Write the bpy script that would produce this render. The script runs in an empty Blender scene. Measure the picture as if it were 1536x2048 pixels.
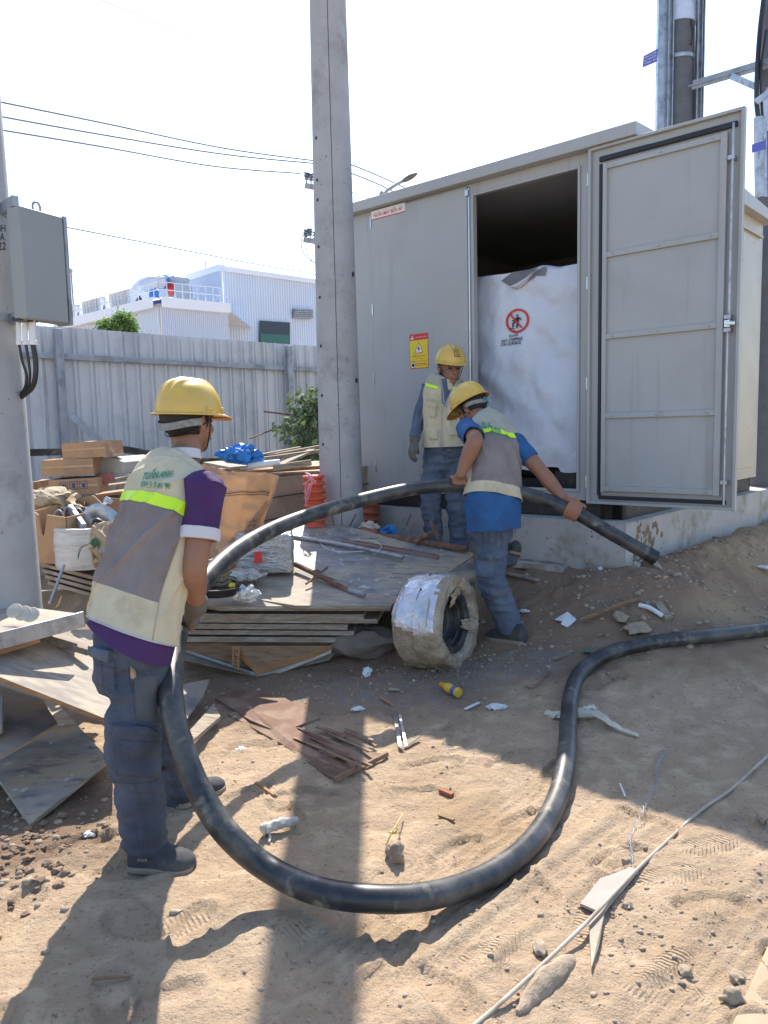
import bpy, math, random
import numpy as np
from mathutils import Vector, Matrix, noise
from mathutils.bvhtree import BVHTree
R = math.radians
rnd = random.Random(7)
col = bpy.context.scene.collection
sc = bpy.context.scene

# ---------------------------------------------------------------- camera
FPX = 1550.0
_d = np.array([323., 14600., FPX]); _Z = -_d / np.linalg.norm(_d)
_f = np.array([0, 0, 1.]); _Y = _f - _f.dot(_Z) * _Z; _Y /= np.linalg.norm(_Y); _X = np.cross(_Y, _Z)
CM = np.array([_X, _Y, _Z]); CAM = np.array([0, 0, 1.5])
cd = bpy.data.cameras.new('camera'); cam = bpy.data.objects.new('camera', cd); col.objects.link(cam)
cd.sensor_fit = 'VERTICAL'; cd.sensor_height = 36; cd.lens = 36 * FPX / 2048; cd.clip_end = 2000; cd.clip_start = .05
mm = Matrix.Identity(4)
for i in range(3):
    mm[i][0] = CM[i][0]; mm[i][1] = -CM[i][1]; mm[i][2] = -CM[i][2]; mm[i][3] = CAM[i]
cam.matrix_world = mm
sc.camera = cam
# ---------------------------------------------------------------- light
SUN_EL, SUN_AZ = 48.0, -1.5          # azimuth from +Y, positive to the right
w = bpy.data.worlds.new("World"); sc.world = w; w.use_nodes = True
nt = w.node_tree; bg = nt.nodes['Background']
sky = nt.nodes.new('ShaderNodeTexSky'); sky.sky_type = 'NISHITA'; sky.sun_disc = False
sky.sun_elevation = R(SUN_EL); sky.sun_rotation = R(SUN_AZ); sky.air_density = 1.0; sky.dust_density = 1.0; sky.ozone_density = 2.0
nt.links.new(sky.outputs[0], bg.inputs[0]); bg.inputs[1].default_value = 0.15
sd = bpy.data.lights.new('sun', 'SUN'); sd.energy = 4.0; sd.angle = R(.5); sd.color = (1, .94, .85)
so = bpy.data.objects.new('sun', sd); col.objects.link(so)
_s = Vector((math.sin(R(SUN_AZ)) * math.cos(R(SUN_EL)), math.cos(R(SUN_AZ)) * math.cos(R(SUN_EL)), math.sin(R(SUN_EL))))
so.rotation_euler = (_s).to_track_quat('Z', 'Y').to_euler(); so.location = (0, 0, 12)
sc.view_settings.view_transform = 'Standard'; sc.view_settings.look = 'None'; sc.view_settings.gamma = 1
sc.view_settings.use_curve_mapping = False
sc.view_settings.exposure = 1.12
sc.render.engine = 'CYCLES'
sc.cycles.max_bounces = 10; sc.cycles.diffuse_bounces = 7; sc.cycles.transparent_max_bounces = 12

# ---------------------------------------------------------------- survey helpers (photo pixel -> place in the world)
def ray(x, y): return CM @ np.array([(x - 768) / FPX, (y - 1024) / FPX, 1])
def PY(x, y, Y):
    r = ray(x, y); return Vector(CAM + r * (Y / r[1]))
def PZ(x, y, z):
    r = ray(x, y); return Vector(CAM + r * ((z - CAM[2]) / r[2]))
def PP(x, y, p0, n):
    r = Vector(ray(x, y)); c = Vector(CAM); return c + r * ((p0 - c).dot(n) / r.dot(n))
def plane3(a, b, c):
    n = (b - a).cross(c - a).normalized()
    return (a, n)
def lerp(a, b, t): return a + (b - a) * t
def sst(a, b, x):
    t = np.clip((x - a) / (b - a), 0, 1); return t * t * (3 - 2 * t)
# kiosk frame: H hinge foot, A along the front to the right, N out of the front
H = PY(1180, 1005, 5.6); H0 = Vector((H.x, H.y, 0))
_r = ray(-995, 859.4 + .0221 * 1763); A = -Vector((_r[0], _r[1], 0)).normalized(); N = Vector((A.y, -A.x, 0))
Z = Vector((0, 0, 1))
def fc(s, z, o=0): return H0 + A * s + N * o + Z * z
def FP(x, y, o=0): return PP(x, y, H0 + N * o, N)

# ---------------------------------------------------------------- numpy noise for the ground
def _h(ix, iy, s):
    n = (ix * 374761393 + iy * 668265263 + s * 982451653) & 0x7fffffff
    n = ((n ^ (n >> 13)) * 1274126177) & 0x7fffffff
    return ((n ^ (n >> 16)) & 0xffff) / 65535.0
def vn(x, y, s=0):
    x = np.asarray(x, float); y = np.asarray(y, float)
    ix = np.floor(x).astype(np.int64); iy = np.floor(y).astype(np.int64); fx = x - ix; fy = y - iy
    fx = fx * fx * (3 - 2 * fx); fy = fy * fy * (3 - 2 * fy)
    a = _h(ix, iy, s); b = _h(ix + 1, iy, s); c = _h(ix, iy + 1, s); d = _h(ix + 1, iy + 1, s)
    return (a + (b - a) * fx) * (1 - fy) + (c + (d - c) * fx) * fy - .5
def fbm(x, y, o=4, s=0):
    r = 0; a = 1
    for i in range(o):
        r = r + a * vn(x, y, s + i * 17); x = x * 2.03 + 3.1; y = y * 2.03 + 1.7; a *= .5
    return r
FEET = []
def ground(x, y, fine=True):
    x = np.asarray(x, float); y = np.asarray(y, float)
    # distance outside the plinth wedge (front plane n=N, right plane n=A)
    px, py = x - H0.x, y - H0.y
    s = px * A.x + py * A.y - .33; o = px * N.x + py * N.y - .12
    d = np.where((s > 0) & (o > 0), np.hypot(s, o), np.maximum(s, o)); d = np.maximum(d, 0)
    wob = .12 * fbm(x * 1.3, y * 1.3, 3, 5)
    z = .49 * np.exp(-(np.maximum(d + wob, 0) / 1.05) ** 1.5) * sst(16, 9, np.abs(x) + y * .3)
    # spoil along the side of the plinth, cut bank at the corner
    side = sst(0, .25, s) * sst(.9, .25, s) * sst(.6, -.3, o)
    z = z + side * (.10 + .08 * fbm(x * 5, y * 5, 3, 9))
    bank = np.exp(-(np.maximum(d, 0) / .8) ** 2) * sst(-1.6, -.6, s)
    z = z + bank * (.045 * fbm(x * 5.5, y * 5.5, 4, 19) + .03 * np.abs(fbm(x * 13, y * 13, 3, 23)))
    # heap that carries lumber, crate and cartons
    hx = (x + 2.35) / 1.95; hy = (y - 7.3) / 1.25; hh = np.exp(-(np.abs(hx) ** 3 + np.abs(hy) ** 3))
    z = z + hh * (.78 + .25 * fbm(x * 2.1, y * 2.1, 4, 3))
    z = z + .05 * sst(3.2, 2.2, y) * sst(.0, -1.5, x) * 0
    if fine:
        near = sst(30, 8, np.abs(x) + y)
        z = z + .035 * fbm(x * .9, y * .9, 3, 1) * near
        z = z + .016 * fbm(x * 4.5, y * 4.5, 4, 2) * near
        z = z + .011 * fbm(x * 17, y * 17, 3, 4) * near + .012 * np.maximum(fbm(x * 9, y * 9, 3, 14) - .18, 0) * near
        # ruts from wheels and dragging: run from lower left to upper right
        for (x0, y0, x1, y1, wd, dp) in RUTS:
            L = math.hypot(x1 - x0, y1 - y0); ux, uy = (x1 - x0) / L, (y1 - y0) / L
            t = (x - x0) * ux + (y - y0) * uy; q = -(x - x0) * uy + (y - y0) * ux + .02 * fbm(x * 2, y * 2, 2, 8)
            m = np.exp(-(q / wd) ** 4) * sst(-.1, .15, t) * sst(L + .1, L - .25, t)
            z = z * (1 - .6 * m) + 0 - dp * m + .0045 * np.sin(q * 2 * np.pi / .042 + 1.5 * fbm(x * 3, y * 3, 2, 31)) * m + .012 * np.exp(-((np.abs(q) - wd * 1.25) / (wd * .35)) ** 2) * sst(-.1, .15, t) * sst(L + .1, L - .25, t)
        for (fx, fy, fa, fl) in FEET:
            u = (x - fx) * math.cos(fa) + (y - fy) * math.sin(fa); v = -(x - fx) * math.sin(fa) + (y - fy) * math.cos(fa)
            e = (u / (fl * .5)) ** 2 + (v / (fl * .19 * (1 + .25 * np.tanh(u * 12)))) ** 2
            z = z - .013 * sst(1.15, .8, e) + .009 * np.exp(-((e - 1.35) / .3) ** 2)
    return z
RUTS = [(-.25, 1.9, .75, 3.1, .20, .012), (.1, 1.95, 1.0, 2.9, .06, .006), (.35, 1.5, 1.5, 2.55, .10, .01)]
for i in range(46):
    FEET.append((rnd.uniform(-1.3, 2.6), rnd.uniform(1.6, 4.2), rnd.uniform(0, 6.28), rnd.uniform(.24, .29)))
def g1(x, y): return float(ground(x, y, True))
def PG(x, y, up=0.0):
    p = PZ(x, y, 0)
    for _ in range(12):
        p = PZ(x, y, .5 * (p.z + g1(p.x, p.y) + up))
    return p

# ---------------------------------------------------------------- mesh builder
class B:
    def __init__(s): s.v = []; s.f = []; s.m = []; s.k = 0
    def add(s, vs, fs, m=None):
        o = len(s.v); s.v += [Vector(p) for p in vs]
        m = s.k if m is None else m
        for f in fs: s.f.append([o + i for i in f]); s.m.append(m)
        return s
    def box(s, c, d, M=None, m=None):
        c = Vector(c); hx, hy, hz = d[0] / 2, d[1] / 2, d[2] / 2
        vs = [Vector((x, y, z)) for x in (-hx, hx) for y in (-hy, hy) for z in (-hz, hz)]
        if M: vs = [M @ p for p in vs]
        return s.add([c + p for p in vs], [(0, 1, 3, 2), (4, 6, 7, 5), (0, 4, 5, 1), (2, 3, 7, 6), (0, 2, 6, 4), (1, 5, 7, 3)], m)
    def fbox(s, s0, s1, z0, z1, o0, o1, m=None):      # box in kiosk frame
        vs = [fc(a, z, o) for a in (s0, s1) for o in (o0, o1) for z in (z0, z1)]
        return s.add(vs, [(0, 1, 3, 2), (4, 6, 7, 5), (0, 4, 5, 1), (2, 3, 7, 6), (0, 2, 6, 4), (1, 5, 7, 3)], m)
    def bar(s, a, b, wd, h=None, m=None, up=Z):
        a, b = Vector(a), Vector(b); d = b - a; L = d.length; d.normalize()
        x = d.cross(up); x = x.normalized() if x.length > 1e-4 else Vector((1, 0, 0)); y = x.cross(d)
        M = Matrix((d, x, y)).transposed()
        return s.box((a + b) / 2, (L, wd, h or wd), M, m)
    def rings(s, rs, cap=True, m=None, closed=False):
        n = len(rs[0]); vs = [p for r in rs for p in r]; fs = []
        for i in range(len(rs) - 1):
            for j in range(n): k = (j + 1) % n; fs.append((i * n + j, i * n + k, (i + 1) * n + k, (i + 1) * n + j))
        if closed:
            i = len(rs) - 1
            for j in range(n): k = (j + 1) % n; fs.append((i * n + j, i * n + k, k, j))
        elif cap:
            fs.append(tuple(range(n - 1, -1, -1))); fs.append(tuple((len(rs) - 1) * n + j for j in range(n)))
        return s.add(vs, fs, m)
    def tube(s, pts, r, n=10, cap=True, m=None, side=None, round_=False):
        pts = [Vector(p) for p in pts]; N_ = len(pts)
        rr = r if isinstance(r, (list, tuple)) else [r] * N_
        rr = [q if isinstance(q, tuple) else (q, q) for q in rr]
        T = [(pts[min(i + 1, N_ - 1)] - pts[max(i - 1, 0)]).normalized() for i in range(N_)]
        u = Vector(side) if side is not None else (T[0].orthogonal())
        rs = []
        def ring(c, t, u_, a, b):
            v_ = t.cross(u_)
            return [c + u_ * (a * math.cos(2 * math.pi * j / n)) + v_ * (b * math.sin(2 * math.pi * j / n)) for j in range(n)]
        for i in range(N_):
            if side is not None: u = Vector(side)
            u = (u - T[i] * u.dot(T[i])).normalized(); a, b = rr[i]
            if round_ and i == 0:
                for q in (80, 60, 40, 20): rs.append(ring(pts[0] - T[0] * (min(a, b) * math.sin(R(q))), T[0], u, a * math.cos(R(q)), b * math.cos(R(q))))
            rs.append(ring(pts[i], T[i], u, a, b))
            if round_ and i == N_ - 1:
                for q in (20, 40, 60, 80): rs.append(ring(pts[i] + T[i] * (min(a, b) * math.sin(R(q))), T[i], u, a * math.cos(R(q)), b * math.cos(R(q))))
        return s.rings(rs, cap, m)
    def lathe(s, prof, c=(0, 0, 0), n=24, M=None, m=None, cap=True):
        c = Vector(c); rs = []
        for r, z in prof:
            ring = [Vector((r * math.cos(2 * math.pi * j / n), r * math.sin(2 * math.pi * j / n), z)) for j in range(n)]
            rs.append([c + (M @ p if M else p) for p in ring])
        return s.rings(rs, cap, m)
    def slab(s, poly, t, top=0, side=1):
        n = len(poly); a = [Vector(p) for p in poly]
        nr = Vector((0, 0, 0))
        for i in range(n): nr += a[i].cross(a[(i + 1) % n])
        nr.normalize()
        if nr.z < 0: a.reverse(); nr = -nr
        b = [p - nr * t for p in a]
        s.add(a + b, [tuple(range(n))], top); o = len(s.v) - 2 * n
        s.f.append([o + n + i for i in range(n - 1, -1, -1)]); s.m.append(top)
        for i in range(n):
            k = (i + 1) % n; s.f.append([o + i, o + n + i, o + n + k, o + k]); s.m.append(side)
        return s
    def grid(s, fn, nu, nv, m=None, flip=False):
        vs = [fn(i / nu, j / nv) for j in range(nv + 1) for i in range(nu + 1)]; fs = []
        for j in range(nv):
            for i in range(nu):
                a = j * (nu + 1) + i; q = (a, a + 1, a + nu + 2, a + nu + 1); fs.append(q[::-1] if flip else q)
        return s.add(vs, fs, m)
    def lump(s, c, d, amp=.25, fr=2., sub=2, seed=0, M=None, m=None, flat=0):
        import bmesh
        bm = bmesh.new(); bmesh.ops.create_icosphere(bm, subdivisions=sub, radius=1)
        vs = []
        for v in bm.verts:
            p = v.co.copy(); q = 1 + amp * noise.noise(p * fr + Vector((seed * 7.3, seed * 1.9, 0))) * 2 + amp * .5 * noise.noise(p * fr * 2.7 + Vector((seed * 3.1, 0, 5)))
            if flat and p.z < -flat: p.z = -flat
            p = Vector((p.x * d[0] * q, p.y * d[1] * q, p.z * d[2] * q)); vs.append(Vector(c) + (M @ p if M else p))
        s.add(vs, [[v.index for v in f.verts] for f in bm.faces], m); bm.free(); return s
    def bvh(s): return BVHTree.FromPolygons([tuple(p) for p in s.v], s.f)

def base_of(b):
    a = np.array([tuple(p) for p in b.v]); return Vector(((a[:, 0].min() + a[:, 0].max()) / 2, (a[:, 1].min() + a[:, 1].max()) / 2, a[:, 2].min()))
def link(b, name, mats, parent=None, smooth=True, bevel=0, ang=35, sharp=None):
    if not isinstance(mats, (list, tuple)): mats = [mats]
    o0 = Vector((0, 0, 0)); q = parent
    while q is not None: o0 = o0 + q.location; q = q.parent
    loc = Vector((0, 0, 0))
    if parent is None: loc = base_of(b); o0 = loc
    me = bpy.data.meshes.new(name); me.from_pydata([tuple(p - o0) for p in b.v], [], b.f)
    me.validate(); me.update()
    if len(me.polygons) == len(b.m) and any(b.m): me.polygons.foreach_set('material_index', b.m)
    for m in mats: me.materials.append(m)
    if smooth:
        me.polygons.foreach_set('use_smooth', [True] * len(me.polygons))
        try: me.set_sharp_from_angle(angle=R(ang))
        except Exception: pass
    o = bpy.data.objects.new(name, me); col.objects.link(o); o.location = loc
    if parent is not None: o.parent = parent
    if bevel:
        md = o.modifiers.new('bevel', 'BEVEL'); md.width = bevel; md.segments = 2; md.limit_method = 'ANGLE'; md.angle_limit = R(40)
    return o
def tag(o, label, cat, group=None):
    o['label'] = label; o['category'] = cat
    if group: o['group'] = group
    return o
def thing(name, label, cat, loc, group=None):
    o = bpy.data.objects.new(name, None); o.empty_display_size = .1; col.objects.link(o); o.location = loc
    return tag(o, label, cat, group)
def solo(b, name, mats, label, cat, group=None, **k): return tag(link(b, name, mats, None, **k), label, cat, group)
def struct(b, name, mats, **k):
    o = link(b, name, mats, None, **k); o['kind'] = 'structure'; return o

def spline(pts, k=8):
    P = [np.array([float(c) for c in p]) for p in pts]; out = []
    for i in range(len(P) - 1):
        a = P[max(i - 1, 0)]; b = P[i]; c = P[i + 1]; d = P[min(i + 2, len(P) - 1)]
        for j in range(k):
            t = j / k; out.append(.5 * (2 * b + (c - a) * t + (2 * a - 5 * b + 4 * c - d) * t * t + (3 * b - a - 3 * c + d) * t ** 3))
    out.append(P[-1]); return out
def sp3(pts, k=8): return [Vector(p) for p in spline(pts, k)]

# ---------------------------------------------------------------- materials
MATS = {}
def mat(name, c, rough=.7, metal=0., var=.18, scale=6., bump=.15, bs=60., c2=None, c2s=3., c2t=.55, c2w=.06, spec=.5, stretch=None, trans=0., alpha=1., coat=0., bd=.004, speck=None, subs=0., streak=None):
    m = bpy.data.materials.new(name); m.use_nodes = True; t = m.node_tree; nd = t.nodes; L = t.links.new
    p = nd['Principled BSDF']; tc = nd.new('ShaderNodeTexCoord'); src = tc.outputs['Object']
    if stretch:
        mp = nd.new('ShaderNodeMapping'); mp.inputs['Scale'].default_value = stretch; L(src, mp.inputs[0]); src = mp.outputs[0]
    def noi(sc_, det=6, ro=.6, s=src):
        n = nd.new('ShaderNodeTexNoise'); n.inputs['Scale'].default_value = sc_; n.inputs['Detail'].default_value = det; n.inputs['Roughness'].default_value = ro; L(s, n.inputs[0]); return n.outputs[0]
    def ramp(f, a, b):
        r = nd.new('ShaderNodeMapRange'); r.inputs[1].default_value = a; r.inputs[2].default_value = b; L(f, r.inputs[0]); return r.outputs[0]
    def mix(f, a, b):
        x = nd.new('ShaderNodeMix'); x.data_type = 'RGBA'; L(f, x.inputs[0])
        for i, q in ((6, a), (7, b)):
            if isinstance(q, tuple): x.inputs[i].default_value = (*q[:3], 1)
            else: L(q, x.inputs[i])
        return x.outputs[2]
    lo = tuple(q * (1 - var) for q in c); hi = tuple(min(q * (1 + var), .95) for q in c)
    cl = mix(ramp(noi(scale), .3, .7), lo, hi)
    if c2 is not None: cl = mix(ramp(noi(c2s, 8, .65), c2t - c2w, c2t + c2w), cl, tuple(c2))
    if streak is not None:
        mp = nd.new('ShaderNodeMapping'); mp.inputs['Scale'].default_value = streak[1]; L(tc.outputs['Object'], mp.inputs[0])
        cl = mix(ramp(noi(streak[2], 5, .6, mp.outputs[0]), streak[3] - .08, streak[3] + .08), cl, tuple(streak[0]))
    if speck is not None: cl = mix(ramp(noi(speck[1], 3, .5), speck[2], speck[2] + .05), cl, tuple(speck[0]))
    L(cl, p.inputs['Base Color'])
    p.inputs['Metallic'].default_value = metal; p.inputs['Specular IOR Level'].default_value = spec
    rr = nd.new('ShaderNodeMapRange'); rr.inputs[3].default_value = max(rough - .12, .02); rr.inputs[4].default_value = min(rough + .12, 1); L(noi(scale * 2.3), rr.inputs[0]); L(rr.outputs[0], p.inputs['Roughness'])
    if bump:
        b = nd.new('ShaderNodeBump'); b.inputs['Strength'].default_value = bump; b.inputs['Distance'].default_value = bd; L(noi(bs, 5, .65), b.inputs['Height']); L(b.outputs[0], p.inputs['Normal'])
    if trans: p.inputs['Transmission Weight'].default_value = trans
    if alpha < 1: p.inputs['Alpha'].default_value = alpha
    if coat: p.inputs['Coat Weight'].default_value = coat; p.inputs['Coat Roughness'].default_value = .15
    if subs: p.inputs['Subsurface Weight'].default_value = subs; p.inputs['Subsurface Radius'].default_value = (.01, .004, .002); p.inputs['Subsurface Scale'].default_value = 1
    MATS[name] = m; return m
def translucent(m, col_, f=.4):
    t = m.node_tree; nd = t.nodes; out = nd['Material Output']; p = nd['Principled BSDF']
    tr = nd.new('ShaderNodeBsdfTranslucent'); tr.inputs[0].default_value = (*col_, 1); mx = nd.new('ShaderNodeMixShader'); mx.inputs[0].default_value = f
    t.links.new(p.outputs[0], mx.inputs[1]); t.links.new(tr.outputs[0], mx.inputs[2]); t.links.new(mx.outputs[0], out.inputs[0]); return m

M_conc = mat('concrete_grey', (.38, .375, .375), .85, var=.12, scale=5, bump=.35, bs=90, c2=(.27, .26, .26), c2s=2.2, c2t=.6, speck=((.12, .12, .12), 45, .68))
M_conc2 = mat('plinth_concrete', (.42, .40, .37), .9, var=.14, scale=3, bump=.5, bs=50, c2=(.28, .235, .18), c2s=2.6, c2t=.58, speck=((.10, .09, .08), 38, .67))
M_kiosk = mat('kiosk_paint', (.375, .38, .375), .42, var=.035, scale=1.3, bump=.04, bs=40, c2=(.345, .345, .33), c2s=1.1, c2t=.6, streak=((.31, .305, .285), (5, 5, .35), 2.2, .66))
M_kiosksidelit = mat('kiosk_side_warm_lit', (.40, .375, .31), .4, var=.04, scale=1.3, bump=.03, bs=40, speck=((.10, .08, .06), 16, .70))  # same paint as the front, with the side's warm light put into the colour
M_gasket = mat('black_rubber', (.02, .02, .024), .6, bump=.1)
M_steelb = mat('black_steel', (.025, .024, .024), .6, bump=.2, c2=(.10, .06, .04), c2s=9, c2t=.62)
M_galv = mat('galvanised_steel', (.45, .47, .50), .42, metal=.75, var=.16, scale=14, bump=.1, bs=90, c2=(.30, .31, .33), c2s=8)
M_galvd = mat('galvanised_dull', (.33, .36, .40), .6, metal=.35, var=.15, scale=9, bump=.1, c2=(.22, .24, .27), c2s=5)
M_chrome = mat('bright_zinc', (.62, .63, .64), .25, metal=.9, var=.08, bump=.03)
M_fence = mat('fence_sheet_paint', (.56, .58, .61), .5, metal=.0, var=.05, scale=2, bump=.05, bs=20, c2=(.45, .47, .50), c2s=1.4, c2t=.56, streak=((.40, .38, .36), (6, 6, .5), 3, .66))
M_rust = mat('rusty_steel', (.16, .085, .055), .85, var=.35, scale=30, bump=.6, bs=160, c2=(.24, .15, .10), c2s=20)
M_rustred = mat('red_oxide_steel', (.27, .12, .09), .8, var=.25, scale=12, bump=.3, bs=120, c2=(.22, .17, .15), c2s=9)
M_pipe = mat('black_polyethylene', (.022, .024, .028), .42, var=.3, scale=5, bump=.10, bs=25, c2=(.11, .105, .095), c2s=6, c2t=.56, c2w=.14, spec=.5, streak=((.22, .195, .155), (1, 1, 1), 11, .66))
M_card = mat('cardboard', (.44, .27, .15), .85, var=.10, scale=5, bump=.12, bs=70, c2=(.36, .22, .13), c2s=4)
M_cardin = mat('cardboard_inside', (.36, .215, .12), .85, var=.1, bump=.1)
M_ink = mat('carton_print', (.07, .07, .16), .8, bump=0)
M_ply = mat('film_faced_plywood', (.25, .245, .24), .55, var=.3, scale=7, bump=.4, bs=35, c2=(.43, .34, .235), c2s=2.6, c2t=.52, c2w=.08, speck=((.52, .50, .48), 18, .64), spec=.5, streak=((.16, .15, .15), (1, 3, 1), 7, .60))
M_ply2 = mat('dusty_plywood', (.42, .345, .26), .85, var=.28, scale=7, bump=.45, bs=55, c2=(.25, .22, .19), c2s=3.2, c2t=.54, c2w=.1, stretch=(1, 2.5, 1))
M_ply3 = mat('grey_board', (.155, .15, .15), .6, var=.25, scale=6, bump=.3, bs=45, c2=(.36, .29, .205), c2s=2.6, c2t=.53, c2w=.1, speck=((.46, .45, .43), 18, .71))
M_plyedge = mat('plywood_edge', (.30, .24, .18), .9, var=.35, scale=14, bump=.5, bs=120, stretch=(1, 1, 8), c2=(.42, .38, .33), c2s=6)
M_plyraw = mat('raw_plywood_edge', (.36, .19, .085), .85, var=.3, scale=8, bump=.4, bs=70, stretch=(1, 1, 12))
M_wood = mat('weathered_wood', (.33, .265, .19), .9, var=.3, scale=9, bump=.5, bs=70, stretch=(1, 6, 6), c2=(.20, .165, .13), c2s=5)
M_woodb = mat('brown_wood', (.25, .15, .085), .85, var=.3, scale=9, bump=.5, bs=60, stretch=(1, 5, 5))
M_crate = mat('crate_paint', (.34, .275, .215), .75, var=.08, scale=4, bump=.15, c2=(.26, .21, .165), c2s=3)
M_white = mat('white_plastic', (.72, .72, .70), .45, var=.06, bump=.1)
M_film = mat('stretch_film_silver', (.55, .55, .53), .25, metal=.15, var=.2, scale=8, bump=.5, bs=35, bd=.01, c2=(.36, .30, .23), c2s=5, c2t=.52, c2w=.15, stretch=(1, 1, 5))
M_foil = mat('shiny_wrap', (.52, .51, .48), .22, metal=.8, var=.25, scale=9, bump=.9, bs=9, bd=.035, c2=(.34, .32, .28), c2s=7, stretch=(1, 1, 3))
M_wrapdirt = mat('dirty_coil_wrap', (.38, .31, .225), .35, var=.3, scale=6, bump=1, bs=14, bd=.03, c2=(.22, .165, .11), c2s=4, c2t=.55, c2w=.12)
M_wrapwhite = mat('white_coil_wrap', (.60, .61, .65), .22, metal=.5, var=.2, scale=8, bump=.8, bs=7, bd=.03)
M_tarp = mat('white_sheeting', (.60, .63, .70), .42, var=.05, scale=2.4, bump=.35, bs=9, bd=.03)
M_orange = mat('orange_corrugated_plastic', (.66, .12, .05), .4, var=.15, bump=.05, c2=(.50, .14, .08), c2s=8)
M_orange2 = mat('dark_orange_plastic', (.42, .12, .06), .45, var=.15, bump=.05)
M_bag = mat('woven_paper_sack', (.37, .25, .165), .75, var=.10, scale=7, bump=.4, bs=28, bd=.01, c2=(.43, .31, .21), c2s=4)
translucent(M_bag, (.70, .36, .14), .14)
M_sack = mat('burlap_sack', (.46, .36, .24), .95, var=.2, scale=10, bump=.6, bs=50, bd=.008, c2=(.32, .25, .17), c2s=6)
M_blue = mat('blue_plastic_bag', (.03, .20, .55), .4, var=.3, scale=10, bump=.6, bs=30, bd=.01)
M_cloth = mat('pale_dirty_cloth', (.52, .47, .38), .9, var=.2, bump=.6, bs=40, bd=.008)
M_clear = mat('clear_poly_bag', (.66, .66, .64), .2, var=.15, bump=.8, bs=28, bd=.01)
M_blackp = mat('black_plastic', (.02, .02, .02), .4, bump=.1)
M_red = mat('red_print', (.62, .035, .03), .5, bump=0, var=.05)
M_yel = mat('yellow_print', (.75, .58, .03), .5, bump=0, var=.05)
def wrinkle(m, s1=9, d1=.012, s2=26, d2=.005):
    t = m.node_tree; nd = t.nodes; L = t.links.new; b0 = [n for n in nd if n.type == 'BUMP'][0]; tc = [n for n in nd if n.type == 'TEX_COORD'][0]; prev = None
    for s_, d_ in ((s1, d1), (s2, d2)):
        n = nd.new('ShaderNodeTexNoise'); n.inputs['Scale'].default_value = s_; n.inputs['Detail'].default_value = 3; n.inputs['Distortion'].default_value = 1.2; n.noise_type = 'RIDGED_MULTIFRACTAL'; L(tc.outputs['Object'], n.inputs[0])
        b = nd.new('ShaderNodeBump'); b.inputs['Strength'].default_value = .55; b.inputs['Distance'].default_value = d_; L(n.outputs[0], b.inputs['Height'])
        if prev: L(prev.outputs[0], b.inputs['Normal'])
        prev = b
    L(prev.outputs[0], b0.inputs['Normal']); return m
M_whp = mat('white_print', (.75, .74, .72), .5, bump=0, var=.03)
M_blk = mat('black_print', (.02, .02, .025), .6, bump=0, var=.05)
M_plate = mat('blue_enamel_plate', (.10, .11, .42), .4, bump=0, var=.1)
M_box = mat('panel_box_paint', (.27, .29, .29), .5, var=.05, scale=3, bump=.05)
M_wire = mat('aluminium_wire', (.20, .21, .23), .6, metal=.3, bump=0)
M_leaf = mat('green_leaf', (.12, .20, .07), .55, var=.4, scale=12, bump=0); translucent(M_leaf, (.18, .34, .05), .35)
M_leafd = mat('dusty_green_leaf', (.10, .14, .085), .7, var=.35, scale=12, bump=0); translucent(M_leafd, (.16, .25, .08), .25)
M_stone = mat('sandstone', (.34, .26, .18), .95, var=.25, scale=9, bump=.7, bs=45, bd=.01)
M_clod = mat('gravel_mix', (.33, .26, .19), .95, var=.45, scale=25, bump=.5, bs=90)
M_wall = mat('warehouse_cladding', (.68, .74, .84), .5, var=.03, scale=.4, bump=0)
M_wallb = mat('warehouse_fascia', (.76, .80, .88), .5, var=.03, scale=.4, bump=0)
M_openshade = mat('dark_opening', (.02, .03, .045), .3, bump=0)
M_chil = mat('chiller_paint', (.62, .64, .68), .5, var=.06, scale=1, bump=0)
# ---------------------------------------------------------------- ground
def axis(spans):
    out = []
    for a, b, st in spans:
        n = max(int(round((b - a) / st)), 1); out += [a + (b - a) * i / n for i in range(n)]
    return out + [spans[-1][1]]
gx = axis([(-400, -60, 60), (-60, -12, 6), (-12, -4, .6), (-4, -1.5, .035), (-1.5, 2.4, .0135), (2.4, 4.5, .022), (4.5, 12, .5), (12, 60, 6), (60, 400, 60)])
gy = axis([(-60, -4, 6), (-4, 1.2, .4), (1.2, 3.6, .0135), (3.6, 6.0, .022), (6.0, 9, .06), (9, 16, .5), (16, 70, 6), (70, 600, 60)])
GX, GY = np.meshgrid(gx, gy); GZ = ground(GX, GY)
nx, ny = len(gx), len(gy)
idx = np.arange(nx * ny).reshape(ny, nx)
q = np.stack([idx[:-1, :-1], idx[:-1, 1:], idx[1:, 1:], idx[1:, :-1]], -1).reshape(-1, 4)
me = bpy.data.meshes.new('ground'); me.from_pydata(np.stack([GX, GY, GZ], -1).reshape(-1, 3).tolist(), [], q.tolist())
me.polygons.foreach_set('use_smooth', [True] * len(me.polygons))
gobj = bpy.data.objects.new('ground', me); col.objects.link(gobj); gobj['kind'] = 'structure'
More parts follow.
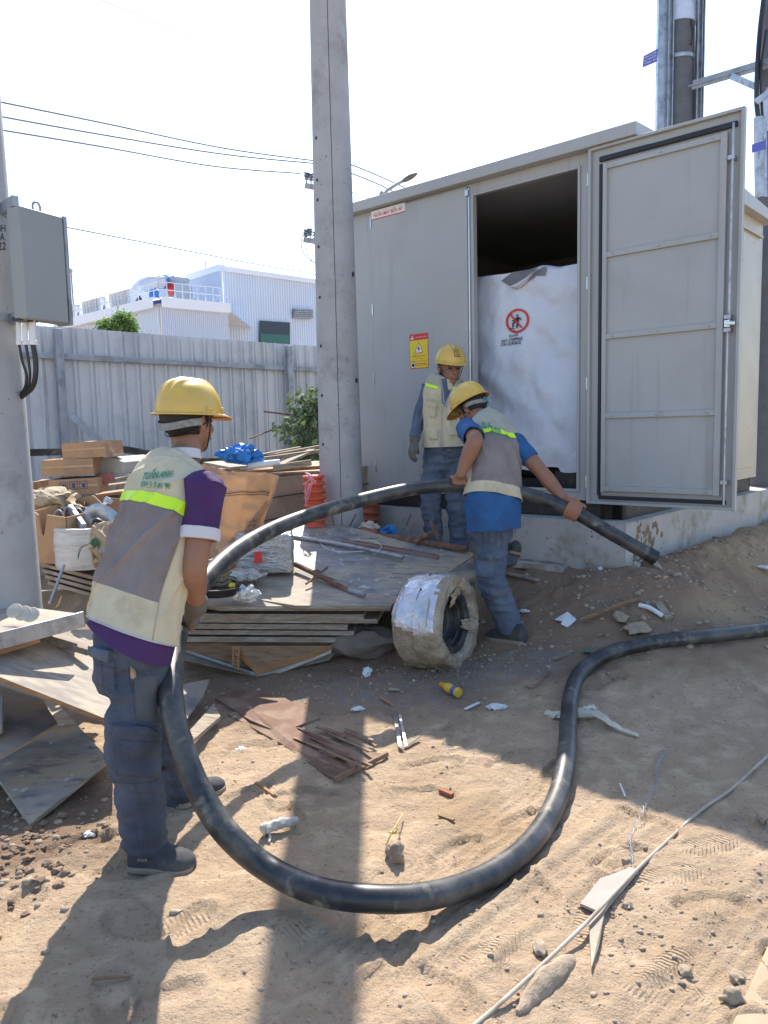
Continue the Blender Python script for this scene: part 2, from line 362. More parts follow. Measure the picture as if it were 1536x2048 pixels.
def ground_mat():
    m = bpy.data.materials.new('sandy_soil'); m.use_nodes = True; t = m.node_tree; nd = t.nodes; L = t.links.new; p = nd['Principled BSDF']
    tc = nd.new('ShaderNodeTexCoord'); O = tc.outputs['Object']
    def noi(s, d=6, r=.6, src=O):
        n = nd.new('ShaderNodeTexNoise'); n.inputs['Scale'].default_value = s; n.inputs['Detail'].default_value = d; n.inputs['Roughness'].default_value = r; L(src, n.inputs[0]); return n.outputs[0]
    def mr(f, a, b, c=0., e=1.):
        r = nd.new('ShaderNodeMapRange'); r.inputs[1].default_value = a; r.inputs[2].default_value = b; r.inputs[3].default_value = c; r.inputs[4].default_value = e; L(f, r.inputs[0]); return r.outputs[0]
    def ma(op, a, b=None, c=None):
        x = nd.new('ShaderNodeMath'); x.operation = op
        for i, q in enumerate((a, b, c)):
            if q is None: continue
            if isinstance(q, (int, float)): x.inputs[i].default_value = q
            else: L(q, x.inputs[i])
        return x.outputs[0]
    def mix(f, a, b):
        x = nd.new('ShaderNodeMix'); x.data_type = 'RGBA'; L(f, x.inputs[0])
        for i, q in ((6, a), (7, b)):
            if isinstance(q, tuple): x.inputs[i].default_value = (*q, 1)
            else: L(q, x.inputs[i])
        return x.outputs[2]
    sx = nd.new('ShaderNodeSeparateXYZ'); L(O, sx.inputs[0]); X, Y = sx.outputs[0], sx.outputs[1]
    def spot(cx, cy, rx, ry, n_=.5):
        a = ma('POWER', ma('ABSOLUTE', ma('DIVIDE', ma('SUBTRACT', X, cx), rx)), 2); b = ma('POWER', ma('ABSOLUTE', ma('DIVIDE', ma('SUBTRACT', Y, cy), ry)), 2)
        return mr(ma('ADD', ma('ADD', a, b), ma('MULTIPLY', ma('SUBTRACT', noi(3.5), .5), 2.2)), .5, 1.3, 1, 0)
    c = mix(mr(noi(2.2), .35, .68), (.49, .358, .238), (.405, .29, .19))
    c = mix(mr(noi(9, 8), .48, .66), c, (.56, .42, .28))
    c = mix(mr(noi(60, 4), .58, .72), c, (.24, .16, .10))
    # red clay by the plinth and under the boards, grey cement spill in the middle, dark soil at left
    c = mix(ma('MULTIPLY', spot(1.4, 5.1, 1.9, 1.1), .85), c, (.27, .175, .115))
    c = mix(ma('MULTIPLY', spot(-.4, 4.3, 1.3, .55), .6), c, (.22, .14, .095))
    c = mix(ma('MULTIPLY', spot(.05, 4.25, .55, .28), ma('MULTIPLY', mr(noi(22, 6), .42, .58), .75)), c, (.24, .22, .20))
    c = mix(ma('MULTIPLY', spot(.75, 4.35, .35, .2), ma('MULTIPLY', mr(noi(22, 6), .42, .58), .75)), c, (.24, .225, .20))
    c = mix(ma('MULTIPLY', spot(-1.75, 2.9, .75, .5), .8), c, (.20, .13, .085))
    c = mix(ma('MULTIPLY', spot(-2.0, 7.3, 3.0, 1.6), .8), c, (.22, .165, .12))
    c = mix(ma('MULTIPLY', spot(1.25, 2.05, .3, .35), ma('MULTIPLY', mr(noi(16, 6), .42, .6), .8)), c, (.30, .25, .20))
    c = mix(mr(noi(.5, 3), .55, .62), c, (.40, .28, .17))
    L(c, p.inputs['Base Color']); p.inputs['Roughness'].default_value = .95; p.inputs['Specular IOR Level'].default_value = .2
    # fine relief: crumbs, grains, printed boot soles
    h = ma('MULTIPLY', noi(38, 8, .7), .020)
    h = ma('ADD', h, ma('MULTIPLY', noi(140, 4, .7), .0055))
    vo = nd.new('ShaderNodeTexVoronoi'); vo.inputs['Scale'].default_value = 34; L(O, vo.inputs[0])
    h = ma('ADD', h, ma('MULTIPLY', mr(vo.outputs[0], .12, .0), ma('MULTIPLY', mr(noi(5, 4), .46, .62), .008)))
    pr = PRINTS
    for (fx, fy, fa, fl, kind) in pr:
        u = ma('ADD', ma('MULTIPLY', ma('SUBTRACT', X, fx), math.cos(fa)), ma('MULTIPLY', ma('SUBTRACT', Y, fy), math.sin(fa)))
        v = ma('ADD', ma('MULTIPLY', ma('SUBTRACT', X, fx), -math.sin(fa)), ma('MULTIPLY', ma('SUBTRACT', Y, fy), math.cos(fa)))
        e = ma('ADD', ma('POWER', ma('ABSOLUTE', ma('DIVIDE', u, fl * .5)), 2), ma('POWER', ma('ABSOLUTE', ma('DIVIDE', v, fl * .2)), 2))
        k = mr(e, 1.05, .75)
        ph = ma('ADD', ma('MULTIPLY', u, 2 * math.pi / .016), ma('MULTIPLY', ma('ABSOLUTE', v), (0, 260.)[kind]))
        h = ma('SUBTRACT', h, ma('MULTIPLY', k, ma('ADD', .004, ma('MULTIPLY', ma('MULTIPLY', ma('SINE', ph), mr(noi(7, 4), .36, .56)), .0038))))
    b = nd.new('ShaderNodeBump'); b.inputs['Strength'].default_value = 1; b.inputs['Distance'].default_value = 1.; L(h, b.inputs['Height']); L(b.outputs[0], p.inputs['Normal'])
    return m
PRINTS = []
for (x, y, a, k) in ((1345, 1750, .3, 1), (1330, 1938, .5, 1), (1320, 1985, -.2, 1), (1420, 1690, .25, 1), (1235, 1765, .4, 0), (1010, 1470, .9, 0), (735, 1660, .3, 0), (560, 1890, .8, 0), (1450, 1395, .5, 0), (980, 1905, .6, 1), (340, 1850, .5, 0), (1180, 1850, 1.2, 0)):
    p = PG(x, y); PRINTS.append((p.x, p.y, a, .26, k))
gobj.data.materials.append(ground_mat())

# loose crumbs and gravel: uncountable
b = B()
def crumbs(cx, cy, rx, ry, n, s0, s1, seed):
    r = random.Random(seed)
    for i in range(n):
        x = r.gauss(cx, rx * .5); y = r.gauss(cy, ry * .5); s = s0 * (s1 / s0) ** (r.random() ** 2.2)
        if y < 1.3: continue
        b.lump((x, y, g1(x, y) + s * .1), (s, s * r.uniform(.6, 1), s * r.uniform(.5, .8)), .3, 1.8, 1, i)
for a in [(.05, 4.3, .9, .5, 500, .003, .012), (.75, 4.4, .7, .3, 220, .003, .012), (1.35, 2.1, .5, .6, 520, .002, .012), (-1.7, 2.75, .8, .7, 900, .003, .02), (.35, 2.05, 1.0, .5, 160, .003, .012),
          (1.9, 5.0, .9, .6, 600, .003, .026), (2.8, 6.1, .8, 1.2, 400, .004, .03), (.6, 3.2, 2.5, 1.8, 420, .002, .008), (-.7, 3.5, .9, .8, 300, .002, .010), (1.1, 4.8, 1., .7, 300, .004, .02), (.75, 2.15, .25, .3, 160, .002, .011), (-.6, 4.2, .8, .4, 150, .004, .02)]:
    crumbs(*a, int(a[0] * 100 + a[4]))
o = link(b, 'gravel', M_clod, None, ang=80); o['kind'] = 'stuff'

# ---------------------------------------------------------------- kiosk
K = thing('transformer_kiosk', 'beige-grey metal transformer kiosk on the concrete plinth, one tall door swung open', 'transformer kiosk', fc(-1.1, .955, -1.2))
SL, SR, DP = -2.5, .26, -3.0
b = B()
b.fbox(SL, -2.068, .955, 3.39, -.05, 0); b.fbox(-1.045, -1.0, .955, 3.39, -.05, .0)
b.fbox(-2.068, -1.045, .955, .972, -.05, 0); b.fbox(-2.068, -1.045, 3.378, 3.39, -.05, 0)
b.fbox(-1.0, -.095, .955, 1.03, -.05, 0); b.fbox(-1.0, -.095, 3.30, 3.39, -.05, 0)
b.fbox(-.095, SR, .955, 3.39, -.05, 0)
b.fbox(-2.068, -1.045, .972, 3.378, -.05, -.045)
link(b, 'front_panel', M_kiosk, K, bevel=.004)
b = B()   # bright folded lip round the opening
for a in ((-1.012, -.992, 1.018, 3.312), (-.103, -.083, 1.018, 3.312)): b.fbox(a[0], a[1], a[2], a[3], -.03, .014)
b.fbox(-.992, -.103, 1.018, 1.036, -.03, .012); b.fbox(-.992, -.103, 3.294, 3.312, -.03, .012)
link(b, 'opening_frame', M_galvd if 0 else M_kiosk, K, bevel=.003)
b = B(); b.fbox(SR - .05, SR, .955, 3.39, DP, -.05); b.fbox(SR, SR + .006, 1.06, 3.22, DP + .1, -.12); b.fbox(SR, SR + .03, 3.24, 3.26, DP + .02, -.05)
link(b, 'side_panel', M_kiosksidelit, K, bevel=.004)
b = B(); b.fbox(SL, SL + .05, .955, 3.39, DP, -.05); link(b, 'side_panel', M_kiosk, K)
b = B(); b.fbox(SL, SR, .955, 3.39, DP - .05, DP); link(b, 'back_panel', M_kiosk, K)
b = B(); b.fbox(SL + .05, SR - .05, .955, 1.0, DP, -.05); link(b, 'floor_pan', M_steelb, K)
b = B()
rf = [(SL - .1, .085, 3.39), (SR + .09, .085, 3.39), (SR + .09, DP - .13, 3.39), (SL - .1, DP - .13, 3.39)]
lo = [fc(s_, z_, o_) for s_, o_, z_ in rf]; mid = [p + Z * .085 for p in lo]; ri = [fc(SL - .1, 3.56, -1.5), fc(SR + .09, 3.56, -1.5)]
b.add(lo + mid + ri, [(3, 2, 1, 0), (0, 1, 5, 4), (1, 2, 6, 5), (2, 3, 7, 6), (3, 0, 4, 7), (4, 5, 9, 8), (6, 7, 8, 9), (5, 6, 9), (7, 4, 8)])
link(b, 'roof', M_kiosk, K, bevel=.006, smooth=False)
b = B(); b.fbox(SL + .06, SR - .04, .82, .955, -.14, -.06); b.fbox(SR - .12, SR - .04, .82, .955, DP, -.06); b.fbox(SL + .06, SR - .04, .82, .955, DP, DP + .08); b.fbox(SL + .06, SL + .14, .82, .955, DP, -.06)
b.fbox(-.02, .08, .83, .95, -.06, .02)
link(b, 'base_frame', M_steelb, K, bevel=.004)
# closed door
D = B(); D.fbox(-2.062, -1.050, .976, 3.374, -.03, .018); cd_ = link(D, 'closed_door', M_kiosk, K, bevel=.006)
for z_ in (1.12, 1.9, 2.5, 3.24):
    b = B(); b.fbox(-2.068, -2.058, z_, z_ + .1, .018, .026); link(b, 'hinge', M_chrome, cd_)
b = B(); b.fbox(-1.042, -1.03, .98, 3.36, .0, .012); b.fbox(-1.06, -1.03, 3.30, 3.345, .018, .03); link(b, 'edge_strip', M_chrome, cd_)
# text helper
def text_mesh(s, bold=.0):
    cu = bpy.data.curves.new('t', 'FONT'); cu.body = s; cu.align_x = 'CENTER'; cu.align_y = 'CENTER'; cu.size = 1; cu.offset = bold; cu.resolution_u = 3
    o = bpy.data.objects.new('t', cu); col.objects.link(o); dg = bpy.context.evaluated_depsgraph_get(); dg.update()
    me = bpy.data.meshes.new_from_object(o.evaluated_get(dg)); v = np.array([tuple(q.co)[:2] for q in me.vertices]) if len(me.vertices) else np.zeros((1, 2)); f = [list(p.vertices) for p in me.polygons]
    bpy.data.objects.remove(o); bpy.data.curves.remove(cu); bpy.data.meshes.remove(me)
    lo_, hi_ = v.min(0), v.max(0); v = (v - lo_) / np.maximum(hi_ - lo_, 1e-6); return v, f      # 0..1 box
def write(b, s, fn, bold=.0, m=None):       # fn maps (0..1,0..1) -> point
    v, f = text_mesh(s, bold); b.add([fn(x, y) for x, y in v], f, m); return b
def rect_fn(s0, s1, z0, z1, o): return lambda x, y: fc(s0 + (s1 - s0) * x, z0 + (z1 - z0) * y, o)
def fpoly(b, pts, o, t=.002, m=0):
    a = [fc(s_, z_, o) for s_, z_ in pts]; c = [fc(s_, z_, o - t) for s_, z_ in pts]; n = len(pts)
    b.add(a + c, [tuple(range(n))] + [(i, n + i, n + (i + 1) % n, (i + 1) % n) for i in range(n)], m)
def pxs(x, y):
    p = FP(x, y) - H0; return (p.dot(A), p.z)
# red-lettered name strip
b = B(); b.k = 0
(sa, za), (sb_, zb) = pxs(746, 440), pxs(813, 411); zt = pxs(746, 422)[1]
hgt = .075; z0 = (za + pxs(813, 426)[1]) / 2
fpoly(b, [(sa, z0), (sb_, z0), (sb_, z0 + hgt), (sa, z0 + hgt)], .022, .003, 0)
fpoly(b, [(sa, z0), (sb_, z0), (sb_, z0 + .006), (sa, z0 + .006)], .0235, .001, 1)
write(b, 'NGĂN MÁY BIẾN ÁP', rect_fn(sa + .03, sb_ - .03, z0 + .018, z0 + .066, .0235), .01, 1)
link(b, 'name_strip', [M_whp, M_red], cd_, smooth=False)
# warning sticker
(s0, z1), (s1, z0) = pxs(822, 668), pxs(860, 737); z0, z1 = 1.995, 2.335
z1 = pxs(840, 668)[1]; z0 = pxs(840, 737)[1]
b = B(); o_ = .0205; W_, H_ = s1 - s0, z1 - z0
fpoly(b, [(s0, z0), (s1, z0), (s1, z1), (s0, z1)], o_, .003, 2)
fpoly(b, [(s0 + .004, z0 + .004), (s1 - .004, z0 + .004), (s1 - .004, z0 + H_ * .21), (s0 + .004, z0 + H_ * .21)], o_ + .0012, .001, 1)
fpoly(b, [(s0 + .004, z0 + H_ * .22), (s1 - .004, z0 + H_ * .22), (s1 - .004, z0 + H_ * .82), (s0 + .004, z0 + H_ * .82)], o_ + .0012, .001, 1)
cx = (s0 + s1) / 2
fpoly(b, [(cx - W_ * .24, z0 + H_ * .44), (cx + W_ * .24, z0 + H_ * .44), (cx, z0 + H_ * .76)], o_ + .002, .001, 2)
fpoly(b, [(cx - W_ * .195, z0 + H_ * .46), (cx + W_ * .195, z0 + H_ * .46), (cx, z0 + H_ * .72)], o_ + .0028, .001, 0)
fpoly(b, [(cx + .006, z0 + H_ * .66), (cx - .014, z0 + H_ * .56), (cx - .001, z0 + H_ * .565), (cx - .008, z0 + H_ * .475), (cx + .015, z0 + H_ * .585), (cx + .002, z0 + H_ * .58)], o_ + .0036, .001, 3)
write(b, 'ĐIỆN ÁP CAO', rect_fn(cx - W_ * .34, cx + W_ * .34, z0 + H_ * .335, z0 + H_ * .395, o_ + .002), .02, 2)
write(b, 'NGUY HIỂM', rect_fn(cx - W_ * .18, cx + W_ * .18, z0 + H_ * .275, z0 + H_ * .31, o_ + .002), .01, 2)
fpoly(b, [(s0 + W_ * .06, z1 - H_ * .145), (s0 + W_ * .25, z1 - H_ * .145), (s0 + W_ * .155, z1 - H_ * .03)], o_ + .002, .001, 0)
fpoly(b, [(s0 + W_ * .145, z1 - H_ * .12), (s0 + W_ * .165, z1 - H_ * .12), (s0 + W_ * .165, z1 - H_ * .07), (s0 + W_ * .145, z1 - H_ * .07)], o_ + .003, .001, 2)
write(b, 'CẤM ĐẾN GẦN', rect_fn(s0 + W_ * .3, s1 - W_ * .06, z1 - H_ * .12, z1 - H_ * .065, o_ + .002), 0, 0)
c0 = (s0 + W_ * .19, z0 + H_ * .105)
for rr_, mi, oo in ((.028, 2, .002), (.023, 0, .0028), (.015, 3, .0036)): fpoly(b, [(c0[0] + rr_ * math.cos(a_ * .3927), c0[1] + rr_ * math.sin(a_ * .3927)) for a_ in range(16)], o_ + oo, .001, mi)
for k_ in (.13, .085): fpoly(b, [(s0 + W_ * .36, z0 + H_ * k_), (s1 - W_ * .08, z0 + H_ * k_), (s1 - W_ * .08, z0 + H_ * (k_ + .018)), (s0 + W_ * .36, z0 + H_ * (k_ + .018))], o_ + .002, .001, 2)
link(b, 'warning_sticker', [M_whp, M_yel, M_red, M_blk], cd_, smooth=False)
# open door, swung right round and hanging past the corner
OD = B(); OD.fbox(-.002, 1.02, .94, 3.388, .02, .032); od = link(OD, 'open_door', M_kiosk, K, bevel=.003)
b = B()
for a in ((0.0, .02, .94, 3.388), (1.0, 1.02, .94, 3.388)): b.fbox(*a, .032, .062)
b.fbox(.02, 1.0, 3.368, 3.388, .032, .062); b.fbox(.02, 1.0, .94, .96, .032, .062)
link(b, 'folded_rim', M_kiosk, od, bevel=.003)
b = B(); b.fbox(.078, .100, 1.0, 3.27, .032, .052); b.fbox(.078, .975, 3.285, 3.318, .032, .054); b.fbox(.088, .96, .975, 1.0, .032, .052)
link(b, 'rubber_gasket', M_gasket, od, bevel=.004)
b = B(); b.fbox(.112, .915, 1.03, 3.26, .032, .046); link(b, 'stiffener_panel', M_kiosk, od, bevel=.003)
b = B()
b.fbox(.112, .142, 1.03, 3.265, .046, .068); b.fbox(.885, .925, 1.03, 3.265, .046, .07)
for z_ in (1.035, 1.545, 2.09, 2.64, 3.225): b.fbox(.142, .885, z_, z_ + .036, .046, .066)
for z_ in (1.035, 1.545, 2.09, 2.64, 3.225):
    for s_ in (.19, .51, .84): b.lathe([(.008, 0), (.008, .005), (.004, .008)], fc(s_, z_ + .018, .066), 6, Matrix((A, Z, N)).transposed())
link(b, 'stiffener_rib', M_kiosk, od, bevel=.002)
b = B(); b.tube([fc(.962, 3.30, .075), fc(.962, 2.13, .075)], .008, 8); b.tube([fc(.956, 2.10, .075), fc(.956, .975, .075)], .008, 8)
for z_ in (3.1, 2.15, 2.07, 1.12): b.fbox(.935, .975, z_ - .012, z_ + .012, .034, .088)
link(b, 'lock_rod', M_galv, od)
b = B(); b.fbox(.94, .975, 2.085, 2.13, .05, .10); b.bar(fc(.95, 2.11, .10), fc(1.005, 2.105, .105), .012, .022); link(b, 'handle', M_chrome, od, bevel=.003)
for z_ in (1.05, 1.75, 2.45, 3.15):
    b = B(); b.fbox(-.022, .012, z_, z_ + .09, .0, .034); b.tube([fc(-.004, z_ - .004, .036), fc(-.004, z_ + .094, .036)], .008, 8); link(b, 'hinge', M_chrome, od, bevel=.002)
# wrapped transformer inside
WT = thing('wrapped_transformer', 'transformer shrouded in crumpled white sheeting inside the open kiosk doorway', 'transformer', fc(-.5, 1.0, -.6))
_q0 = FP(955, 552, -.17) - H0; _q1 = FP(1157, 526, -.17) - H0
def ttop(s): return _q0.z + (s - _q0.dot(A)) / (_q1.dot(A) - _q0.dot(A)) * (_q1.z - _q0.z)
def tsurf(s, z, base=-.17):
    n1 = noise.noise(Vector((s * 2.2, z * 1.6, 3))) * .06 + noise.noise(Vector((s * 5 + z * 2, z * 5, 1))) * .022
    n1 += .018 * math.sin((s * .8 + z) * 11 + 2 * noise.noise(Vector((s * 2, z * 2, 8)))) * max(0, min(1, (s + .9))) * .7 + .03 * abs(noise.noise(Vector((s * 3.5 + z, z * 2.5, 12)))) + .012 * abs(noise.noise(Vector((s * 9 - z * 3, z * 8, 2))))
    return fc(s, z, base + n1 - .05 * max(0, (-.85 - s)) * 3)
b = B()
def tf(u, v):
    s_ = -1.35 + 1.5 * u; zt_ = ttop(s_) + .02 * noise.noise(Vector((s_ * 7, 0, 0))); zb_ = pxs(1100, 940)[1] + .05 * noise.noise(Vector((s_ * 4, 2, 0))) - (.03 if s_ > -.35 else 0)
    if v < .85: return tsurf(s_, zb_ + (zt_ - zb_) * v / .85)
    k_ = (v - .85) / .15; p = tsurf(s_, zt_); return p - N * (.9 * k_) + Z * (.05 * k_ + .03 * noise.noise(Vector((s_ * 3, k_ * 3, 0))))
b.grid(tf, 90, 90); link(b, 'sheeting', M_tarp, WT, ang=60)
b = B(); b.fbox(-1.3, .1, 1.0, 1.09, -1.1, -.3); b.fbox(-.4, -.2, 1.0, 1.16, -.45, -.2); b.fbox(-1.2, -1.0, 1.0, 1.16, -.45, -.2); b.fbox(-1.3, .1, 1.09, 2.6, -1.1, -.45)
link(b, 'tank', M_steelb, WT, bevel=.01)
b = B()
def tpt(x, y, o=.006):
    s_, z_ = pxs(x, y)
    p = FP(x, y, -.17); q_ = p - H0; return tsurf(q_.dot(A), p.z) + N * o
def quadfn(q, o=.006): return lambda x, y: tpt(lerp(lerp(q[0][0], q[1][0], x), lerp(q[3][0], q[2][0], x), y), lerp(lerp(q[0][1], q[1][1], x), lerp(q[3][1], q[2][1], x), y), o)
Cc = (1037, 642)
for i in range(32):
    a0, a1 = i / 32 * 2 * math.pi, (i + 1) / 32 * 2 * math.pi
    e = lambda a, r: tpt(Cc[0] + 24 * r * math.cos(a), Cc[1] + 24 * r * math.sin(a) - 3.5 * r * math.cos(a), .008)
    b.add([e(a0, .82), e(a1, .82), e(a1, 1), e(a0, 1)], [(0, 1, 2, 3)], 0)
def strip(pts, w_, m):
    for (x0, y0), (x1, y1) in zip(pts[:-1], pts[1:]):
        L_ = math.hypot(x1 - x0, y1 - y0); nx_, ny_ = -(y1 - y0) / L_ * w_ / 2, (x1 - x0) / L_ * w_ / 2
        b.add([tpt(x0 + nx_, y0 + ny_, .009), tpt(x1 + nx_, y1 + ny_, .009), tpt(x1 - nx_, y1 - ny_, .009), tpt(x0 - nx_, y0 - ny_, .009)], [(0, 1, 2, 3)], m)
strip([(1022, 628), (1046, 656)], 3.4, 0)
strip([(1038, 636), (1036, 645)], 6, 1); strip([(1037, 642), (1035, 656)], 3.2, 1); strip([(1036, 642), (1028, 646), (1027, 655)], 3, 1); strip([(1037, 634), (1044, 638), (1045, 640)], 2.4, 1); strip([(1036, 636), (1030, 641), (1026, 642)], 2.2, 1); strip([(1022, 657), (1029, 657), (1030, 659)], 1.6, 1)
strip([(1037, 629.5), (1037, 633)], 3.2, 1)
write(b, 'NO STEPPING', quadfn([(1005, 686), (1048, 680), (1048, 673.5), (1006, 679.5)]), .012, 1)
write(b, 'ON SURFACE', quadfn([(1004, 693), (1045, 688), (1045, 681.5), (1005, 686.8)]), .012, 1)
write(b, '禁止踩踏', quadfn([(1018, 676), (1038, 672), (1038, 666.5), (1018, 670)]), .0, 1)
link(b, 'no_stepping_print', [M_red, M_blk], WT, smooth=False)
for pts_, nm in (([(990, 562), (1012, 545), (1040, 540), (1082, 534), (1080, 552), (1060, 553), (1048, 562), (1032, 568), (1022, 580)], 0), ([(1148, 536), (1152, 528), (1149, 534)], 0)):
    b = B(); vv = [tpt(x_ + 14 if nm == 0 else x_, y_, .012) for x_, y_ in pts_]; b.add(vv, [tuple(range(len(vv)))]); 
    if nm == 0 and len(pts_) > 4: link(b, 'torn_flap', mat('torn_sheet_back', (.16, .165, .18), .7, bump=.1), WT, smooth=False)
b = B()
def fl(u, v): return tpt(lerp(1026, 1084, u), lerp(577 - 30 * u + 8 * math.sin(u * 5), 572 - 32 * u, v), .012 + .03 * math.sin(v * 3.1))
b.grid(fl, 14, 5); link(b, 'curled_edge', M_tarp, WT)
# plinth
b = B(); c_ = [fc(-3.0, .82, .11), fc(.325, .82, .11), fc(.325, .82, -5.5), fc(-3.0, .82, -5.5)]
def plane_grid(p0, p1, z0, z1, nrm, nu, nv):
    def fn(u, v):
        p = p0.lerp(p1, u); z_ = lerp(z0, z1, v); k_ = .006 * noise.noise(Vector((p.x * 3, p.y * 3, z_ * 3))) + .003 * noise.noise(Vector((p.x * 11, p.y * 11, z_ * 11)))
        return Vector((p.x, p.y, z_)) + nrm * k_
    b.grid(fn, nu, nv)
plane_grid(c_[0], c_[1], .1, .82, N, 120, 24); plane_grid(c_[1], c_[2], .1, .82, A, 160, 24)
b.add([c_[0], c_[1], c_[2], c_[3]], [(0, 1, 2, 3)]); b.add([c_[0], c_[3], c_[3] - Z * .72, c_[0] - Z * .72], [(0, 1, 2, 3)]); b.add([c_[3], c_[2], c_[2] - Z * .72, c_[3] - Z * .72], [(0, 1, 2, 3)])
PL = thing('concrete_plinth', 'long rough concrete plinth under the kiosk with a mud-smeared corner', 'plinth', fc(-1, .4, -1))
link(b, 'plinth_block', M_conc2, PL, ang=50)
b = B()
mud = [(1268, 1052), (1300, 1040), (1322, 1045), (1330, 1068), (1312, 1095), (1290, 1110), (1282, 1140), (1269, 1138), (1272, 1100)]
for i in range(75):
    t_ = rnd.random(); x = 1275 + rnd.gauss(0, 1) * (15 - 9 * t_) + (22 - 26 * t_); y = 1050 + 82 * t_ + rnd.gauss(0, 5)
    p = PP(max(x, 1268), y, fc(.325, 0, 0), A); b.lump(p, (.005, rnd.uniform(.012, .034), rnd.uniform(.015, .045)), .4, 2, 2, i, Matrix((A, -N, Z)).transposed())
link(b, 'mud_smear', mat('wet_mud', (.20, .135, .085), .8, bump=.6, bs=60), PL)
# ---------------------------------------------------------------- poles
def pole_prof(x, y, zb, zt, rb, rt, b, n=40):
    rs = []
    for i in range(30):
        t = i / 29; z_ = lerp(zb, zt, t); r_ = lerp(rb, rt, t)
        rs.append([Vector((x + r_ * math.cos(2 * math.pi * j / n), y + r_ * math.sin(2 * math.pi * j / n), z_)) for j in range(n)])
    b.rings(rs)
cp = PY(672, 600, 6.25); CPX, CPY = cp.x, 6.25
def cr(z): return .176 - .0092 * (z - .7)
P1 = thing('concrete_pole', 'tall round concrete pole standing in front of the kiosk at its left end', 'utility pole', (CPX, CPY, .45))
b = B(); pole_prof(CPX, CPY, .3, 9.5, cr(.3), cr(9.5), b); link(b, 'shaft', M_conc, P1)
b = B()
for k, ang in enumerate((-88,)):
    pts = [Vector((CPX + (cr(z_) + .0005) * math.cos(R(ang)), CPY + (cr(z_) + .0005) * math.sin(R(ang)), z_)) for z_ in np.linspace(.5, 9.3, 60)]
    b.tube([p + Vector((.0016 * noise.noise(p * 6), 0, 0)) for p in pts], .0022, 5)
link(b, 'mould_seam', M_blk, P1)
b = B()
for y_ in (270, 355, 395, 490, 592, 690, 790, 888, 985):
    b = B(); p = PY(672, y_, 6.1); a_ = R(-138)
    r_ = cr(p.z); b.lump((CPX + r_ * math.cos(a_), CPY + r_ * math.sin(a_), p.z), (.011, .011, .014), .1, 1, 1, y_); link(b, 'bolt_hole', M_blk, P1)
for y_ in (545, 760): 
    b = B(); p = PY(700, y_, 6.1); a_ = R(-28); r_ = cr(p.z); b.lump((CPX + r_ * math.cos(a_), CPY + r_ * math.sin(a_), p.z), (.016, .016, .022), .1, 1, 1, y_); link(b, 'bolt_hole', M_blk, P1)
# left pole
LX, LY = -2.05, 4.0
lp_ = PY(50, 870, 4.0); LR = lambda z: .20 - .011 * (z - 1.4)
LX = lp_.x - .20
P2 = thing('concrete_pole', 'concrete pole at the left edge carrying the grey panel box', 'utility pole', (LX, LY, g1(LX, LY)))
b = B(); pole_prof(LX, LY, -.1, 8, LR(-.1), LR(8), b); link(b, 'shaft', M_conc, P2)
b = B()
def lpf(px, py):
    r = Vector(ray(px, py)); c = Vector(CAM)      # ray / pole surface
    best = None
    for k in range(400):
        p = c + r * (3.4 + k * .0025)
        if (p.x - LX) ** 2 + (p.y - LY) ** 2 < (LR(p.z) + .002) ** 2: return p
    p = c + r * 4; return p
for s_, (x0, x1, y0, y1) in (('28H', (-12, 11, 464, 449)), ('TLA', (-14, 9, 481, 466)), ('2022', (-20, 12, 500, 484))):
    write(b, s_, lambda x, y, q=(x0, x1, y0, y1): lpf(lerp(q[0], q[1], x), lerp(q[2], q[3], y)), .01)
link(b, 'stencil_lettering', M_blk, P2, smooth=False)
b = B()
for y_ in (415, 632):
    b = B(); z_ = PY(30, y_, 3.9).z; r_ = LR(z_) + .004; b.rings([[Vector((LX + (r_ + dr) * math.cos(a), LY + (r_ + dr) * math.sin(a), z_ + dz)) for a in np.linspace(0, 2 * math.pi, 33)[:-1]] for dr, dz in ((0, -.018), (.003, -.018), (.003, .018), (0, .018))], closed=True); link(b, 'clamp_band', M_galvd, P2)
# panel box on the left pole
bx0 = PY(40, 418, 3.85); BX = thing('panel_box', 'grey steel panel box with lifting eye strapped to the left-hand pole', 'electrical box', PY(80, 640, 3.85))
def bpt(x, y, Y): return PY(x, y, Y)
fr = [bpt(37, 410, 3.80), bpt(125, 431, 4.02)]; Hb = fr[0].z - bpt(54, 636, 3.80).z
e1 = (fr[1] - fr[0]); e1.z = 0; wbox = e1.length; e1.normalize(); e2 = Vector((-e1.y, e1.x, 0))
if e2.y < 0: e2 = -e2
e2w = .09
Mb = Matrix((e1, e2, Z)).transposed()
cb = fr[0] + e1 * wbox / 2 + e2 * e2w / 2 - Z * (Hb / 2)
b = B(); b.box(cb, (wbox, e2w, Hb), Mb); bo = link(b, 'box_body', M_box, BX, bevel=.006)
b = B(); b.box(cb + e1 * (wbox / 2 + .012), (.018, e2w + .014, Hb + .014), Mb); link(b, 'box_door', M_galvd, BX, bevel=.004)
b = B(); b.tube([cb + Z * (Hb / 2) + e1 * (.01 + .022 * math.cos(a)) + Z * (.026 + .026 * math.sin(a)) for a in np.linspace(-1.2, 4.34, 16)], .006, 6); link(b, 'lifting_eye', M_galvd, BX)
b = B()
for dz in (.03, -Hb + .02):
    b = B(); b.bar(Vector((LX + LR(2) * .8, LY, fr[0].z + dz)), cb + Z * (Hb / 2 + dz) - e1 * (wbox / 2 - .02), .03, .05); link(b, 'mounting_bracket', M_galvd, BX)
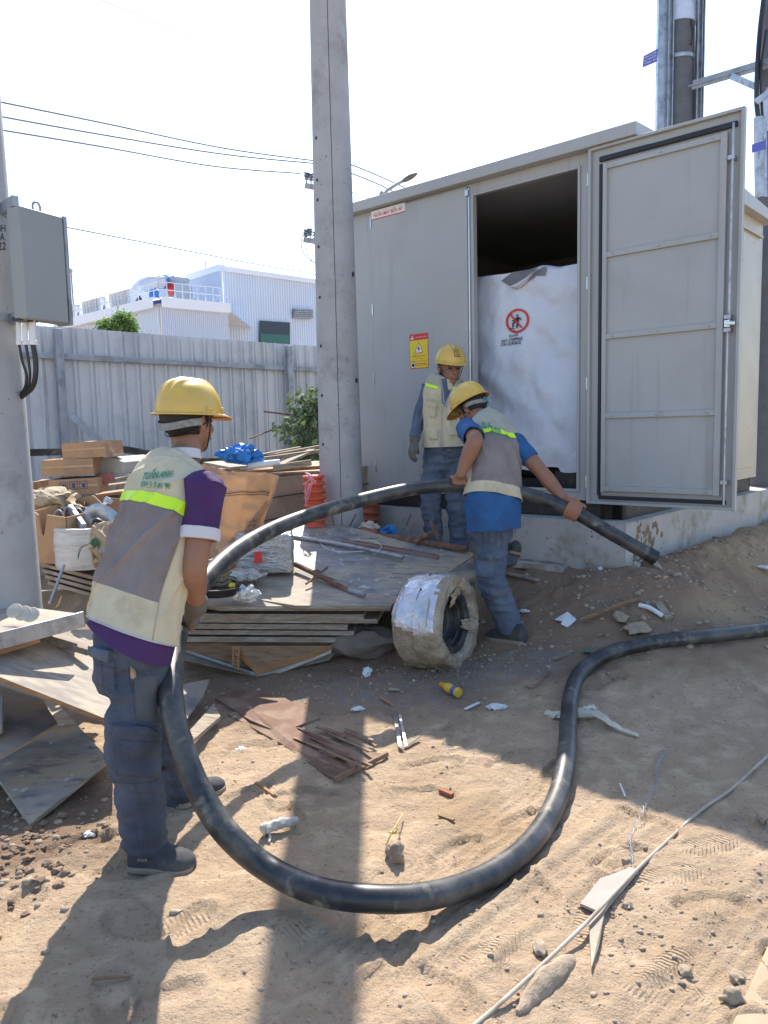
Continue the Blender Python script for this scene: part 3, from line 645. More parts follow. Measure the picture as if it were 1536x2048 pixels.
for k_, x_ in enumerate((38, 51, 65)):
    b = B(); t_ = bpt(x_, 645, 3.9); q_ = bpt(x_ + 1, 690, 3.9); r_ = (.014, .014, .018)[k_]
    b.tube([t_ + Z * .03, q_ + Z * .025, q_ + Z * .02, q_], [r_, r_, r_ * 1.2, r_ * 1.2], 12); cn = link(b, 'cable_gland', M_white, BX)
    b = B(); b.tube(sp3([q_, bpt(x_ + 6, 720, 3.9), bpt((53, 60, 71)[k_], 750, 3.9), bpt((50, 56, 64)[k_], 775, 3.93), bpt(42, 786 + k_ * 4, 4.0)], 5), r_ * (.5, .5, .75)[k_], 8); link(b, 'cable', M_blackp, cn)
b = B(); b.box(bpt(50, 640, 3.88), (.10, .06, .02), Mb); link(b, 'gland_plate', M_blackp, BX)

# poles behind the kiosk
def far_pole(cx, Yd, r0, label, tray):
    p = PY(cx, 600, Yd); t = thing('concrete_pole', label, 'utility pole', (p.x, Yd, .4)); X0 = p.x
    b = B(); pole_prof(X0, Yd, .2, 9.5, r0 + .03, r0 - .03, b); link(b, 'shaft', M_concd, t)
    return t, X0
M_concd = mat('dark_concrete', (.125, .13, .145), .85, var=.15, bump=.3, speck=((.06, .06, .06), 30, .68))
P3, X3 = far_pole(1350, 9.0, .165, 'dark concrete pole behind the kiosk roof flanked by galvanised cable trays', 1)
for sx_, w_ in ((-.205, .16), (.175, .07)):
    b = B(); x_ = X3 + sx_
    b.box((x_, 8.9, 4.9), (w_, .012, 8)); b.box((x_ - w_ / 2, 8.87, 4.9), (.012, .07, 8)); b.box((x_ + w_ / 2, 8.87, 4.9), (.012, .07, 8)); b.box((x_ + w_ * .18, 8.865, 4.9), (.01, .06, 8))
    link(b, 'cable_tray', M_galv, P3, bevel=.003)
b = B(); p = PY(1350, 105, 8.8); r_ = .17
b.tube([Vector((X3 + r_ * math.cos(a), 9 + r_ * math.sin(a), p.z)) for a in np.linspace(math.pi * 1.02, math.pi * 1.98, 18)], (.006, .022), 6, side=(0, 0, 1)) if 0 else b.rings([[Vector((X3 + (r_ + dr) * math.cos(a), 9 + (r_ + dr) * math.sin(a), p.z + dz)) for a in np.linspace(math.pi, 2 * math.pi, 24)] for dr, dz in ((-.01, -.02), (.006, -.02), (.006, .02), (-.01, .02))], cap=False)
link(b, 'clamp_band', M_galv, P3)
M_sleeve = mat('clear_blue_sleeve', (.55, .62, .78), .25, var=.2, bump=.3, bs=12)
b = B(); z0_ = PY(1348, 33, 8.8).z; b.lathe([(.172, z0_), (.168, 9.2)], (X3, 9, 0), 30); link(b, 'plastic_sleeve', M_sleeve, P3)
b = B(); b.tube(sp3([PY(1379, 30, 8.9), PY(1385, 60, 8.8), PY(1383, 85, 8.8), PY(1380, 95, 8.9), PY(1381, 150, 8.9), PY(1380, 245, 8.9)], 6), .009, 6); link(b, 'cable', M_blackp, P3)
def plate(x0, y0, x1, y1, x2, y2, x3, y3, Yd, label, lines):
    c_ = [PY(x0, y0, Yd), PY(x1, y1, Yd - .12), PY(x2, y2, Yd - .12), PY(x3, y3, Yd)]
    fn = lambda u, v, o: c_[0].lerp(c_[1], u).lerp(c_[3].lerp(c_[2], u), v) + Vector((0, -1, 0)) * o
    b = B(); b.slab([fn(0, 0, 0), fn(1, 0, 0), fn(1, 1, 0), fn(0, 1, 0)], .003, 0, 0)
    for i, s_ in enumerate(lines):
        write(b, s_, lambda x, y, i=i: fn(.08 + .84 * x, .1 + (i + 1) * .27 - .05 - .17 * y, .005), 0, 1)
    return solo(b, 'sign_plate', [M_plate, M_whp], label, 'sign plate', 'blue plates on the far poles', smooth=False)
plate(1287, 112, 1316, 97, 1314, 123, 1285, 135, 8.75, 'small blue enamel plate on the cable tray of the pole behind the roof', ('MBA KIOSK', 'CS 1500 KVA', 'TRU 01'))
plate(1504, 289, 1532, 280, 1532, 298, 1504, 306, 7.9, 'small blue enamel plate by the right-hand picture edge pole', ('MBA KIOSK', 'CS 1500 KVA', 'TRU 02'))
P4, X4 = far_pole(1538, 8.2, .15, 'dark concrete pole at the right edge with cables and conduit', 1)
b = B(); b.tube([PY(1517, 235, 8.0), PY(1519, 395, 8.0)], .045, 14); b.tube([PY(1527, 235, 8.0), PY(1529, 395, 8.0)], .03, 14); link(b, 'conduit', M_galv, P4)
b = B(); b.lathe([(.166, PY(1530, 270, 8.2).z), (.162, PY(1530, 200, 8.2).z)], (X4, 8.2, 0), 30); link(b, 'plastic_sleeve', M_sleeve, P4)
b = B(); b.tube(sp3([PY(1527, 0, 8.05), PY(1520, 60, 8.05), PY(1515, 130, 8.0), PY(1513, 200, 8.0), PY(1517, 240, 8.0)], 6), .024, 8); b.tube(sp3([PY(1533, 60, 8.0), PY(1522, 140, 7.98), PY(1525, 240, 8.0)], 6), .014, 8); link(b, 'cable', M_blackp, P4)
XA = thing('crossarm', 'galvanised angle-iron crossarm with brace spanning the two far poles', 'crossarm', PY(1460, 155, 8.4))
b = B(); a_, c_ = PY(1382, 174, 8.8), PY(1560, 122, 7.9); b.bar(a_, c_, .09, .012); b.bar(a_ - Z * .0 + Vector((0, -.045, -.0)), c_ + Vector((0, -.045, 0)), .012, .09)
link(b, 'crossarm_angle', M_galvd, XA)
b = B(); b.bar(PY(1462, 152, 8.32), PY(1532, 182, 7.98), .012, .06); link(b, 'brace', M_galv, XA)
b = B(); b.bar(PY(1512, 204, 7.95), PY(1540, 184, 7.9), .02, .06); link(b, 'bracket', M_galv, XA)

# ---------------------------------------------------------------- sheet fence
f0 = PY(110, 652, 7.6); f1 = PY(572, 687, 9.65); ZT = (f0.z + f1.z) / 2; fa = Vector((f1.x - f0.x, f1.y - f0.y, 0)); span = fa.length; fa.normalize(); fn_ = Vector((fa.y, -fa.x, 0))
FZ = f0.z; FZ1 = f1.z
FE = thing('sheet_fence', 'pale grey corrugated sheet fence with steel rail and posts running across the back', 'fence', (f0.x, f0.y, .3))
def fpt(s, z, o=0): return Vector((f0.x, f0.y, 0)) + fa * s + fn_ * o + Z * z
b = B(); pitch = span / 17.0; us = []
for k in range(-26, 46):
    for dx, dd in ((0, 0), (.008, .034), (.022, .034), (.030, -.012), (.062, -.012), (.070, 0)): us.append((k * pitch + dx, dd))
def topz(s): return lerp(FZ, FZ1, s / span)
vs = []
for s_, d_ in us: vs += [fpt(s_, .2, -.05 + d_), fpt(s_, topz(s_) + .006 * noise.noise(Vector((s_, 0, 0))), -.05 + d_)]
b.add(vs, [(2 * i, 2 * i + 2, 2 * i + 3, 2 * i + 1) for i in range(len(us) - 1)]); link(b, 'corrugated_sheet', M_fence, FE, smooth=False)
b = B(); rz = PY(400, 727, 8.9).z; rz = PY(110, 714, 7.6).z
b.bar(fpt(-4, rz + .0, .0), fpt(7.7, rz + (FZ1 - FZ), .0), .04, .055); b.bar(fpt(-4, .9, .0), fpt(7.7, .9, .0), .04, .055); link(b, 'rail', M_galvd, FE, bevel=.003)
for k in (-1, 0, 1, 2):
    s_ = k * span; b = B(); b.bar(fpt(s_, .1, .045), fpt(s_, topz(s_) - .03, .045), .06, .075, up=fa); po = link(b, 'post', M_galvd, FE, bevel=.004)
    b = B(); b.bar(fpt(s_ + .06, topz(s_) - .85, .09), fpt(s_ + .75, .75, .75), .045, .06); link(b, 'brace', M_galvd, po, bevel=.003)

# ---------------------------------------------------------------- warehouse
WD = 62.
WH = thing('warehouse', 'pale blue-grey clad warehouse with a low roof terrace beyond the fence', 'building', PY(500, 880, WD))
def wpx(x, y, Y=WD): return PY(x, y, Y)
def ribbed(b, p0, p1, zb, zt0, zt1, n):
    d = (p1 - p0); d.z = 0; u = d.normalized(); nn = Vector((u.y, -u.x, 0)); 
    if nn.y > 0: nn = -nn
    L_ = d.length; vs = []
    for i in range(n):
        for f_, dd in ((0, 0), (.12, .12), (.38, .12), (.5, 0)):
            t = (i + f_) / n; p = p0.lerp(p1, t); vs += [Vector((p.x, p.y, zb)) + nn * dd, Vector((p.x, p.y, lerp(zt0, zt1, t))) + nn * dd]
    b.add(vs, [(2 * i, 2 * i + 2, 2 * i + 3, 2 * i + 1) for i in range(len(vs) // 2 - 1)])
c0 = wpx(445, 542); c1 = wpx(760, 585, WD + 14); cl_ = wpx(376, 562, 65.5)
b = B(); ribbed(b, c0, c1, -1, c0.z, c1.z, 70); link(b, 'end_wall', M_wall, WH, smooth=False)
b = B(); ribbed(b, cl_, c0, -1, cl_.z, c0.z, 50); link(b, 'side_wall', M_wall, WH, smooth=False)
b = B(); b.bar(c0 + Z * .15, c1 + Z * .15, .5, .4); b.bar(cl_ + Z * .25, c0 + Z * .25, .5, .5); bk = c1 + (cl_ - c0)
b.add([c0 + Z * .3, c1 + Z * .3, bk + Z * .3, cl_ + Z * .3], [(0, 1, 2, 3)]); link(b, 'roof', M_wallb, WH, smooth=False)
def ew(x, y, o=.3):
    u = (c1 - c0); u.z = 0; u.normalize(); n_ = Vector((u.y, -u.x, 0)); n_ = n_ if n_.y < 0 else -n_; return PP(x, y, c0 + n_ * o, n_)
b = B(); b.add([ew(519, 641), ew(580, 645), ew(580, 690), ew(519, 690)], [(0, 1, 2, 3)]); go_ = link(b, 'loading_opening', M_openshade, WH)  # flat dark sheet stands in for the shade inside the opening
b = B(); b.slab([ew(521, 667, .4), ew(578, 670, .4), ew(578, 690, .4), ew(521, 690, .4)], .05, 0, 0); link(b, 'green_netting', mat('green_net', (.05, .16, .14), .8, bump=0), go_)
for q_, n_ in (((586, 619, 624, 634), 5),):
    b = B()
    for i in range(n_):
        y_ = lerp(q_[1], q_[3], i / (n_ - 1)); b.bar(ew(q_[0], y_), ew(q_[2], y_ + 1.5), .3, .12)
    link(b, 'louvre', M_galvd, WH)
a0 = wpx(320, 616, 52); a1 = wpx(457, 628, 54.2); a2 = wpx(120, 662, 61)
b = B(); ribbed(b, a0, a1, -1, a0.z + .1, a1.z + .1, 34); ribbed(b, a2, a0, -1, a2.z + .1, a0.z + .1, 60); link(b, 'annex_wall', M_wall, WH, smooth=False)
tt = 1.1
b = B()
for p, q_ in ((a2, a0), (a0, a1)):
    d_ = (q_ - p).normalized(); nn = Vector((d_.y, -d_.x, 0)); nn = nn if nn.y < 0 else -nn
    b.add([p + nn * .5, q_ + nn * .5, q_ + nn * .5 + Z * .65, p + nn * .5 + Z * .65, p - nn * .3 + Z * .65, q_ - nn * .3 + Z * .65, p + nn * .1, q_ + nn * .1], [(0, 1, 2, 3), (3, 2, 5, 4), (0, 6, 7, 1)])
link(b, 'parapet', M_wallb, WH, smooth=False)
b = B(); b.add([a0 + Z * .3, a1 + Z * .3, a1 + Z * .3 + Vector((0, 40, 0)), a2 + Z * .3 + Vector((0, 10, 0)), a2 + Z * .3], [(0, 1, 2, 3, 4)]); link(b, 'terrace', M_wallb, WH, smooth=False)
b = B()
for i in range(5):
    y_ = 638 + i * 2.4; b.bar(PY(422, y_, 54.9), PY(431, y_ + .4, 55.2), .12, .05)
link(b, 'louvre', M_galvd, WH)
b = B(); 
for p, q_, n_ in ((a2, a0, 22), (a0, a1, 9)):
    for h_ in (1.0, 1.5): b.tube([p + Z * (h_ + .2), q_ + Z * (h_ + .2)], .03, 5)
    for i in range(n_ + 1):
        c_ = p.lerp(q_, i / n_); b.tube([c_ + Z * .6, c_ + Z * 1.7], .03, 5)
link(b, 'terrace_railing', M_chil, WH)
b = B(); b.tube([PY(412, 541, 80), PY(411, 523, 80)], .06, 5); link(b, 'lightning_rod', M_galvd, WH)
b = B(); b.tube([PY(149, 640, 60), PY(142, 541, 60)], .07, 6); b.lump(PY(142, 541, 60), (.15, .15, .2), 0, 1, 1); link(b, 'lightning_rod', M_galvd, WH)
# rooftop units
def chiller(px0, px1, yt0, yt1, yb0, yb1, Y0, Y1, px2, label):
    a_, c_ = PY(px0, yb0, Y1), PY(px1, yb1, Y0); ta = PY(px0, yt0, Y1); tc_ = PY(px1, yt1, Y0); z0_, z1_ = (c_.z), (tc_.z); leg = .8
    t = thing('rooftop_chiller', label, 'chiller', (c_.x, c_.y, z0_ - leg), 'white chillers on the terrace roof')
    d_ = (a_ - c_); d_.z = 0; L_ = d_.length; d_.normalize(); e_ = PY(px2, yb1, Y0 + 1.5) - c_; e_.z = 0
    def P(u, v, z): return Vector((c_.x, c_.y, 0)) + d_ * (u * L_) + e_ * v + Z * z
    b = B(); n_ = 6
    for i in range(n_): 
        u0, u1 = i / n_ + .01, (i + 1) / n_ - .01
        b.add([P(u0, -.0, z0_), P(u1, 0, z0_), P(u1, -.04, z1_), P(u0, -.04, z1_), P(u0, 1, z0_ + 0), P(u1, 1, z0_), P(u1, 1.04, z1_), P(u0, 1.04, z1_)], [(0, 1, 2, 3), (3, 2, 6, 7), (5, 4, 7, 6), (1, 5, 6, 2), (0, 3, 7, 4)])
    link(b, 'coil_casing', M_chil, t, smooth=False)
    b = B(); b.add([P(-.012, .2, z0_), P(-.012, .8, z0_), P(-.012, .5, lerp(z0_, z1_, .62))], [(0, 1, 2)]); link(b, 'vee_recess', M_blk, t, smooth=False)
    b = B()
    for i in range(6): b.lathe([(.3, 0), (.3, .12), (.25, .12)], P((i + .5) / 6, .5, z1_), 14)
    link(b, 'fan_cowl', M_chil, t)
    b = B()
    for i in range(7):
        for v_ in (0, 1): b.bar(P(i / 6, v_, z0_), P(i / 6, v_, z0_ - leg), .1)
        if i < 6: b.bar(P(i / 6, 0, z0_), P((i + 1) / 6, 0, z0_ - leg), .05)
    b.bar(P(0, 0, z0_ - .1), P(1, 0, z0_ - .1), .1); link(b, 'support_frame', M_chil, t)
chiller(220, 261, 590, 577, 612, 605, 54.5, 56.5, 298, 'white rooftop chiller nearest the blue ducting')
chiller(165, 202, 607, 594, 633, 623, 57, 59, 218, 'white rooftop chiller, middle one of the row above the green tree')
chiller(128, 150, 618, 610, 642, 637, 59.5, 60.5, 165, 'white rooftop chiller peeping out beside the panel box')
CT = thing('cooling_tower', 'grey cooling tower with round red emblem beside the warehouse gable', 'cooling tower', PY(350, 600, 66))
q0, q1, q2 = PY(318, 573, 62), PY(350, 566, 60), PY(384, 566, 61.5)
b = B(); z0_, z1_ = PY(350, 604, 60).z, q1.z
ring_ = [q0, q1, q2, q0 + (q2 - q1)]; b.add([Vector((p.x, p.y, z0_)) for p in ring_] + [Vector((p.x, p.y, z1_)) for p in ring_], [(0, 1, 5, 4), (1, 2, 6, 5), (2, 3, 7, 6), (3, 0, 4, 7), (4, 5, 6, 7)]); link(b, 'casing', mat('tower_paint', (.40, .46, .53), .5, var=.05, bump=0), CT, smooth=False)
b = B(); cc_ = (q0 + q2) / 2; b.lathe([(1.15, z1_), (1.0, z1_ + .3), (1.1, z1_ + .6), (1.0, z1_ + .6)], (cc_.x, cc_.y, 0), 24); link(b, 'fan_stack', MATS['tower_paint'], CT)
b = B(); n_ = (q1 - q0).cross(Z).normalized(); n_ = n_ if n_.y < 0 else -n_; m_ = PP(341, 579, q0 + n_ * .06, n_); u_ = (q1 - q0).normalized(); b.add([m_ + u_ * (.55 * math.cos(a)) + Z * (.55 * math.sin(a)) for a in np.linspace(0, 6.28, 17)[:-1]], [tuple(range(16))]); link(b, 'red_emblem', M_red, CT)
DU = thing('air_duct', 'curved pale air duct with blue sheet-covered end above the chillers', 'duct', PY(300, 600, 66))
b = B(); b.tube(sp3([PY(276, 592, 57.5), PY(279, 580, 58), PY(290, 569, 58.5), PY(305, 564, 59), PY(320, 562, 60)], 6), .55, 12); link(b, 'duct_bend', M_chil, DU)
b = B(); b.tube([PY(316, 562, 60), PY(326, 562, 61), PY(336, 566, 62)], [.58, .6, .45], 12); b.lump(PY(305, 588, 59), (.45, .4, .45), .4, 2, 2, 3); link(b, 'blue_cover', M_blue, DU)
b = B(); b.lump(PY(317, 568, 59.2), (.07, .07, .35), .2, 2, 1); link(b, 'orange_strap', M_orange, DU)
b = B()
for x_, y_ in ((262, 570), (276, 568), (314, 552), (331, 550), (347, 549)): b.tube([PY(x_, y_, 59), PY(x_, y_ + 14, 59)], .03, 5)
b.tube([PY(262, 572, 59), PY(278, 568, 59)], .03, 5); b.tube([PY(314, 553, 59), PY(349, 547, 59)], .03, 5); b.tube([PY(314, 558, 59), PY(349, 552, 59)], .03, 5); link(b, 'guard_rail', M_galvd, DU)
b = B()
for i in range(9): b.lump(PY(308 + i * 10, 603 + i * .7 + rnd.uniform(-2, 2), 57), (rnd.uniform(.5, .9), .5, rnd.uniform(.2, .35)), .3, 1.5, 2, i)
solo(b, 'covered_bundle', [mat('navy_tarpaulin', (.06, .08, .26), .6, var=.5, scale=.8, bump=0)], 'navy blue covered bundle lying behind the terrace railing', 'bundle')

# green tree poking over the fence, shrub at the fence
def leaf_cloud(b, pts, size, n, seed, spread):
    r = random.Random(seed)
    for i in range(n):
        c = Vector(r.choice(pts)); c = c + Vector((r.gauss(0, 1), r.gauss(0, 1), r.gauss(0, 1))) * spread
        a = Vector((r.uniform(-1, 1), r.uniform(-1, 1), r.uniform(-1, .6))).normalized(); u = a.orthogonal().normalized(); v = a.cross(u); s = size * r.uniform(.6, 1.3); w = s * .5
        b.add([c - u * s * .5, c + v * w * .5 + a * s * .05, c + u * s * .5, c - v * w * .5 + a * s * .05], [(0, 1, 2, 3)])
T = thing('leafy_tree', 'bright green tree top showing over the fence below the chillers', 'tree', PY(240, 800, 22))
b = B(); pts = [PY(x, y, 22) for x, y in ((200, 646), (212, 640), (225, 648), (232, 636), (243, 632), (250, 640), (258, 634), (262, 645), (240, 652), (222, 655), (205, 655), (268, 653), (254, 628), (238, 626), (250, 655), (232, 662), (262, 662))]
leaf_cloud(b, [p - Z * .1 for p in pts], .09, 2600, 5, .085); link(b, 'crown', M_leaf, T, smooth=False)
b = B(); b.tube([PY(240, 900, 22), PY(240, 660, 22)], [.1, .05], 8)
for p in pts[:12]: b.tube([PY(240, 675, 22), p], [.03, .012], 5)
link(b, 'trunk', M_woodb, T)
S_ = thing('dusty_shrub', 'dusty green bush growing against the fence left of the kiosk pole', 'shrub', PY(625, 930, 8.3))
b = B(); pts = []; r5 = random.Random(3)
for i in range(60): pts.append(PY(r5.gauss(622, 22), r5.uniform(800, 940), r5.uniform(7.8, 8.6)))
for i in range(14): pts.append(PY(r5.uniform(588, 640), r5.uniform(795, 840), 8.2))
leaf_cloud(b, pts, .085, 1500, 9, .07); link(b, 'leaves', M_leafd, S_, smooth=False)
b = B()
for p in pts[::3]: b.tube(sp3([PY(628, 945, 8.3), PY(626, 900, 8.3).lerp(p, .4) + Vector((0, 0, .05)), p], 4), .005, 4)
link(b, 'stems', M_wood, S_)

# ---------------------------------------------------------------- wires and distant hardware
def wire(pts, r, label):
    b = B(); b.tube(sp3([PY(*p) for p in pts], 8), r, 5, cap=False); solo(b, 'overhead_wire', M_wire, label, 'overhead wire', 'overhead wires')
wire([(-60, 192, 20), (200, 245, 22), (450, 297, 25), (640, 323, 28)], .023, 'uppermost of the three overhead wires left of the pole')
wire([(-60, 222, 20), (200, 269, 22), (450, 309, 25), (640, 328, 28)], .023, 'middle one of the three overhead wires left of the pole')
wire([(-60, 250, 20), (200, 293, 22), (430, 333, 25), (600, 347, 28)], .023, 'lowest of the three overhead wires, ending at the insulators')
wire([(690, 325, 28), (712, 333, 28), (760, 353, 30), (860, 398, 34)], .024, 'upper wire running right from the pole to the kiosk roof')
wire([(690, 342, 28), (760, 370, 30), (860, 420, 34)], .024, 'second wire running right from the pole to the kiosk roof')
wire([(690, 380, 28), (745, 400, 30), (800, 428, 34)], .014, 'lower short wire between the pole and kiosk roof')
wire([(100, 448, 20), (300, 487, 25), (500, 526, 30), (640, 552, 34), (760, 590, 40)], .018, 'thin wire passing just above the warehouse roof')
wire([(190, -5, 14), (400, 80, 16), (600, 155, 18), (720, 200, 20), (880, 262, 22), (990, 300, 24)], .006, 'very thin wire crossing the open sky to the kiosk roof')
DH = thing('insulator_pole', 'distant power pole hidden behind the concrete pole, its insulators sticking out left', 'power pole', PY(670, 860, 28))
b = B(); b.tube([PY(672, 860, 28), PY(668, 330, 28)], [.2, .14], 12); link(b, 'shaft', M_conc, DH)
for (x0, y0, x1, y1, ins) in ((610, 371, 668, 382, [(613, 352), (622, 354), (633, 360)]), (607, 479, 668, 490, [(612, 466), (620, 464), (631, 471), (640, 474)])):
    b = B(); b.bar(PY(x0, y0, 28), PY(x1, y1, 28), .12, .16); b.bar(PY(x0 + 20, y0 + 6, 28), PY(x1, y1 + 22, 28), .06, .08); ar = link(b, 'crossarm', M_galvd, DH)
    for (x, y) in ins:
        p = PY(x, y, 28); b = B(); b.lathe([(.03, -.14), (.09, -.10), (.05, -.04), (.12, 0), (.06, .06), (.10, .10), (.03, .16)], p, 10); b.tube([p - Z * .12, PY(x, y0 + (x - x0) * .17, 28)], .025, 6); link(b, 'insulator', mat('insulator_glaze', (.16, .20, .26), .3, bump=0) if 'insulator_glaze' not in MATS else MATS['insulator_glaze'], ar)
b = B(); b.tube(sp3([PY(614, 462, 28), PY(604, 475, 28), PY(603, 495, 28), PY(612, 513, 28), PY(625, 523, 28), PY(645, 533, 28)], 6), .018, 5); b.tube(sp3([PY(612, 485, 28), PY(614, 505, 28), PY(624, 521, 28)], 6), .016, 5); link(b, 'jumper_cable', M_wire, DH)
SLm = thing('street_lamp', 'street lamp head on a curved arm peeking above the kiosk roof', 'street lamp', PY(765, 860, 30))
b = B(); b.tube(sp3([PY(762, 860, 30), PY(760, 430, 30), PY(768, 390, 30), (PY(785, 374, 30)), PY(806, 362, 30)], 6), .06, 8); link(b, 'arm', M_galvd, SLm)
b = B(); p = PY(819, 355, 30); d_ = (PY(833, 347, 30) - PY(804, 363, 30)).normalized(); Ml = Matrix((d_, Vector((0, 1, 0)), d_.cross(Vector((0, 1, 0))))).transposed(); b.lump(p, (.34, .16, .10), 0, 1, 3, 0, Ml); link(b, 'lamp_head', mat('lamp_grey', (.10, .11, .12), .5, bump=0), SLm)
# ---------------------------------------------------------------- boards, built on real planes surveyed from the photo
def quadP(px, ref):      # px: list of pixels; ref: three (px,py,Y) that fix the plane
    a_, b_, c_ = (PY(*q) for q in ref); p0, n_ = plane3(a_, b_, c_); return [PP(x, y, p0, n_) for x, y in px]
def board(name, px, ref, t, mats, label, cat, group=None, bevel=0, wob=0):
    P = quadP(px, ref); b = B(); b.slab(P, t)
    return solo(b, name, mats, label, cat, group, smooth=False, bevel=bevel)
GB = 'formwork boards in the right-hand stack'
FP_ = [M_ply, M_plyedge]; FP2 = [M_ply2, M_plyedge]; FP3 = [M_ply3, M_plyedge]
# underside sheets first: dirt ridge under the stack comes from stacked boards, each a thing
Yf = 4.62
zt_ = PY(600, 1213, Yf).z
stack = [  # front-left px x, front-right px x, front y px, lateral skew, depth
    (438, 781, 1213, 1.5, 'dusty board with a free right end, topmost layer of the right-hand stack front'),
    (350, 727, 1229, 1.2, 'thin grey board just under the top layer of the right-hand stack'),
    (385, 755, 1238, 1.25, 'longest-reaching board end below the top of the right-hand stack'),
    (340, 695, 1249, 1.2, 'board fourth from the top in the right-hand stack'),
    (330, 708, 1262, 1.2, 'board fifth from the top in the right-hand stack'),
    (335, 709, 1275, 1.1, 'lowest flat board of the right-hand stack'),
]
for i, (xa, xb, y_, dp, lb) in enumerate(stack):
    a_ = PY(xa, y_ - (2 if i else 0), Yf + .01 * i); c_ = PY(xb, y_, Yf + .02 + .012 * i)
    ex = (c_ - a_); tl = .03 + .01 * (i % 3)
    back = Vector((.05 * (i % 2), dp, .13 if i == 0 else .07))
    b = B(); L_ = c_ - a_
    k_ = Vector((-.28, .16, 0.01))
    b.slab([a_, c_, c_ + back * .98 + Vector((.1 * (i % 3), 0, 0)), a_ + back + Vector((-.2, 0, 0)), a_ + k_], .029 + .005 * (i % 2))
    solo(b, 'plywood_board', FP2 if i == 0 else FP3, lb, 'board', GB, smooth=False, bevel=.002)
# small top pieces
board('plywood_board', [(365, 1192), (405, 1184), (470, 1190), (565, 1212), (440, 1213)], [(440, 1212, 4.50), (565, 1211, 4.55), (470, 1190, 4.75)], .018, FP2, 'pale board offcut lying on the stack beside the hand of the man in purple', 'board', GB)
board('plywood_board', [(500, 1196), (470, 1168), (480, 1125), (640, 1120), (800, 1195), (782, 1211), (590, 1211)], [(590, 1211, 4.58), (782, 1211, 4.63), (560, 1130, 5.25)], .02, FP2, 'muddy brown board under the silver parcel and rusty prop tube', 'board', GB)
board('plywood_board', [(590, 1048), (690, 1052), (946, 1105), (946, 1112), (888, 1151), (777, 1197), (560, 1118)], [(590, 1048, 6.0), (946, 1108, 5.45), (777, 1197, 4.74)], .02, FP_, 'large grey-blue film-faced board sloping up to the foot of the pole', 'board', GB, bevel=.002)
board('plywood_board', [(888, 1151), (946, 1115), (955, 1150), (925, 1163), (888, 1160)], [(888, 1152, 4.98), (946, 1116, 5.3), (925, 1163, 4.9)], .02, FP3, 'grey board corner between the coil of wrapped hose and the bending man', 'board', GB)
board('plywood_board', [(880, 1160), (952, 1165), (950, 1185), (920, 1207), (870, 1200)], [(880, 1160, 5.0), (952, 1165, 5.0), (915, 1205, 4.75)], .02, FP3, 'lowest grey board corner behind the wrapped coil', 'board', GB)
# the tilted boards under the stack, meeting at the low corner near (512, 1350)
gB = PG(512, 1352)
Yc = gB.y
board('plywood_board', [(370, 1300), (372, 1278), (700, 1278), (665, 1296), (515, 1346)], [(515, 1346, Yc), (665, 1296, Yc + .12), (372, 1290, Yc + .1)], .02, [M_woodb, M_plyraw], 'reddish-brown board tilted under the right-hand stack', 'board', GB)
board('plywood_board', [(365, 1318), (372, 1290), (680, 1290), (660, 1318), (512, 1352)], [(512, 1352, Yc - .02), (660, 1318, Yc + .1), (372, 1300, Yc + .12)], .012, FP3, 'grey board tilted on the soil at the foot of the right-hand stack', 'board', GB)
# fresh plywood offcut with painted mark
b = B(); a_, c_, d_ = PY(465, 1296, Yc - .02), PY(477, 1343, Yc - .05), PY(514, 1340, Yc - .06); e_ = PY(663, 1300, Yc + .1)
P = [PY(470, 1292, Yc), PY(514, 1335, Yc - .06), PY(665, 1291, Yc + .1), PY(600, 1280, Yc + .4)]
b.slab([p for p in P], .045); solo(b, 'raw_plywood_block', [M_woodb, M_plyraw], 'fresh brown plywood block with bright layered edge under the stack', 'plywood block', smooth=False)
b = B(); P = [PY(464, 1293, Yc - .03), PY(480, 1293, Yc - .03), PY(478, 1340, Yc - .07), PY(464, 1330, Yc - .05)]; b.slab(P, .01, 0, 0)
v0 = lambda x, y: PY(lerp(476, 468, y), lerp(1333, 1298, x), Yc - .062 + .03 * x * 0) + Vector((0, -.03 + .02 * x, 0))
write(b, '2HP2', v0, .01, 1); solo(b, 'marked_offcut', [M_plyraw, M_blk], 'small plywood offcut marked 2HP2 in black', 'offcut', smooth=False)
b = B(); b.bar(PY(368, 1299, Yc + .1), PY(512, 1347, Yc - .03), .03, .018); solo(b, 'aluminium_strip', M_galv, 'bright metal strip along the lower left edge of the stack', 'metal strip', bevel=.002)
b = B(); b.slab([PY(505, 1345, Yc), PY(560, 1336, Yc + .02), PY(662, 1300, Yc + .1), PY(662, 1306, Yc + .08), PY(560, 1346, Yc), PY(512, 1352, Yc - .03)], .004); solo(b, 'striped_paper', [M_cloth, M_cloth], 'strip of pale printed paper caught at the stack corner', 'paper')
b = B(); b.lump(PY(715, 1282, 4.8), (.22, .14, .10), .25, 1.5, 3, 4); solo(b, 'dirt_clump', mat('grey_soil', (.21, .17, .14), .95, bump=.5), 'grey clump of hardened soil under the right end of the stack', 'soil clump')

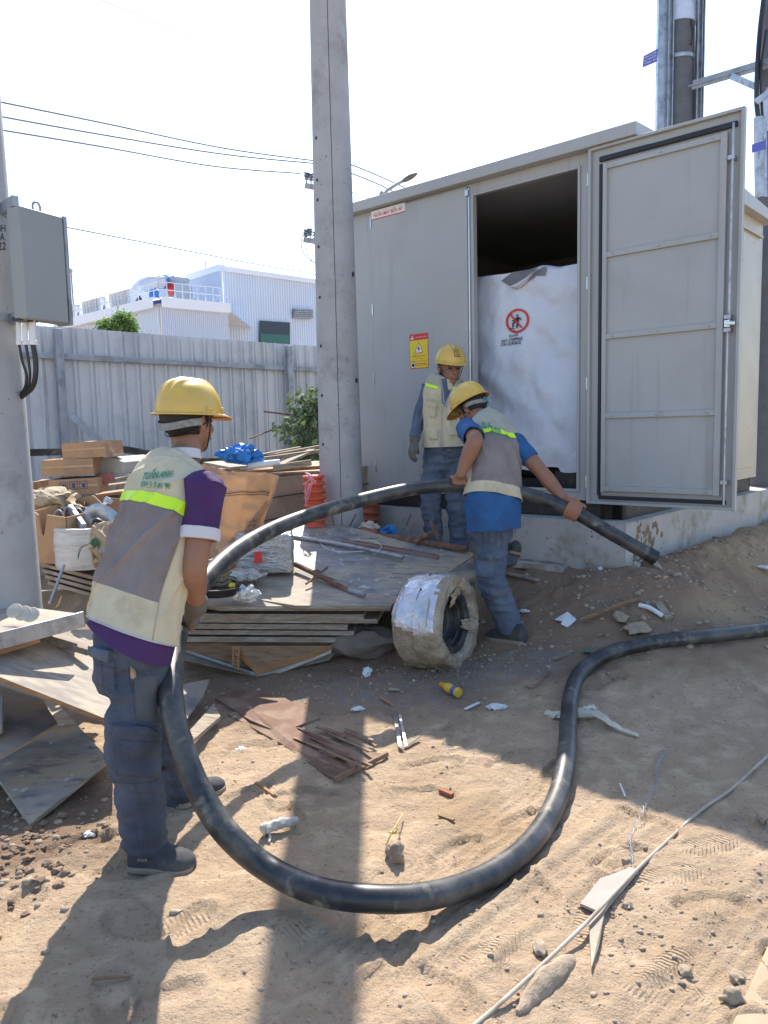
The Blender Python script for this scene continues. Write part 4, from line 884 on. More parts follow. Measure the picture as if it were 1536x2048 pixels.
# left boards
GL = 'boards lying at the left edge'
board('plywood_board', [(-60, 1222), (0, 1208), (55, 1214), (165, 1228), (165, 1242), (60, 1266), (-60, 1285)], [(0, 1210, 3.9), (165, 1235, 3.75), (-20, 1282, 3.25)], .014, FP2, 'dusty board at the left edge with porcelain discs on it', 'board', GL)
b = B(); b.bar(PY(-70, 1300, 3.2), PY(168, 1238, 3.6), .012, .075); solo(b, 'steel_formwork_angle', M_galv, 'long grey steel edge angle running along the left-hand dusty board', 'steel angle', bevel=.002)
b = B(); b.bar(PY(-70, 1318, 3.25), PY(73, 1272, 3.5), .06, .05); solo(b, 'timber_batten', M_plyraw, 'orange-brown timber batten beneath the steel edge angle', 'batten', bevel=.003)
board('plywood_board', [(-70, 1300), (60, 1260), (210, 1258), (260, 1330), (255, 1440), (205, 1435), (0, 1354), (-70, 1326)], [(-60, 1340, 3.15), (205, 1435, 3.15), (190, 1265, 4.0)], .02, [M_ply2, M_plyraw], 'big board in patchy sun behind the legs of the man in purple', 'board', GL, bevel=.002)
b = B(); b.bar(PY(60, 1276, 3.75) + Z * .02, PY(180, 1312, 3.6) + Z * .02, .03, .03); solo(b, 'timber_batten', M_wood, 'narrow pale batten lying across the big sunny board', 'batten')
board('plywood_board', [(-80, 1370), (-10, 1366), (85, 1400), (116, 1447), (0, 1512), (-80, 1545)], [(0, 1368, 3.6), (116, 1447, 3.35), (0, 1512, 3.0)], .02, FP3, 'shaded grey board at the left edge above the propped one', 'board', GL, bevel=.002)
board('plywood_board', [(-80, 1500), (-20, 1440), (105, 1395), (218, 1518), (60, 1648), (0, 1562)], [(62, 1648, PG(62, 1648).y - .02), (218, 1518, 3.3), (105, 1395, 3.95)], .02, FP_, 'grey board propped on the soil, half in sun, lower left', 'board', GL, bevel=.002)
board('plywood_board', [(-40, 1400), (6, 1390), (2, 1460), (-40, 1490)], [(-40, 1400, 3.3), (6, 1390, 3.3), (2, 1460, 3.1)], .015, FP3, 'sliver of upright board at the very left edge', 'board', GL)
board('plywood_board', [(365, 1450), (405, 1395), (420, 1358), (330, 1375), (330, 1480)], [(365, 1450, 3.75), (420, 1358, 4.3), (330, 1400, 3.9)], .018, FP3, 'dark board end leaning behind the hose and the man in purple', 'board', GL)
board('marked_plank', [(380, 1460), (428, 1407), (441, 1432), (388, 1478)], [(380, 1460, 3.6), (428, 1407, 4.0), (388, 1478, 3.5)], .02, [M_wood, M_plyedge], 'short marked plank end on the soil just right of the hose', 'plank')
# boards under the cartons at the left of the stack
GU = 'boards under the cartons'
for i, (y_, lb) in enumerate(((1128, 'topmost board under the open carton, slanting down to the right'), (1141, 'second board under the open carton'), (1153, 'third board under the open carton'), (1166, 'lowest board under the open carton'))):
    a_ = PY(78 + i * 6, y_ - 4, 4.8); c_ = PY(330, y_ + 62, 4.35); bk_ = Vector((.35, 1.1, .02)); b = B(); b.slab([a_, c_, c_ + bk_, a_ + bk_], .022); solo(b, 'plywood_board', FP3, lb, 'board', GU, smooth=False)
# discs
for i, (x, y, r_) in enumerate(((30, 1234, .036), (47, 1239, .038), (63, 1242, .038))):
    p = PY(x, y, 3.55); b = B(); b.lathe([(.005, -.004), (r_, -.002), (r_ * 1.03, 0), (r_ * .95, .003), (.01, .006)], p + Z * .03, 24, Matrix.Rotation(R(50), 3, 'X')); solo(b, 'porcelain_disc', M_cloth, ('pale porcelain disc nearest the left edge on the dusty board', 'middle pale porcelain disc on the dusty board', 'rightmost pale porcelain disc on the dusty board')[i], 'porcelain disc', 'porcelain discs', ang=15)

# ---------------------------------------------------------------- cartons and goods
def carton(px, Yn, depth, label, mats=None, tape=True, group='closed cartons in the heap', ink=None, name='carton'):
    # px: front-left-bottom, front-right-bottom, front-right-top, front-left-top, then left side back-bottom pixel
    a_, c_ = PY(*px[0], Yn[0]), PY(*px[1], Yn[1]); h_ = (PY(*px[3], Yn[0]).z - a_.z + PY(*px[2], Yn[1]).z - c_.z) / 2
    u = c_ - a_; L_ = u.length; u.normalize(); n_ = Z.cross(u); n_.normalize(); n_ = n_ if n_.y > 0 else -n_; z_ = u.cross(n_).normalized(); z_ = z_ if z_.z > 0 else -z_
    t = thing(name, label, 'carton', a_.lerp(c_, .5) + n_ * depth / 2, group)
    def P(x, y, z): return a_ + u * x + n_ * y + z_ * z
    b = B()
    def face(p00, p10, p11, p01, k):
        nn = (p10 - p00).cross(p01 - p00).normalized()
        b.grid(lambda s, v: p00.lerp(p10, s).lerp(p01.lerp(p11, s), v) + nn * (.006 * math.sin(s * math.pi) * math.sin(v * math.pi) * noise.noise(Vector((k * 3, s * 3, v * 2)))) * 3, 8, 6)
    V = [P(x, y, z) for x in (0, L_) for y in (0, depth) for z in (0, h_)]
    face(V[0], V[4], V[5], V[1], 1 + L_); face(V[4], V[6], V[7], V[5], 2); face(V[6], V[2], V[3], V[7], 3); face(V[2], V[0], V[1], V[3], 4); face(V[1], V[5], V[7], V[3], 5); face(V[0], V[2], V[6], V[4], 6)
    link(b, 'carton_box', M_card, t, ang=40)
    if tape:
        b = B(); w_ = .024; m_ = L_ if 0 else depth
        b.add([P(-.001, depth / 2 - w_, h_ + .002), P(L_ + .001, depth / 2 - w_, h_ + .002), P(L_ + .001, depth / 2 + w_, h_ + .002), P(-.001, depth / 2 + w_, h_ + .002), P(-.002, depth / 2 - w_, h_ * .6), P(-.002, depth / 2 + w_, h_ * .6)], [(0, 1, 2, 3), (4, 0, 3, 5)]); link(b, 'packing_tape', mat('packing_tape', (.46, .29, .165), .4, bump=0) if 'packing_tape' not in MATS else MATS['packing_tape'], t, smooth=False)
        b = B(); b.add([P(.002, -.0035, h_ * .48), P(L_ - .002, -.0035, h_ * .48), P(L_ - .002, -.0035, h_ * .62), P(.002, -.0035, h_ * .62)], [(0, 1, 2, 3)]); link(b, 'side_strap', MATS['packing_tape'], t, smooth=False)
    if ink:
        b = B()
        for kind, x0, x1, z0, z1 in ink:
            if kind == 'box':
                for q_ in ((x0, x1, z0, z0 + .03), (x0, x1, z1 - .03, z1), (x0, x0 + .01, z0, z1), (x1 - .01, x1, z0, z1)): b.add([P(q_[0] * L_, -.006, q_[2] * h_), P(q_[1] * L_, -.006, q_[2] * h_), P(q_[1] * L_, -.006, q_[3] * h_), P(q_[0] * L_, -.006, q_[3] * h_)], [(0, 1, 2, 3)])
            elif kind == 'bar': b.add([P(x0 * L_, -.006, z0 * h_), P(x1 * L_, -.006, z0 * h_), P(x1 * L_, -.006, z1 * h_), P(x0 * L_, -.006, z1 * h_)], [(0, 1, 2, 3)])
            elif kind == 'side': b.add([P(-.006, x0 * depth, z0 * h_), P(-.006, x1 * depth, z0 * h_), P(-.006, x1 * depth, z1 * h_), P(-.006, x0 * depth, z1 * h_)], [(0, 1, 2, 3)])
        link(b, 'printed_marks', M_ink, t, smooth=False)
    return t
carton([(126, 919), (213, 913), (212, 882), (124, 886)], (5.35, 5.35), .36, 'flat closed carton on top of the three-carton pile')
carton([(84, 954), (188, 949), (188, 916), (84, 921)], (5.3, 5.35), .36, 'middle closed carton of the pile beside the white offcut')
carton([(100, 993), (198, 987), (196, 955), (100, 961)], (5.25, 5.3), .36, 'printed bottom carton of the three-carton pile', ink=[('box', .22, .38, .35, .85), ('box', .42, .58, .35, .85), ('box', .62, .78, .35, .85), ('bar', .26, .34, .5, .7), ('bar', .47, .53, .45, .75), ('bar', .67, .74, .45, .7), ('side', .1, .9, .62, .86), ('side', .2, .5, .2, .5)])
carton([(60, 1000), (72, 999), (72, 963), (60, 965)], (5.5, 5.5), .3, 'sliver of an upright carton showing beside the left pole', tape=False)
b = B(); P = [PY(188, 917, 5.6), PY(219, 914, 5.6), PY(247, 924, 5.6), PY(246, 946, 5.6), PY(200, 952, 5.6), PY(188, 950, 5.6)]; 
b.add(P + [p + Vector((.1, .5, 0)) for p in P], [tuple(range(6)), tuple(range(11, 5, -1))] + [(i, i + 6, (i + 1) % 6 + 6, (i + 1) % 6) for i in range(6)]); solo(b, 'foam_offcut', mat('pale_green_foam', (.42, .42, .36), .8, bump=.1), 'pale grey wedge-shaped case behind the middle carton', 'case', smooth=False, bevel=.006)
b = B(); b.bar(PY(190, 962, 5.5), PY(225, 953, 5.5), .08, .07); solo(b, 'red_packet', mat('faded_red_card', (.36, .13, .11), .8, bump=.2), 'faded red packet beside the carton pile', 'packet', bevel=.004)
# open carton with pipe clamps in it
OC = thing('open_carton', 'open torn cardboard carton of steel clamps next to the left pole', 'carton', PY(105, 1125, 4.75))
a_, c_ = PY(75, 1125, 4.72), PY(138, 1128, 4.62); h_ = PY(72, 1020, 4.72).z - a_.z; u = (c_ - a_); u.z = 0; L_ = u.length; u.normalize(); n_ = Vector((-u.y, u.x, 0)); zb = a_.z
def OP(x, y, z): return Vector((a_.x, a_.y, zb)) + u * (x * L_) + n_ * y + Z * z * h_
def cwall(p, q, ztops, nseg=14):
    b_ = B(); t_ = (q - p).normalized().cross(Z) * .005
    pts = [p.lerp(q, i / nseg) for i in range(nseg + 1)]; zs = [np.interp(i / nseg, [k[0] for k in ztops], [k[1] for k in ztops]) * h_ for i in range(nseg + 1)]
    vs = []
    for o_ in (t_ * -1, t_):
        for pp, zz in zip(pts, zs): vs += [pp + o_, pp + o_ + Z * zz]
    n2 = 2 * (nseg + 1); fs = []
    for i in range(nseg): a = 2 * i; fs += [(a, a + 2, a + 3, a + 1), (n2 + a, n2 + a + 1, n2 + a + 3, n2 + a + 2), (a + 1, a + 3, n2 + a + 3, n2 + a + 1)]
    b_.add(vs, fs); return b_
link(cwall(OP(0, 0, 0), OP(1, 0, 0), [(0, .98), (.16, .9), (.2, .55), (.3, .5), (.42, .92), (1, .88)]), 'front_wall', M_card, OC, smooth=False)
link(cwall(OP(0, .34, 0), OP(1, .34, 0), [(0, 1.12), (.6, 1.2), (1, .95)]), 'back_wall', M_cardin, OC, smooth=False)
link(cwall(OP(0, 0, 0), OP(0, .34, 0), [(0, .98), (1, 1.1)]), 'side_wall', M_card, OC, smooth=False)
link(cwall(OP(1, 0, 0), OP(1, .34, 0), [(0, .88), (1, .95)]), 'side_wall', M_card, OC, smooth=False)
b = B(); b.slab([OP(0, 0, .02), OP(1, 0, .02), OP(1, .34, .02), OP(0, .34, .02)], .01, 0, 0); link(b, 'base', M_card, OC)
b = B()
for k in range(5):
    c = OP(.5 + .12 * (k % 3 - 1), .1 + .04 * k, .82 + .05 * (k % 2)); b.tube([c + u * (.04 * math.cos(t_)) + Z * (.05 * math.sin(t_)) + n_ * .01 * k for t_ in np.linspace(-.5, 3.6, 14)], .006, 6)
solo(b, 'pipe_clamps', M_galvd, 'tangle of bent grey clamp rods inside the open carton', 'clamps')
# second open carton behind
O2 = thing('open_carton', 'open cardboard carton holding a long clevis fitting, behind the white drum', 'carton', PY(200, 1060, 5.1))
b = B(); P = [PY(172, 990, 5.25), PY(262, 1000, 5.15), PY(262, 1060, 5.15), PY(172, 1060, 5.25)]; b.slab(P, .006, 0, 0); link(b, 'back_wall', M_cardin, O2, smooth=False)
b = B(); P = [PY(172, 990, 5.25), PY(172, 1062, 5.25), PY(168, 1066, 4.95), PY(168, 1005, 4.95)]; b.slab(P, .006, 0, 0); link(b, 'side_wall', M_card, O2, smooth=False)
# wrapped drum
WR = thing('wrapped_drum', 'big round roll wrapped in white stretch film on the boards', 'wrapped roll', PY(172, 1130, 4.62))
cX = PY(180, 1130, 4.75); rD = .20; zt2 = PY(150, 1058, 4.6).z
b = B(); prof = []
for i in range(15):
    t_ = i / 14; prof.append((rD * (.97 + .03 * math.sin(t_ * 3.1) + .02 * noise.noise(Vector((t_ * 5, 0, 0)))), lerp(cX.z, zt2, t_)))
prof = [(.01, cX.z)] + prof + [(rD * .93, zt2 + .004), (rD * .62, zt2), (rD * .60, zt2 - .12)]
b.lathe(prof, (cX.x, cX.y, 0), 48, cap=False); link(b, 'film_roll', mat('white_stretch_film', (.62, .62, .60), .3, var=.08, scale=5, bump=.6, bs=60, bd=.004, stretch=(1, 1, 6), c2=(.48, .46, .42), c2s=3), WR)
b = B(); b.tube([PY(128, 1130, 4.5), PY(100, 1206, 4.35)], .009, 8); b.lathe([(.012, 0), (.012, .01), (.008, .016)], PY(100, 1207, 4.35), 6); solo(b, 'long_bolt', M_galv, 'long zinc bolt leaning down from the wrapped roll', 'bolt')
# bits sticking out: fittings
b = B(); b.bar(PY(140, 1015, 4.9), PY(168, 1055, 4.6), .03, .045); solo(b, 'steel_bracket', M_galvd, 'grey flat steel bracket leaning across the open carton', 'bracket', bevel=.003)
b = B(); b.tube(sp3([PY(175, 1046, 4.75), PY(182, 1028, 4.75), PY(198, 1021, 4.72), PY(218, 1030, 4.7), PY(234, 1046, 4.65)], 6), [(.012, .045)] * 25, 8, side=(0, 1, 0)); solo(b, 'curved_strap', M_galv, 'bright curved steel strap arching above the white roll', 'steel strap')
b = B(); b.tube([PY(196, 1020, 4.85), PY(212, 1004, 4.85)], .012, 8); b.tube([PY(212, 1004, 4.85), PY(217, 996, 4.85)], .02, 8); b.tube([PY(212, 995, 4.8), PY(225, 1003, 4.8)], .008, 6); b.tube([PY(209, 1000, 4.8), PY(222, 1007, 4.8)], .008, 6); solo(b, 'clevis_fitting', M_chrome, 'shiny zinc clevis fitting poking up behind the strap', 'clevis')
b = B(); b.bar(PY(200, 1058, 4.5), PY(236, 1038, 4.5), .012, .03); solo(b, 'steel_bracket', M_galvd, 'slim steel bracket pointing up beside the vest of the man in purple', 'bracket')
b = B(); b.tube(sp3([PY(186, 1050, 4.6), PY(192, 1040, 4.6), PY(202, 1044, 4.6), PY(200, 1052, 4.58), PY(188, 1056, 4.55)], 5), .014, 8); solo(b, 'black_shackle', M_blackp, 'black shackle in the mouth of the white roll', 'shackle')
b = B(); b.lump(PY(137, 1008, 4.95), (.05, .04, .04), .5, 3, 2, 2); b.lump(PY(160, 1025, 4.9), (.07, .05, .04), .5, 3, 2, 5); solo(b, 'rusty_bolts_bag', mat('brass_rust', (.26, .17, .09), .6, metal=.3, bump=.5), 'clump of rusty bolts in a torn yellowish bag', 'bag of bolts')
def crumple(name, c, d, m, label, cat, seed=0, amp=.22, fr=1.6, M=None, sub=4, group=None):
    b = B(); b.lump(c, d, amp, fr, sub, seed, M); 
    for i, p in enumerate(b.v): 
        q_ = (p - Vector(c)) * (2.2 / max(d)) + Vector((seed, 0, 0)); q2 = q_ * 2.6; b.v[i] = p + Vector((noise.noise(q_), noise.noise(q_ + Vector((9, 0, 0))), noise.noise(q_ + Vector((0, 9, 0))))) * (min(d) * .5) + Vector((abs(noise.noise(q2)), abs(noise.noise(q2 + Vector((9, 0, 0)))), abs(noise.noise(q2 + Vector((0, 9, 0)))))) * (min(d) * .35)
    return solo(b, name, m, label, cat, group)
crumple('cloth_sack', PY(95, 1000, 5.0), (.16, .15, .06), M_sack, 'crumpled khaki sack draped behind the open carton', 'sack', 3)
crumple('cloth_sack', PY(128, 1010, 5.0), (.09, .1, .04), M_cloth, 'pale crumpled sheet beside the khaki sack', 'sheet', 8)
crumple('burlap_sack', PY(214, 1095, 4.4), (.09, .12, .13), M_sack, 'burlap sack slumped against the white roll', 'sack', 5)
b = B()
for i in range(2): b.tube(sp3([PY(190, 1075 + i, 4.3), PY(178, 1088, 4.25), PY(160 + i * 3, 1096, 4.25), PY(156, 1118, 4.3)], 4), .002, 5)
b.lump(PY(190, 1086, 4.28), (.022, .012, .022), .4, 3, 2); solo(b, 'cloth_scrap', mat('green_cloth', (.05, .13, .06), .8, bump=.3), 'scrap of green cloth with loose thread on the sack', 'cloth scrap')
# long crate behind
CR = thing('wooden_crate', 'long brown crate in the sun behind the orange sack', 'crate', PY(560, 1040, 6.3))
b = B(); a_, c_ = PY(500, 962, 6.3), PY(735, 932, 6.3 + .75); d_ = c_ - a_; back_ = Vector((-.25, .62, .06)); h_ = .75
b.slab([a_, c_, c_ + back_, a_ + back_], .02, 0, 1)
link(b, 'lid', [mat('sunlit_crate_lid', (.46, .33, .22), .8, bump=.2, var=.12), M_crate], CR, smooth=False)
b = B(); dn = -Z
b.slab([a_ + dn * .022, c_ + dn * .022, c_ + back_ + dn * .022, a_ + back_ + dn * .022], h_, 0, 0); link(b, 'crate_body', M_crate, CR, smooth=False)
b = B(); fo = Vector((d_.y, -d_.x, 0)).normalized() * .01
for z_ in (.16, .34): b.bar(a_ + fo - Z * z_, c_ + fo - Z * z_, .006, .008)
link(b, 'board_seams', M_blk, CR)
# orange conduits
def corrug(pts, r, label, m):
    b = B(); P = sp3(pts, 60); L_ = 0; out = []; 
    for i, p in enumerate(P):
        if i: L_ += (p - P[i - 1]).length
        out.append(r * (1 + .16 * math.sin(L_ * 2 * math.pi / .055)))
    b.tube(P, out, 20); return solo(b, 'corrugated_conduit', m, label, 'corrugated conduit', 'orange corrugated conduits')
corrug([PY(627, 950, 6.0), PY(630, 1000, 6.0), PY(632, 1052, 6.0)], .078, 'bright orange corrugated conduit left of the pole, tied with pink string', M_orange)
corrug([PY(742, 985, 6.75), PY(740, 1020, 6.7), PY(738, 1055, 6.7)], .075, 'darker orange corrugated conduit right of the pole under the kiosk', M_orange2)
b = B(); r6 = random.Random(4)
for i in range(7):
    x0 = 612 + r6.uniform(-5, 8); b.tube(sp3([PY(x0, 948 + r6.uniform(-4, 4), 5.9), PY(x0 + r6.uniform(5, 18), 958 + r6.uniform(-6, 8), 5.85), PY(x0 + r6.uniform(0, 10), 972, 5.86), PY(612 + r6.uniform(-3, 4), 985 + r6.uniform(0, 30), 5.9)], 5), .004, 5)
solo(b, 'pink_string', mat('pink_string', (.75, .30, .38), .5, bump=0), 'loose pink string tied round the bright orange conduit', 'string')
# woven sack, hollow and translucent
b = B()
def sackf(u, v):
    px_ = lerp(lerp(385, 548, u), lerp(395, 500, u), v); py_ = lerp(lerp(930, 965, u) + 8 * math.sin(u * 5), lerp(1120, 1108, u), v)
    bow = math.sin(u * math.pi) * .18; p = PY(px_, py_, 5.15 - bow); return p + Vector((.03 * noise.noise(p * 6), .07 * noise.noise(p * 4) + .035 * abs(noise.noise(p * 9)) + .015 * noise.noise(p * 20), .02 * noise.noise(p * 7)))
def sackb(u, v):
    p = sackf(u, v); return p + Vector((.02, .10 + .32 * math.sin(u * math.pi), -.0))
b.grid(sackf, 40, 40); b.grid(sackb, 40, 40, flip=True)
SK = thing('woven_sack', 'open orange-brown woven sack glowing in the sun behind the man in purple', 'sack', PY(460, 1115, 5.1)); link(b, 'sack_cloth', M_bag, SK, ang=80)
b = B()
for dv, w_ in ((.20, .010), (.228, .006), (.185, .003), (.24, .003)):
    b.grid(lambda u, v: sackf(u, dv + .05 * u * 0 + v * w_) + Vector((0, -.008, 0)), 40, 1)
def sq(x, y): return sackf(.80 + .17 * x, .60 - .03 * y) + Vector((0, -.01, 0))
def sq2(x, y): return sackf(.80 + .15 * x, .65 - .03 * y) + Vector((0, -.01, 0))
write(b, 'HYDRO', sq); write(b, 'PORTLAND', sq2)
for a in ((.77, .99, .55, .553), (.77, .99, .70, .703), (.77, .775, .55, .703)): b.grid(lambda u, v, a=a: sackf(lerp(a[0], a[1], u), lerp(a[2], a[3], v)) + Vector((0, -.008, 0)), 8, 2)
link(b, 'printed_stripes', M_blk, SK)
# silver parcel
SP = thing('wrapped_parcel', 'squarish parcel wrapped in shiny silver film on the muddy board', 'parcel', PY(545, 1158, 4.95))
b = B(); a_, c_ = PY(470, 1148, 4.95), PY(588, 1150, 5.0)
u = (c_ - a_); L_ = u.length; u.normalize(); n_ = Vector((-u.y, u.x, .03)).normalized(); h_ = PY(588, 1068, 5.0).z - c_.z
def spf(p):
    q_ = p * 7; return p + Vector((noise.noise(q_), noise.noise(q_ + Vector((5, 0, 0))), noise.noise(q_ + Vector((0, 5, 0))))) * .006 + Vector((abs(noise.noise(p * 12)), abs(noise.noise(p * 12 + Vector((5, 0, 0)))), abs(noise.noise(p * 12 + Vector((0, 5, 0)))))) * .012
def rb(u_, v_, w_):      # superellipsoid-like rounded box
    return a_ + u * (L_ * (u_ + 1) / 2) + n_ * (.32 * (v_ + 1) / 2) + Z * (h_ * (w_ + 1) / 2)
import bmesh
bm = bmesh.new(); bmesh.ops.create_cube(bm, size=2); bmesh.ops.subdivide_edges(bm, edges=bm.edges[:], cuts=18, use_grid_fill=True); vs = []
for v in bm.verts:
    p = v.co; L4 = (abs(p.x) ** 11 + abs(p.y) ** 11 + abs(p.z) ** 11) ** (1 / 11); p = p / L4; vs.append(spf(rb(p.x, p.y, p.z)))
b.add(vs, [[v.index for v in f.verts] for f in bm.faces]); bm.free(); link(b, 'foil_wrap', M_foil, SP, ang=60)
b = B(); pf = lambda x, y: PY(lerp(508, 524, x), lerp(1126, 1104, y), 4.915) ; b.slab([pf(0, 0), pf(1, 0), pf(1, 1), pf(0, 1)], .006); link(b, 'red_label', M_red, SP, smooth=False)
crumple('crumpled_film', PY(490, 1150, 4.85), (.13, .09, .035), M_foil, 'loose crumpled film at the foot of the silver parcel', 'plastic film', 6)
# tray, gloves, clear bag
TR = B(); TR.lathe([(.02, 0), (.10, 0), (.125, .045), (.13, .045), (.105, -.004), (.02, -.006)], PY(437, 1188, 4.45), 28); TR.lathe([(.11, .03), (.02, .036)], PY(437, 1188, 4.45), 10); solo(TR, 'black_tray', M_blackp, 'round black plastic dish on the stack by the hose', 'tray')
b = B()
for i in range(4): b.tube(sp3([PY(420, 1172 - i * 9, 4.5), PY(432, 1168 - i * 9, 4.5), PY(445, 1170 - i * 9, 4.5), PY(458 - i % 2 * 4, 1163 - i * 9, 4.5)], 4), [.012] * 12 + [.013], 8, round_=True)
b.lump(PY(424, 1160, 4.5), (.04, .035, .04), .2, 2, 2); solo(b, 'old_glove', mat('mud_glove', (.20, .15, .10), .9, bump=.4), 'pile of muddy work-glove fingers on the black dish', 'glove')
crumple('clear_bag', PY(487, 1188, 4.5), (.075, .06, .045), M_clear, 'small clear plastic bag of hardware next to the black dish', 'plastic bag', 9)
crumple('yellow_packet', PY(463, 1172, 4.5), (.02, .02, .02), M_yel, 'tiny yellow packet between the glove and the clear bag', 'packet', 2, sub=2)
# rods and tubes on the boards
def rod(pts, r, m, name, label, cat, n=8, thread=0, extra=None):
    b = B(); P = sp3([PY(*p) for p in pts], 30 if thread else 4); b.tube(P, [r * (1 + (.12 if i % 2 else 0)) for i in range(len(P))] if thread else r, n)
    if extra: extra(b)
    return solo(b, name, m, label, cat)
def nutx(b):
    p = PY(634, 1148, 4.98); b.lathe([(.03, -.015), (.03, .015)], p, 8, Matrix.Rotation(R(70), 3, 'X')); b.tube([PY(612, 1168, 4.85), PY(655, 1135, 5.05)], .008, 6)
rod([(590, 1128, 5.15), (640, 1152, 4.98), (705, 1186, 4.8)], .017, M_rust, 'threaded_prop', 'rusty threaded prop screw with wing nut lying below the silver parcel', 'threaded rod', 10, 1, nutx)
rod([(698, 1180, 4.8), (730, 1190, 4.72)], .014, M_galvd, 'prop_tip', 'grey tube end of the prop screw near the wrapped coil', 'tube end')
rod([(570, 1070, 5.75), (700, 1092, 5.5), (806, 1115, 5.3)], .016, M_galv, 'steel_conduit', 'long pale steel tube across the film-faced board', 'steel tube')
b = B(); b.bar(PY(684, 1085, 5.66), PY(877, 1118, 5.36), .045, .022); b.bar(PY(684, 1083, 5.70), PY(877, 1115, 5.40), .006, .05); solo(b, 'steel_channel', M_rustred, 'punched reddish-brown steel channel lying on the board', 'steel channel', bevel=.002)
def stub(b):
    b.tube(sp3([PY(830, 1085, 5.6), PY(850, 1072, 5.6), PY(868, 1064, 5.6)], 4), .018, 8); b.bar(PY(862, 1042, 5.55), PY(878, 1080, 5.5), .03, .012); b.tube([PY(818, 1080, 5.6), PY(828, 1045, 5.7)], .006, 5)
rod([(730, 1066, 5.9), (830, 1082, 5.65), (935, 1098, 5.45)], .024, M_rust, 'rusty_pipe', 'thick rusty pipe with a bent stub lying at the feet of the rear man', 'rusty pipe', 10, 0, stub)
b = B(); b.bar(PY(722, 1060, 5.95), PY(752, 1068, 5.85), .05, .05); solo(b, 'brick_piece', mat('red_brick', (.34, .12, .07), .9, bump=.4), 'piece of red brick under the rusty pipe end', 'brick', bevel=.004)
crumple('white_rag', PY(737, 1054, 6.0), (.075, .05, .035), M_cloth, 'white rag beside the pole on top of the board', 'rag', 12)
crumple('blue_packet', PY(776, 1062, 6.0), (.06, .04, .035), M_blue, 'bright blue crumpled packet behind the rusty pipe', 'packet', 13)
b = B()
for x0, x1 in ((668, 664), (700, 712), (812, 822)): b.tube([PY(x0, 1052, 6.0), PY(x1, 1028, 6.0)], .006, 5)
solo(b, 'rebar_stubs', M_rust, 'short rusty bar ends sticking up at the foot of the pole', 'rebar')
b = B(); b.tube(sp3([PY(640, 1086, 5.6), PY(655, 1098, 5.5), PY(690, 1104, 5.4), PY(760, 1098, 5.5), PY(748, 1082, 5.6), PY(700, 1080, 5.65)], 6), .0025, 5); solo(b, 'thin_wire', M_whp, 'thin pale wire looping over the steel tube', 'wire')

# ---------------------------------------------------------------- lumber and clutter on the heap
r8 = random.Random(21); lab = 0
def plank(x0, y0, Y0, x1, y1, Y1, w_, t_, m, label):
    b = B(); b.bar(PY(x0, y0, Y0), PY(x1, y1, Y1), w_, t_); return solo(b, 'scrap_plank', m, label, 'plank', 'scrap planks on the heap', bevel=.002)
for a in ((430, 932, 6.9, 655, 890, 7.2, .10, .025, M_wood, 'long pale plank topping the scrap heap, rising to the pole'),
          (470, 925, 6.7, 640, 902, 6.9, .12, .03, M_wood, 'grey plank just under the long pale one'),
          (560, 930, 6.6, 625, 900, 6.9, .09, .02, M_ply2, 'short tilted plank left of the bush'),
          (548, 936, 6.5, 622, 925, 6.5, .12, .05, M_wood, 'thick grey timber block lying on the crate'),
          (440, 948, 6.45, 650, 934, 6.7, .08, .03, M_woodb, 'dark brown lath lying along the top of the crate'),
          (425, 925, 6.3, 478, 935, 6.2, .25, .02, M_ply2, 'pale board end right behind the face of the man in purple'),
          (470, 958, 6.2, 522, 964, 6.1, .07, .02, M_wood, 'short grey batten on the near end of the crate'),
          (220, 962, 6.6, 330, 938, 6.9, .10, .03, M_wood, 'weathered plank just left of the man in purple'),
          (200, 975, 6.3, 340, 956, 6.6, .14, .03, M_wood, 'broad grey plank left of the man in purple'),
          (190, 990, 6.1, 300, 975, 6.3, .2, .02, M_cardin, 'flattened pale cardboard left of the man in purple'),
          (490, 916, 7.1, 600, 895, 7.4, .06, .02, M_ply2, 'thin pale lath at the back of the heap')): plank(*a)
rod([(480, 934, 6.5), (560, 925, 6.5)], .03, M_white, 'white_pipe', 'white plastic pipe length on the scrap heap', 'plastic pipe', 12)
rod([(528, 823, 7.9), (600, 832, 8.1)], .009, M_rust, 'rusty_bar', 'upper rusty bar sticking out of the bush', 'rusty bar', 5)
rod([(499, 877, 7.6), (585, 845, 8.0)], .009, M_rust, 'rusty_bar', 'lower rusty bar pointing down left from the bush', 'rusty bar', 5)
b = B()
for i in range(6): b.tube(sp3([PY(40, 900 + i * 2.2, 6.9), PY(150, 898 + i * 2, 6.9), PY(240, 893 + i * 2.2, 6.9), PY(330, 908 + i * 2, 6.8), PY(430, 918 + i * 2.5, 6.6), PY(560, 908 + i * 2, 7)], 6), .0085, 6)
solo(b, 'black_cables', M_pipe, 'bundle of black cables sagging along the foot of the fence', 'cable bundle')
crumple('blue_bag', PY(475, 912, 6.5), (.14, .10, .085), M_blue, 'crumpled bright blue plastic bag on top of the heap', 'plastic bag', 4, amp=.35)
b = B()
for i in range(150):
    x = r8.uniform(-3.6, -.5); y = r8.uniform(6.0, 7.6); z_ = g1(x, y); a_ = r8.uniform(0, 3.14); c = Vector((x, y, z_ + .03)); d_ = Vector((math.cos(a_), math.sin(a_) * .6, r8.uniform(-.15, .15))) * r8.uniform(.05, .35)
    b.k = r8.randrange(3); b.bar(c - d_, c + d_, r8.uniform(.02, .10), r8.uniform(.008, .025))
o = link(b, 'wood_debris', [M_wood, M_ply2, M_woodb], None, smooth=False); o['kind'] = 'stuff'

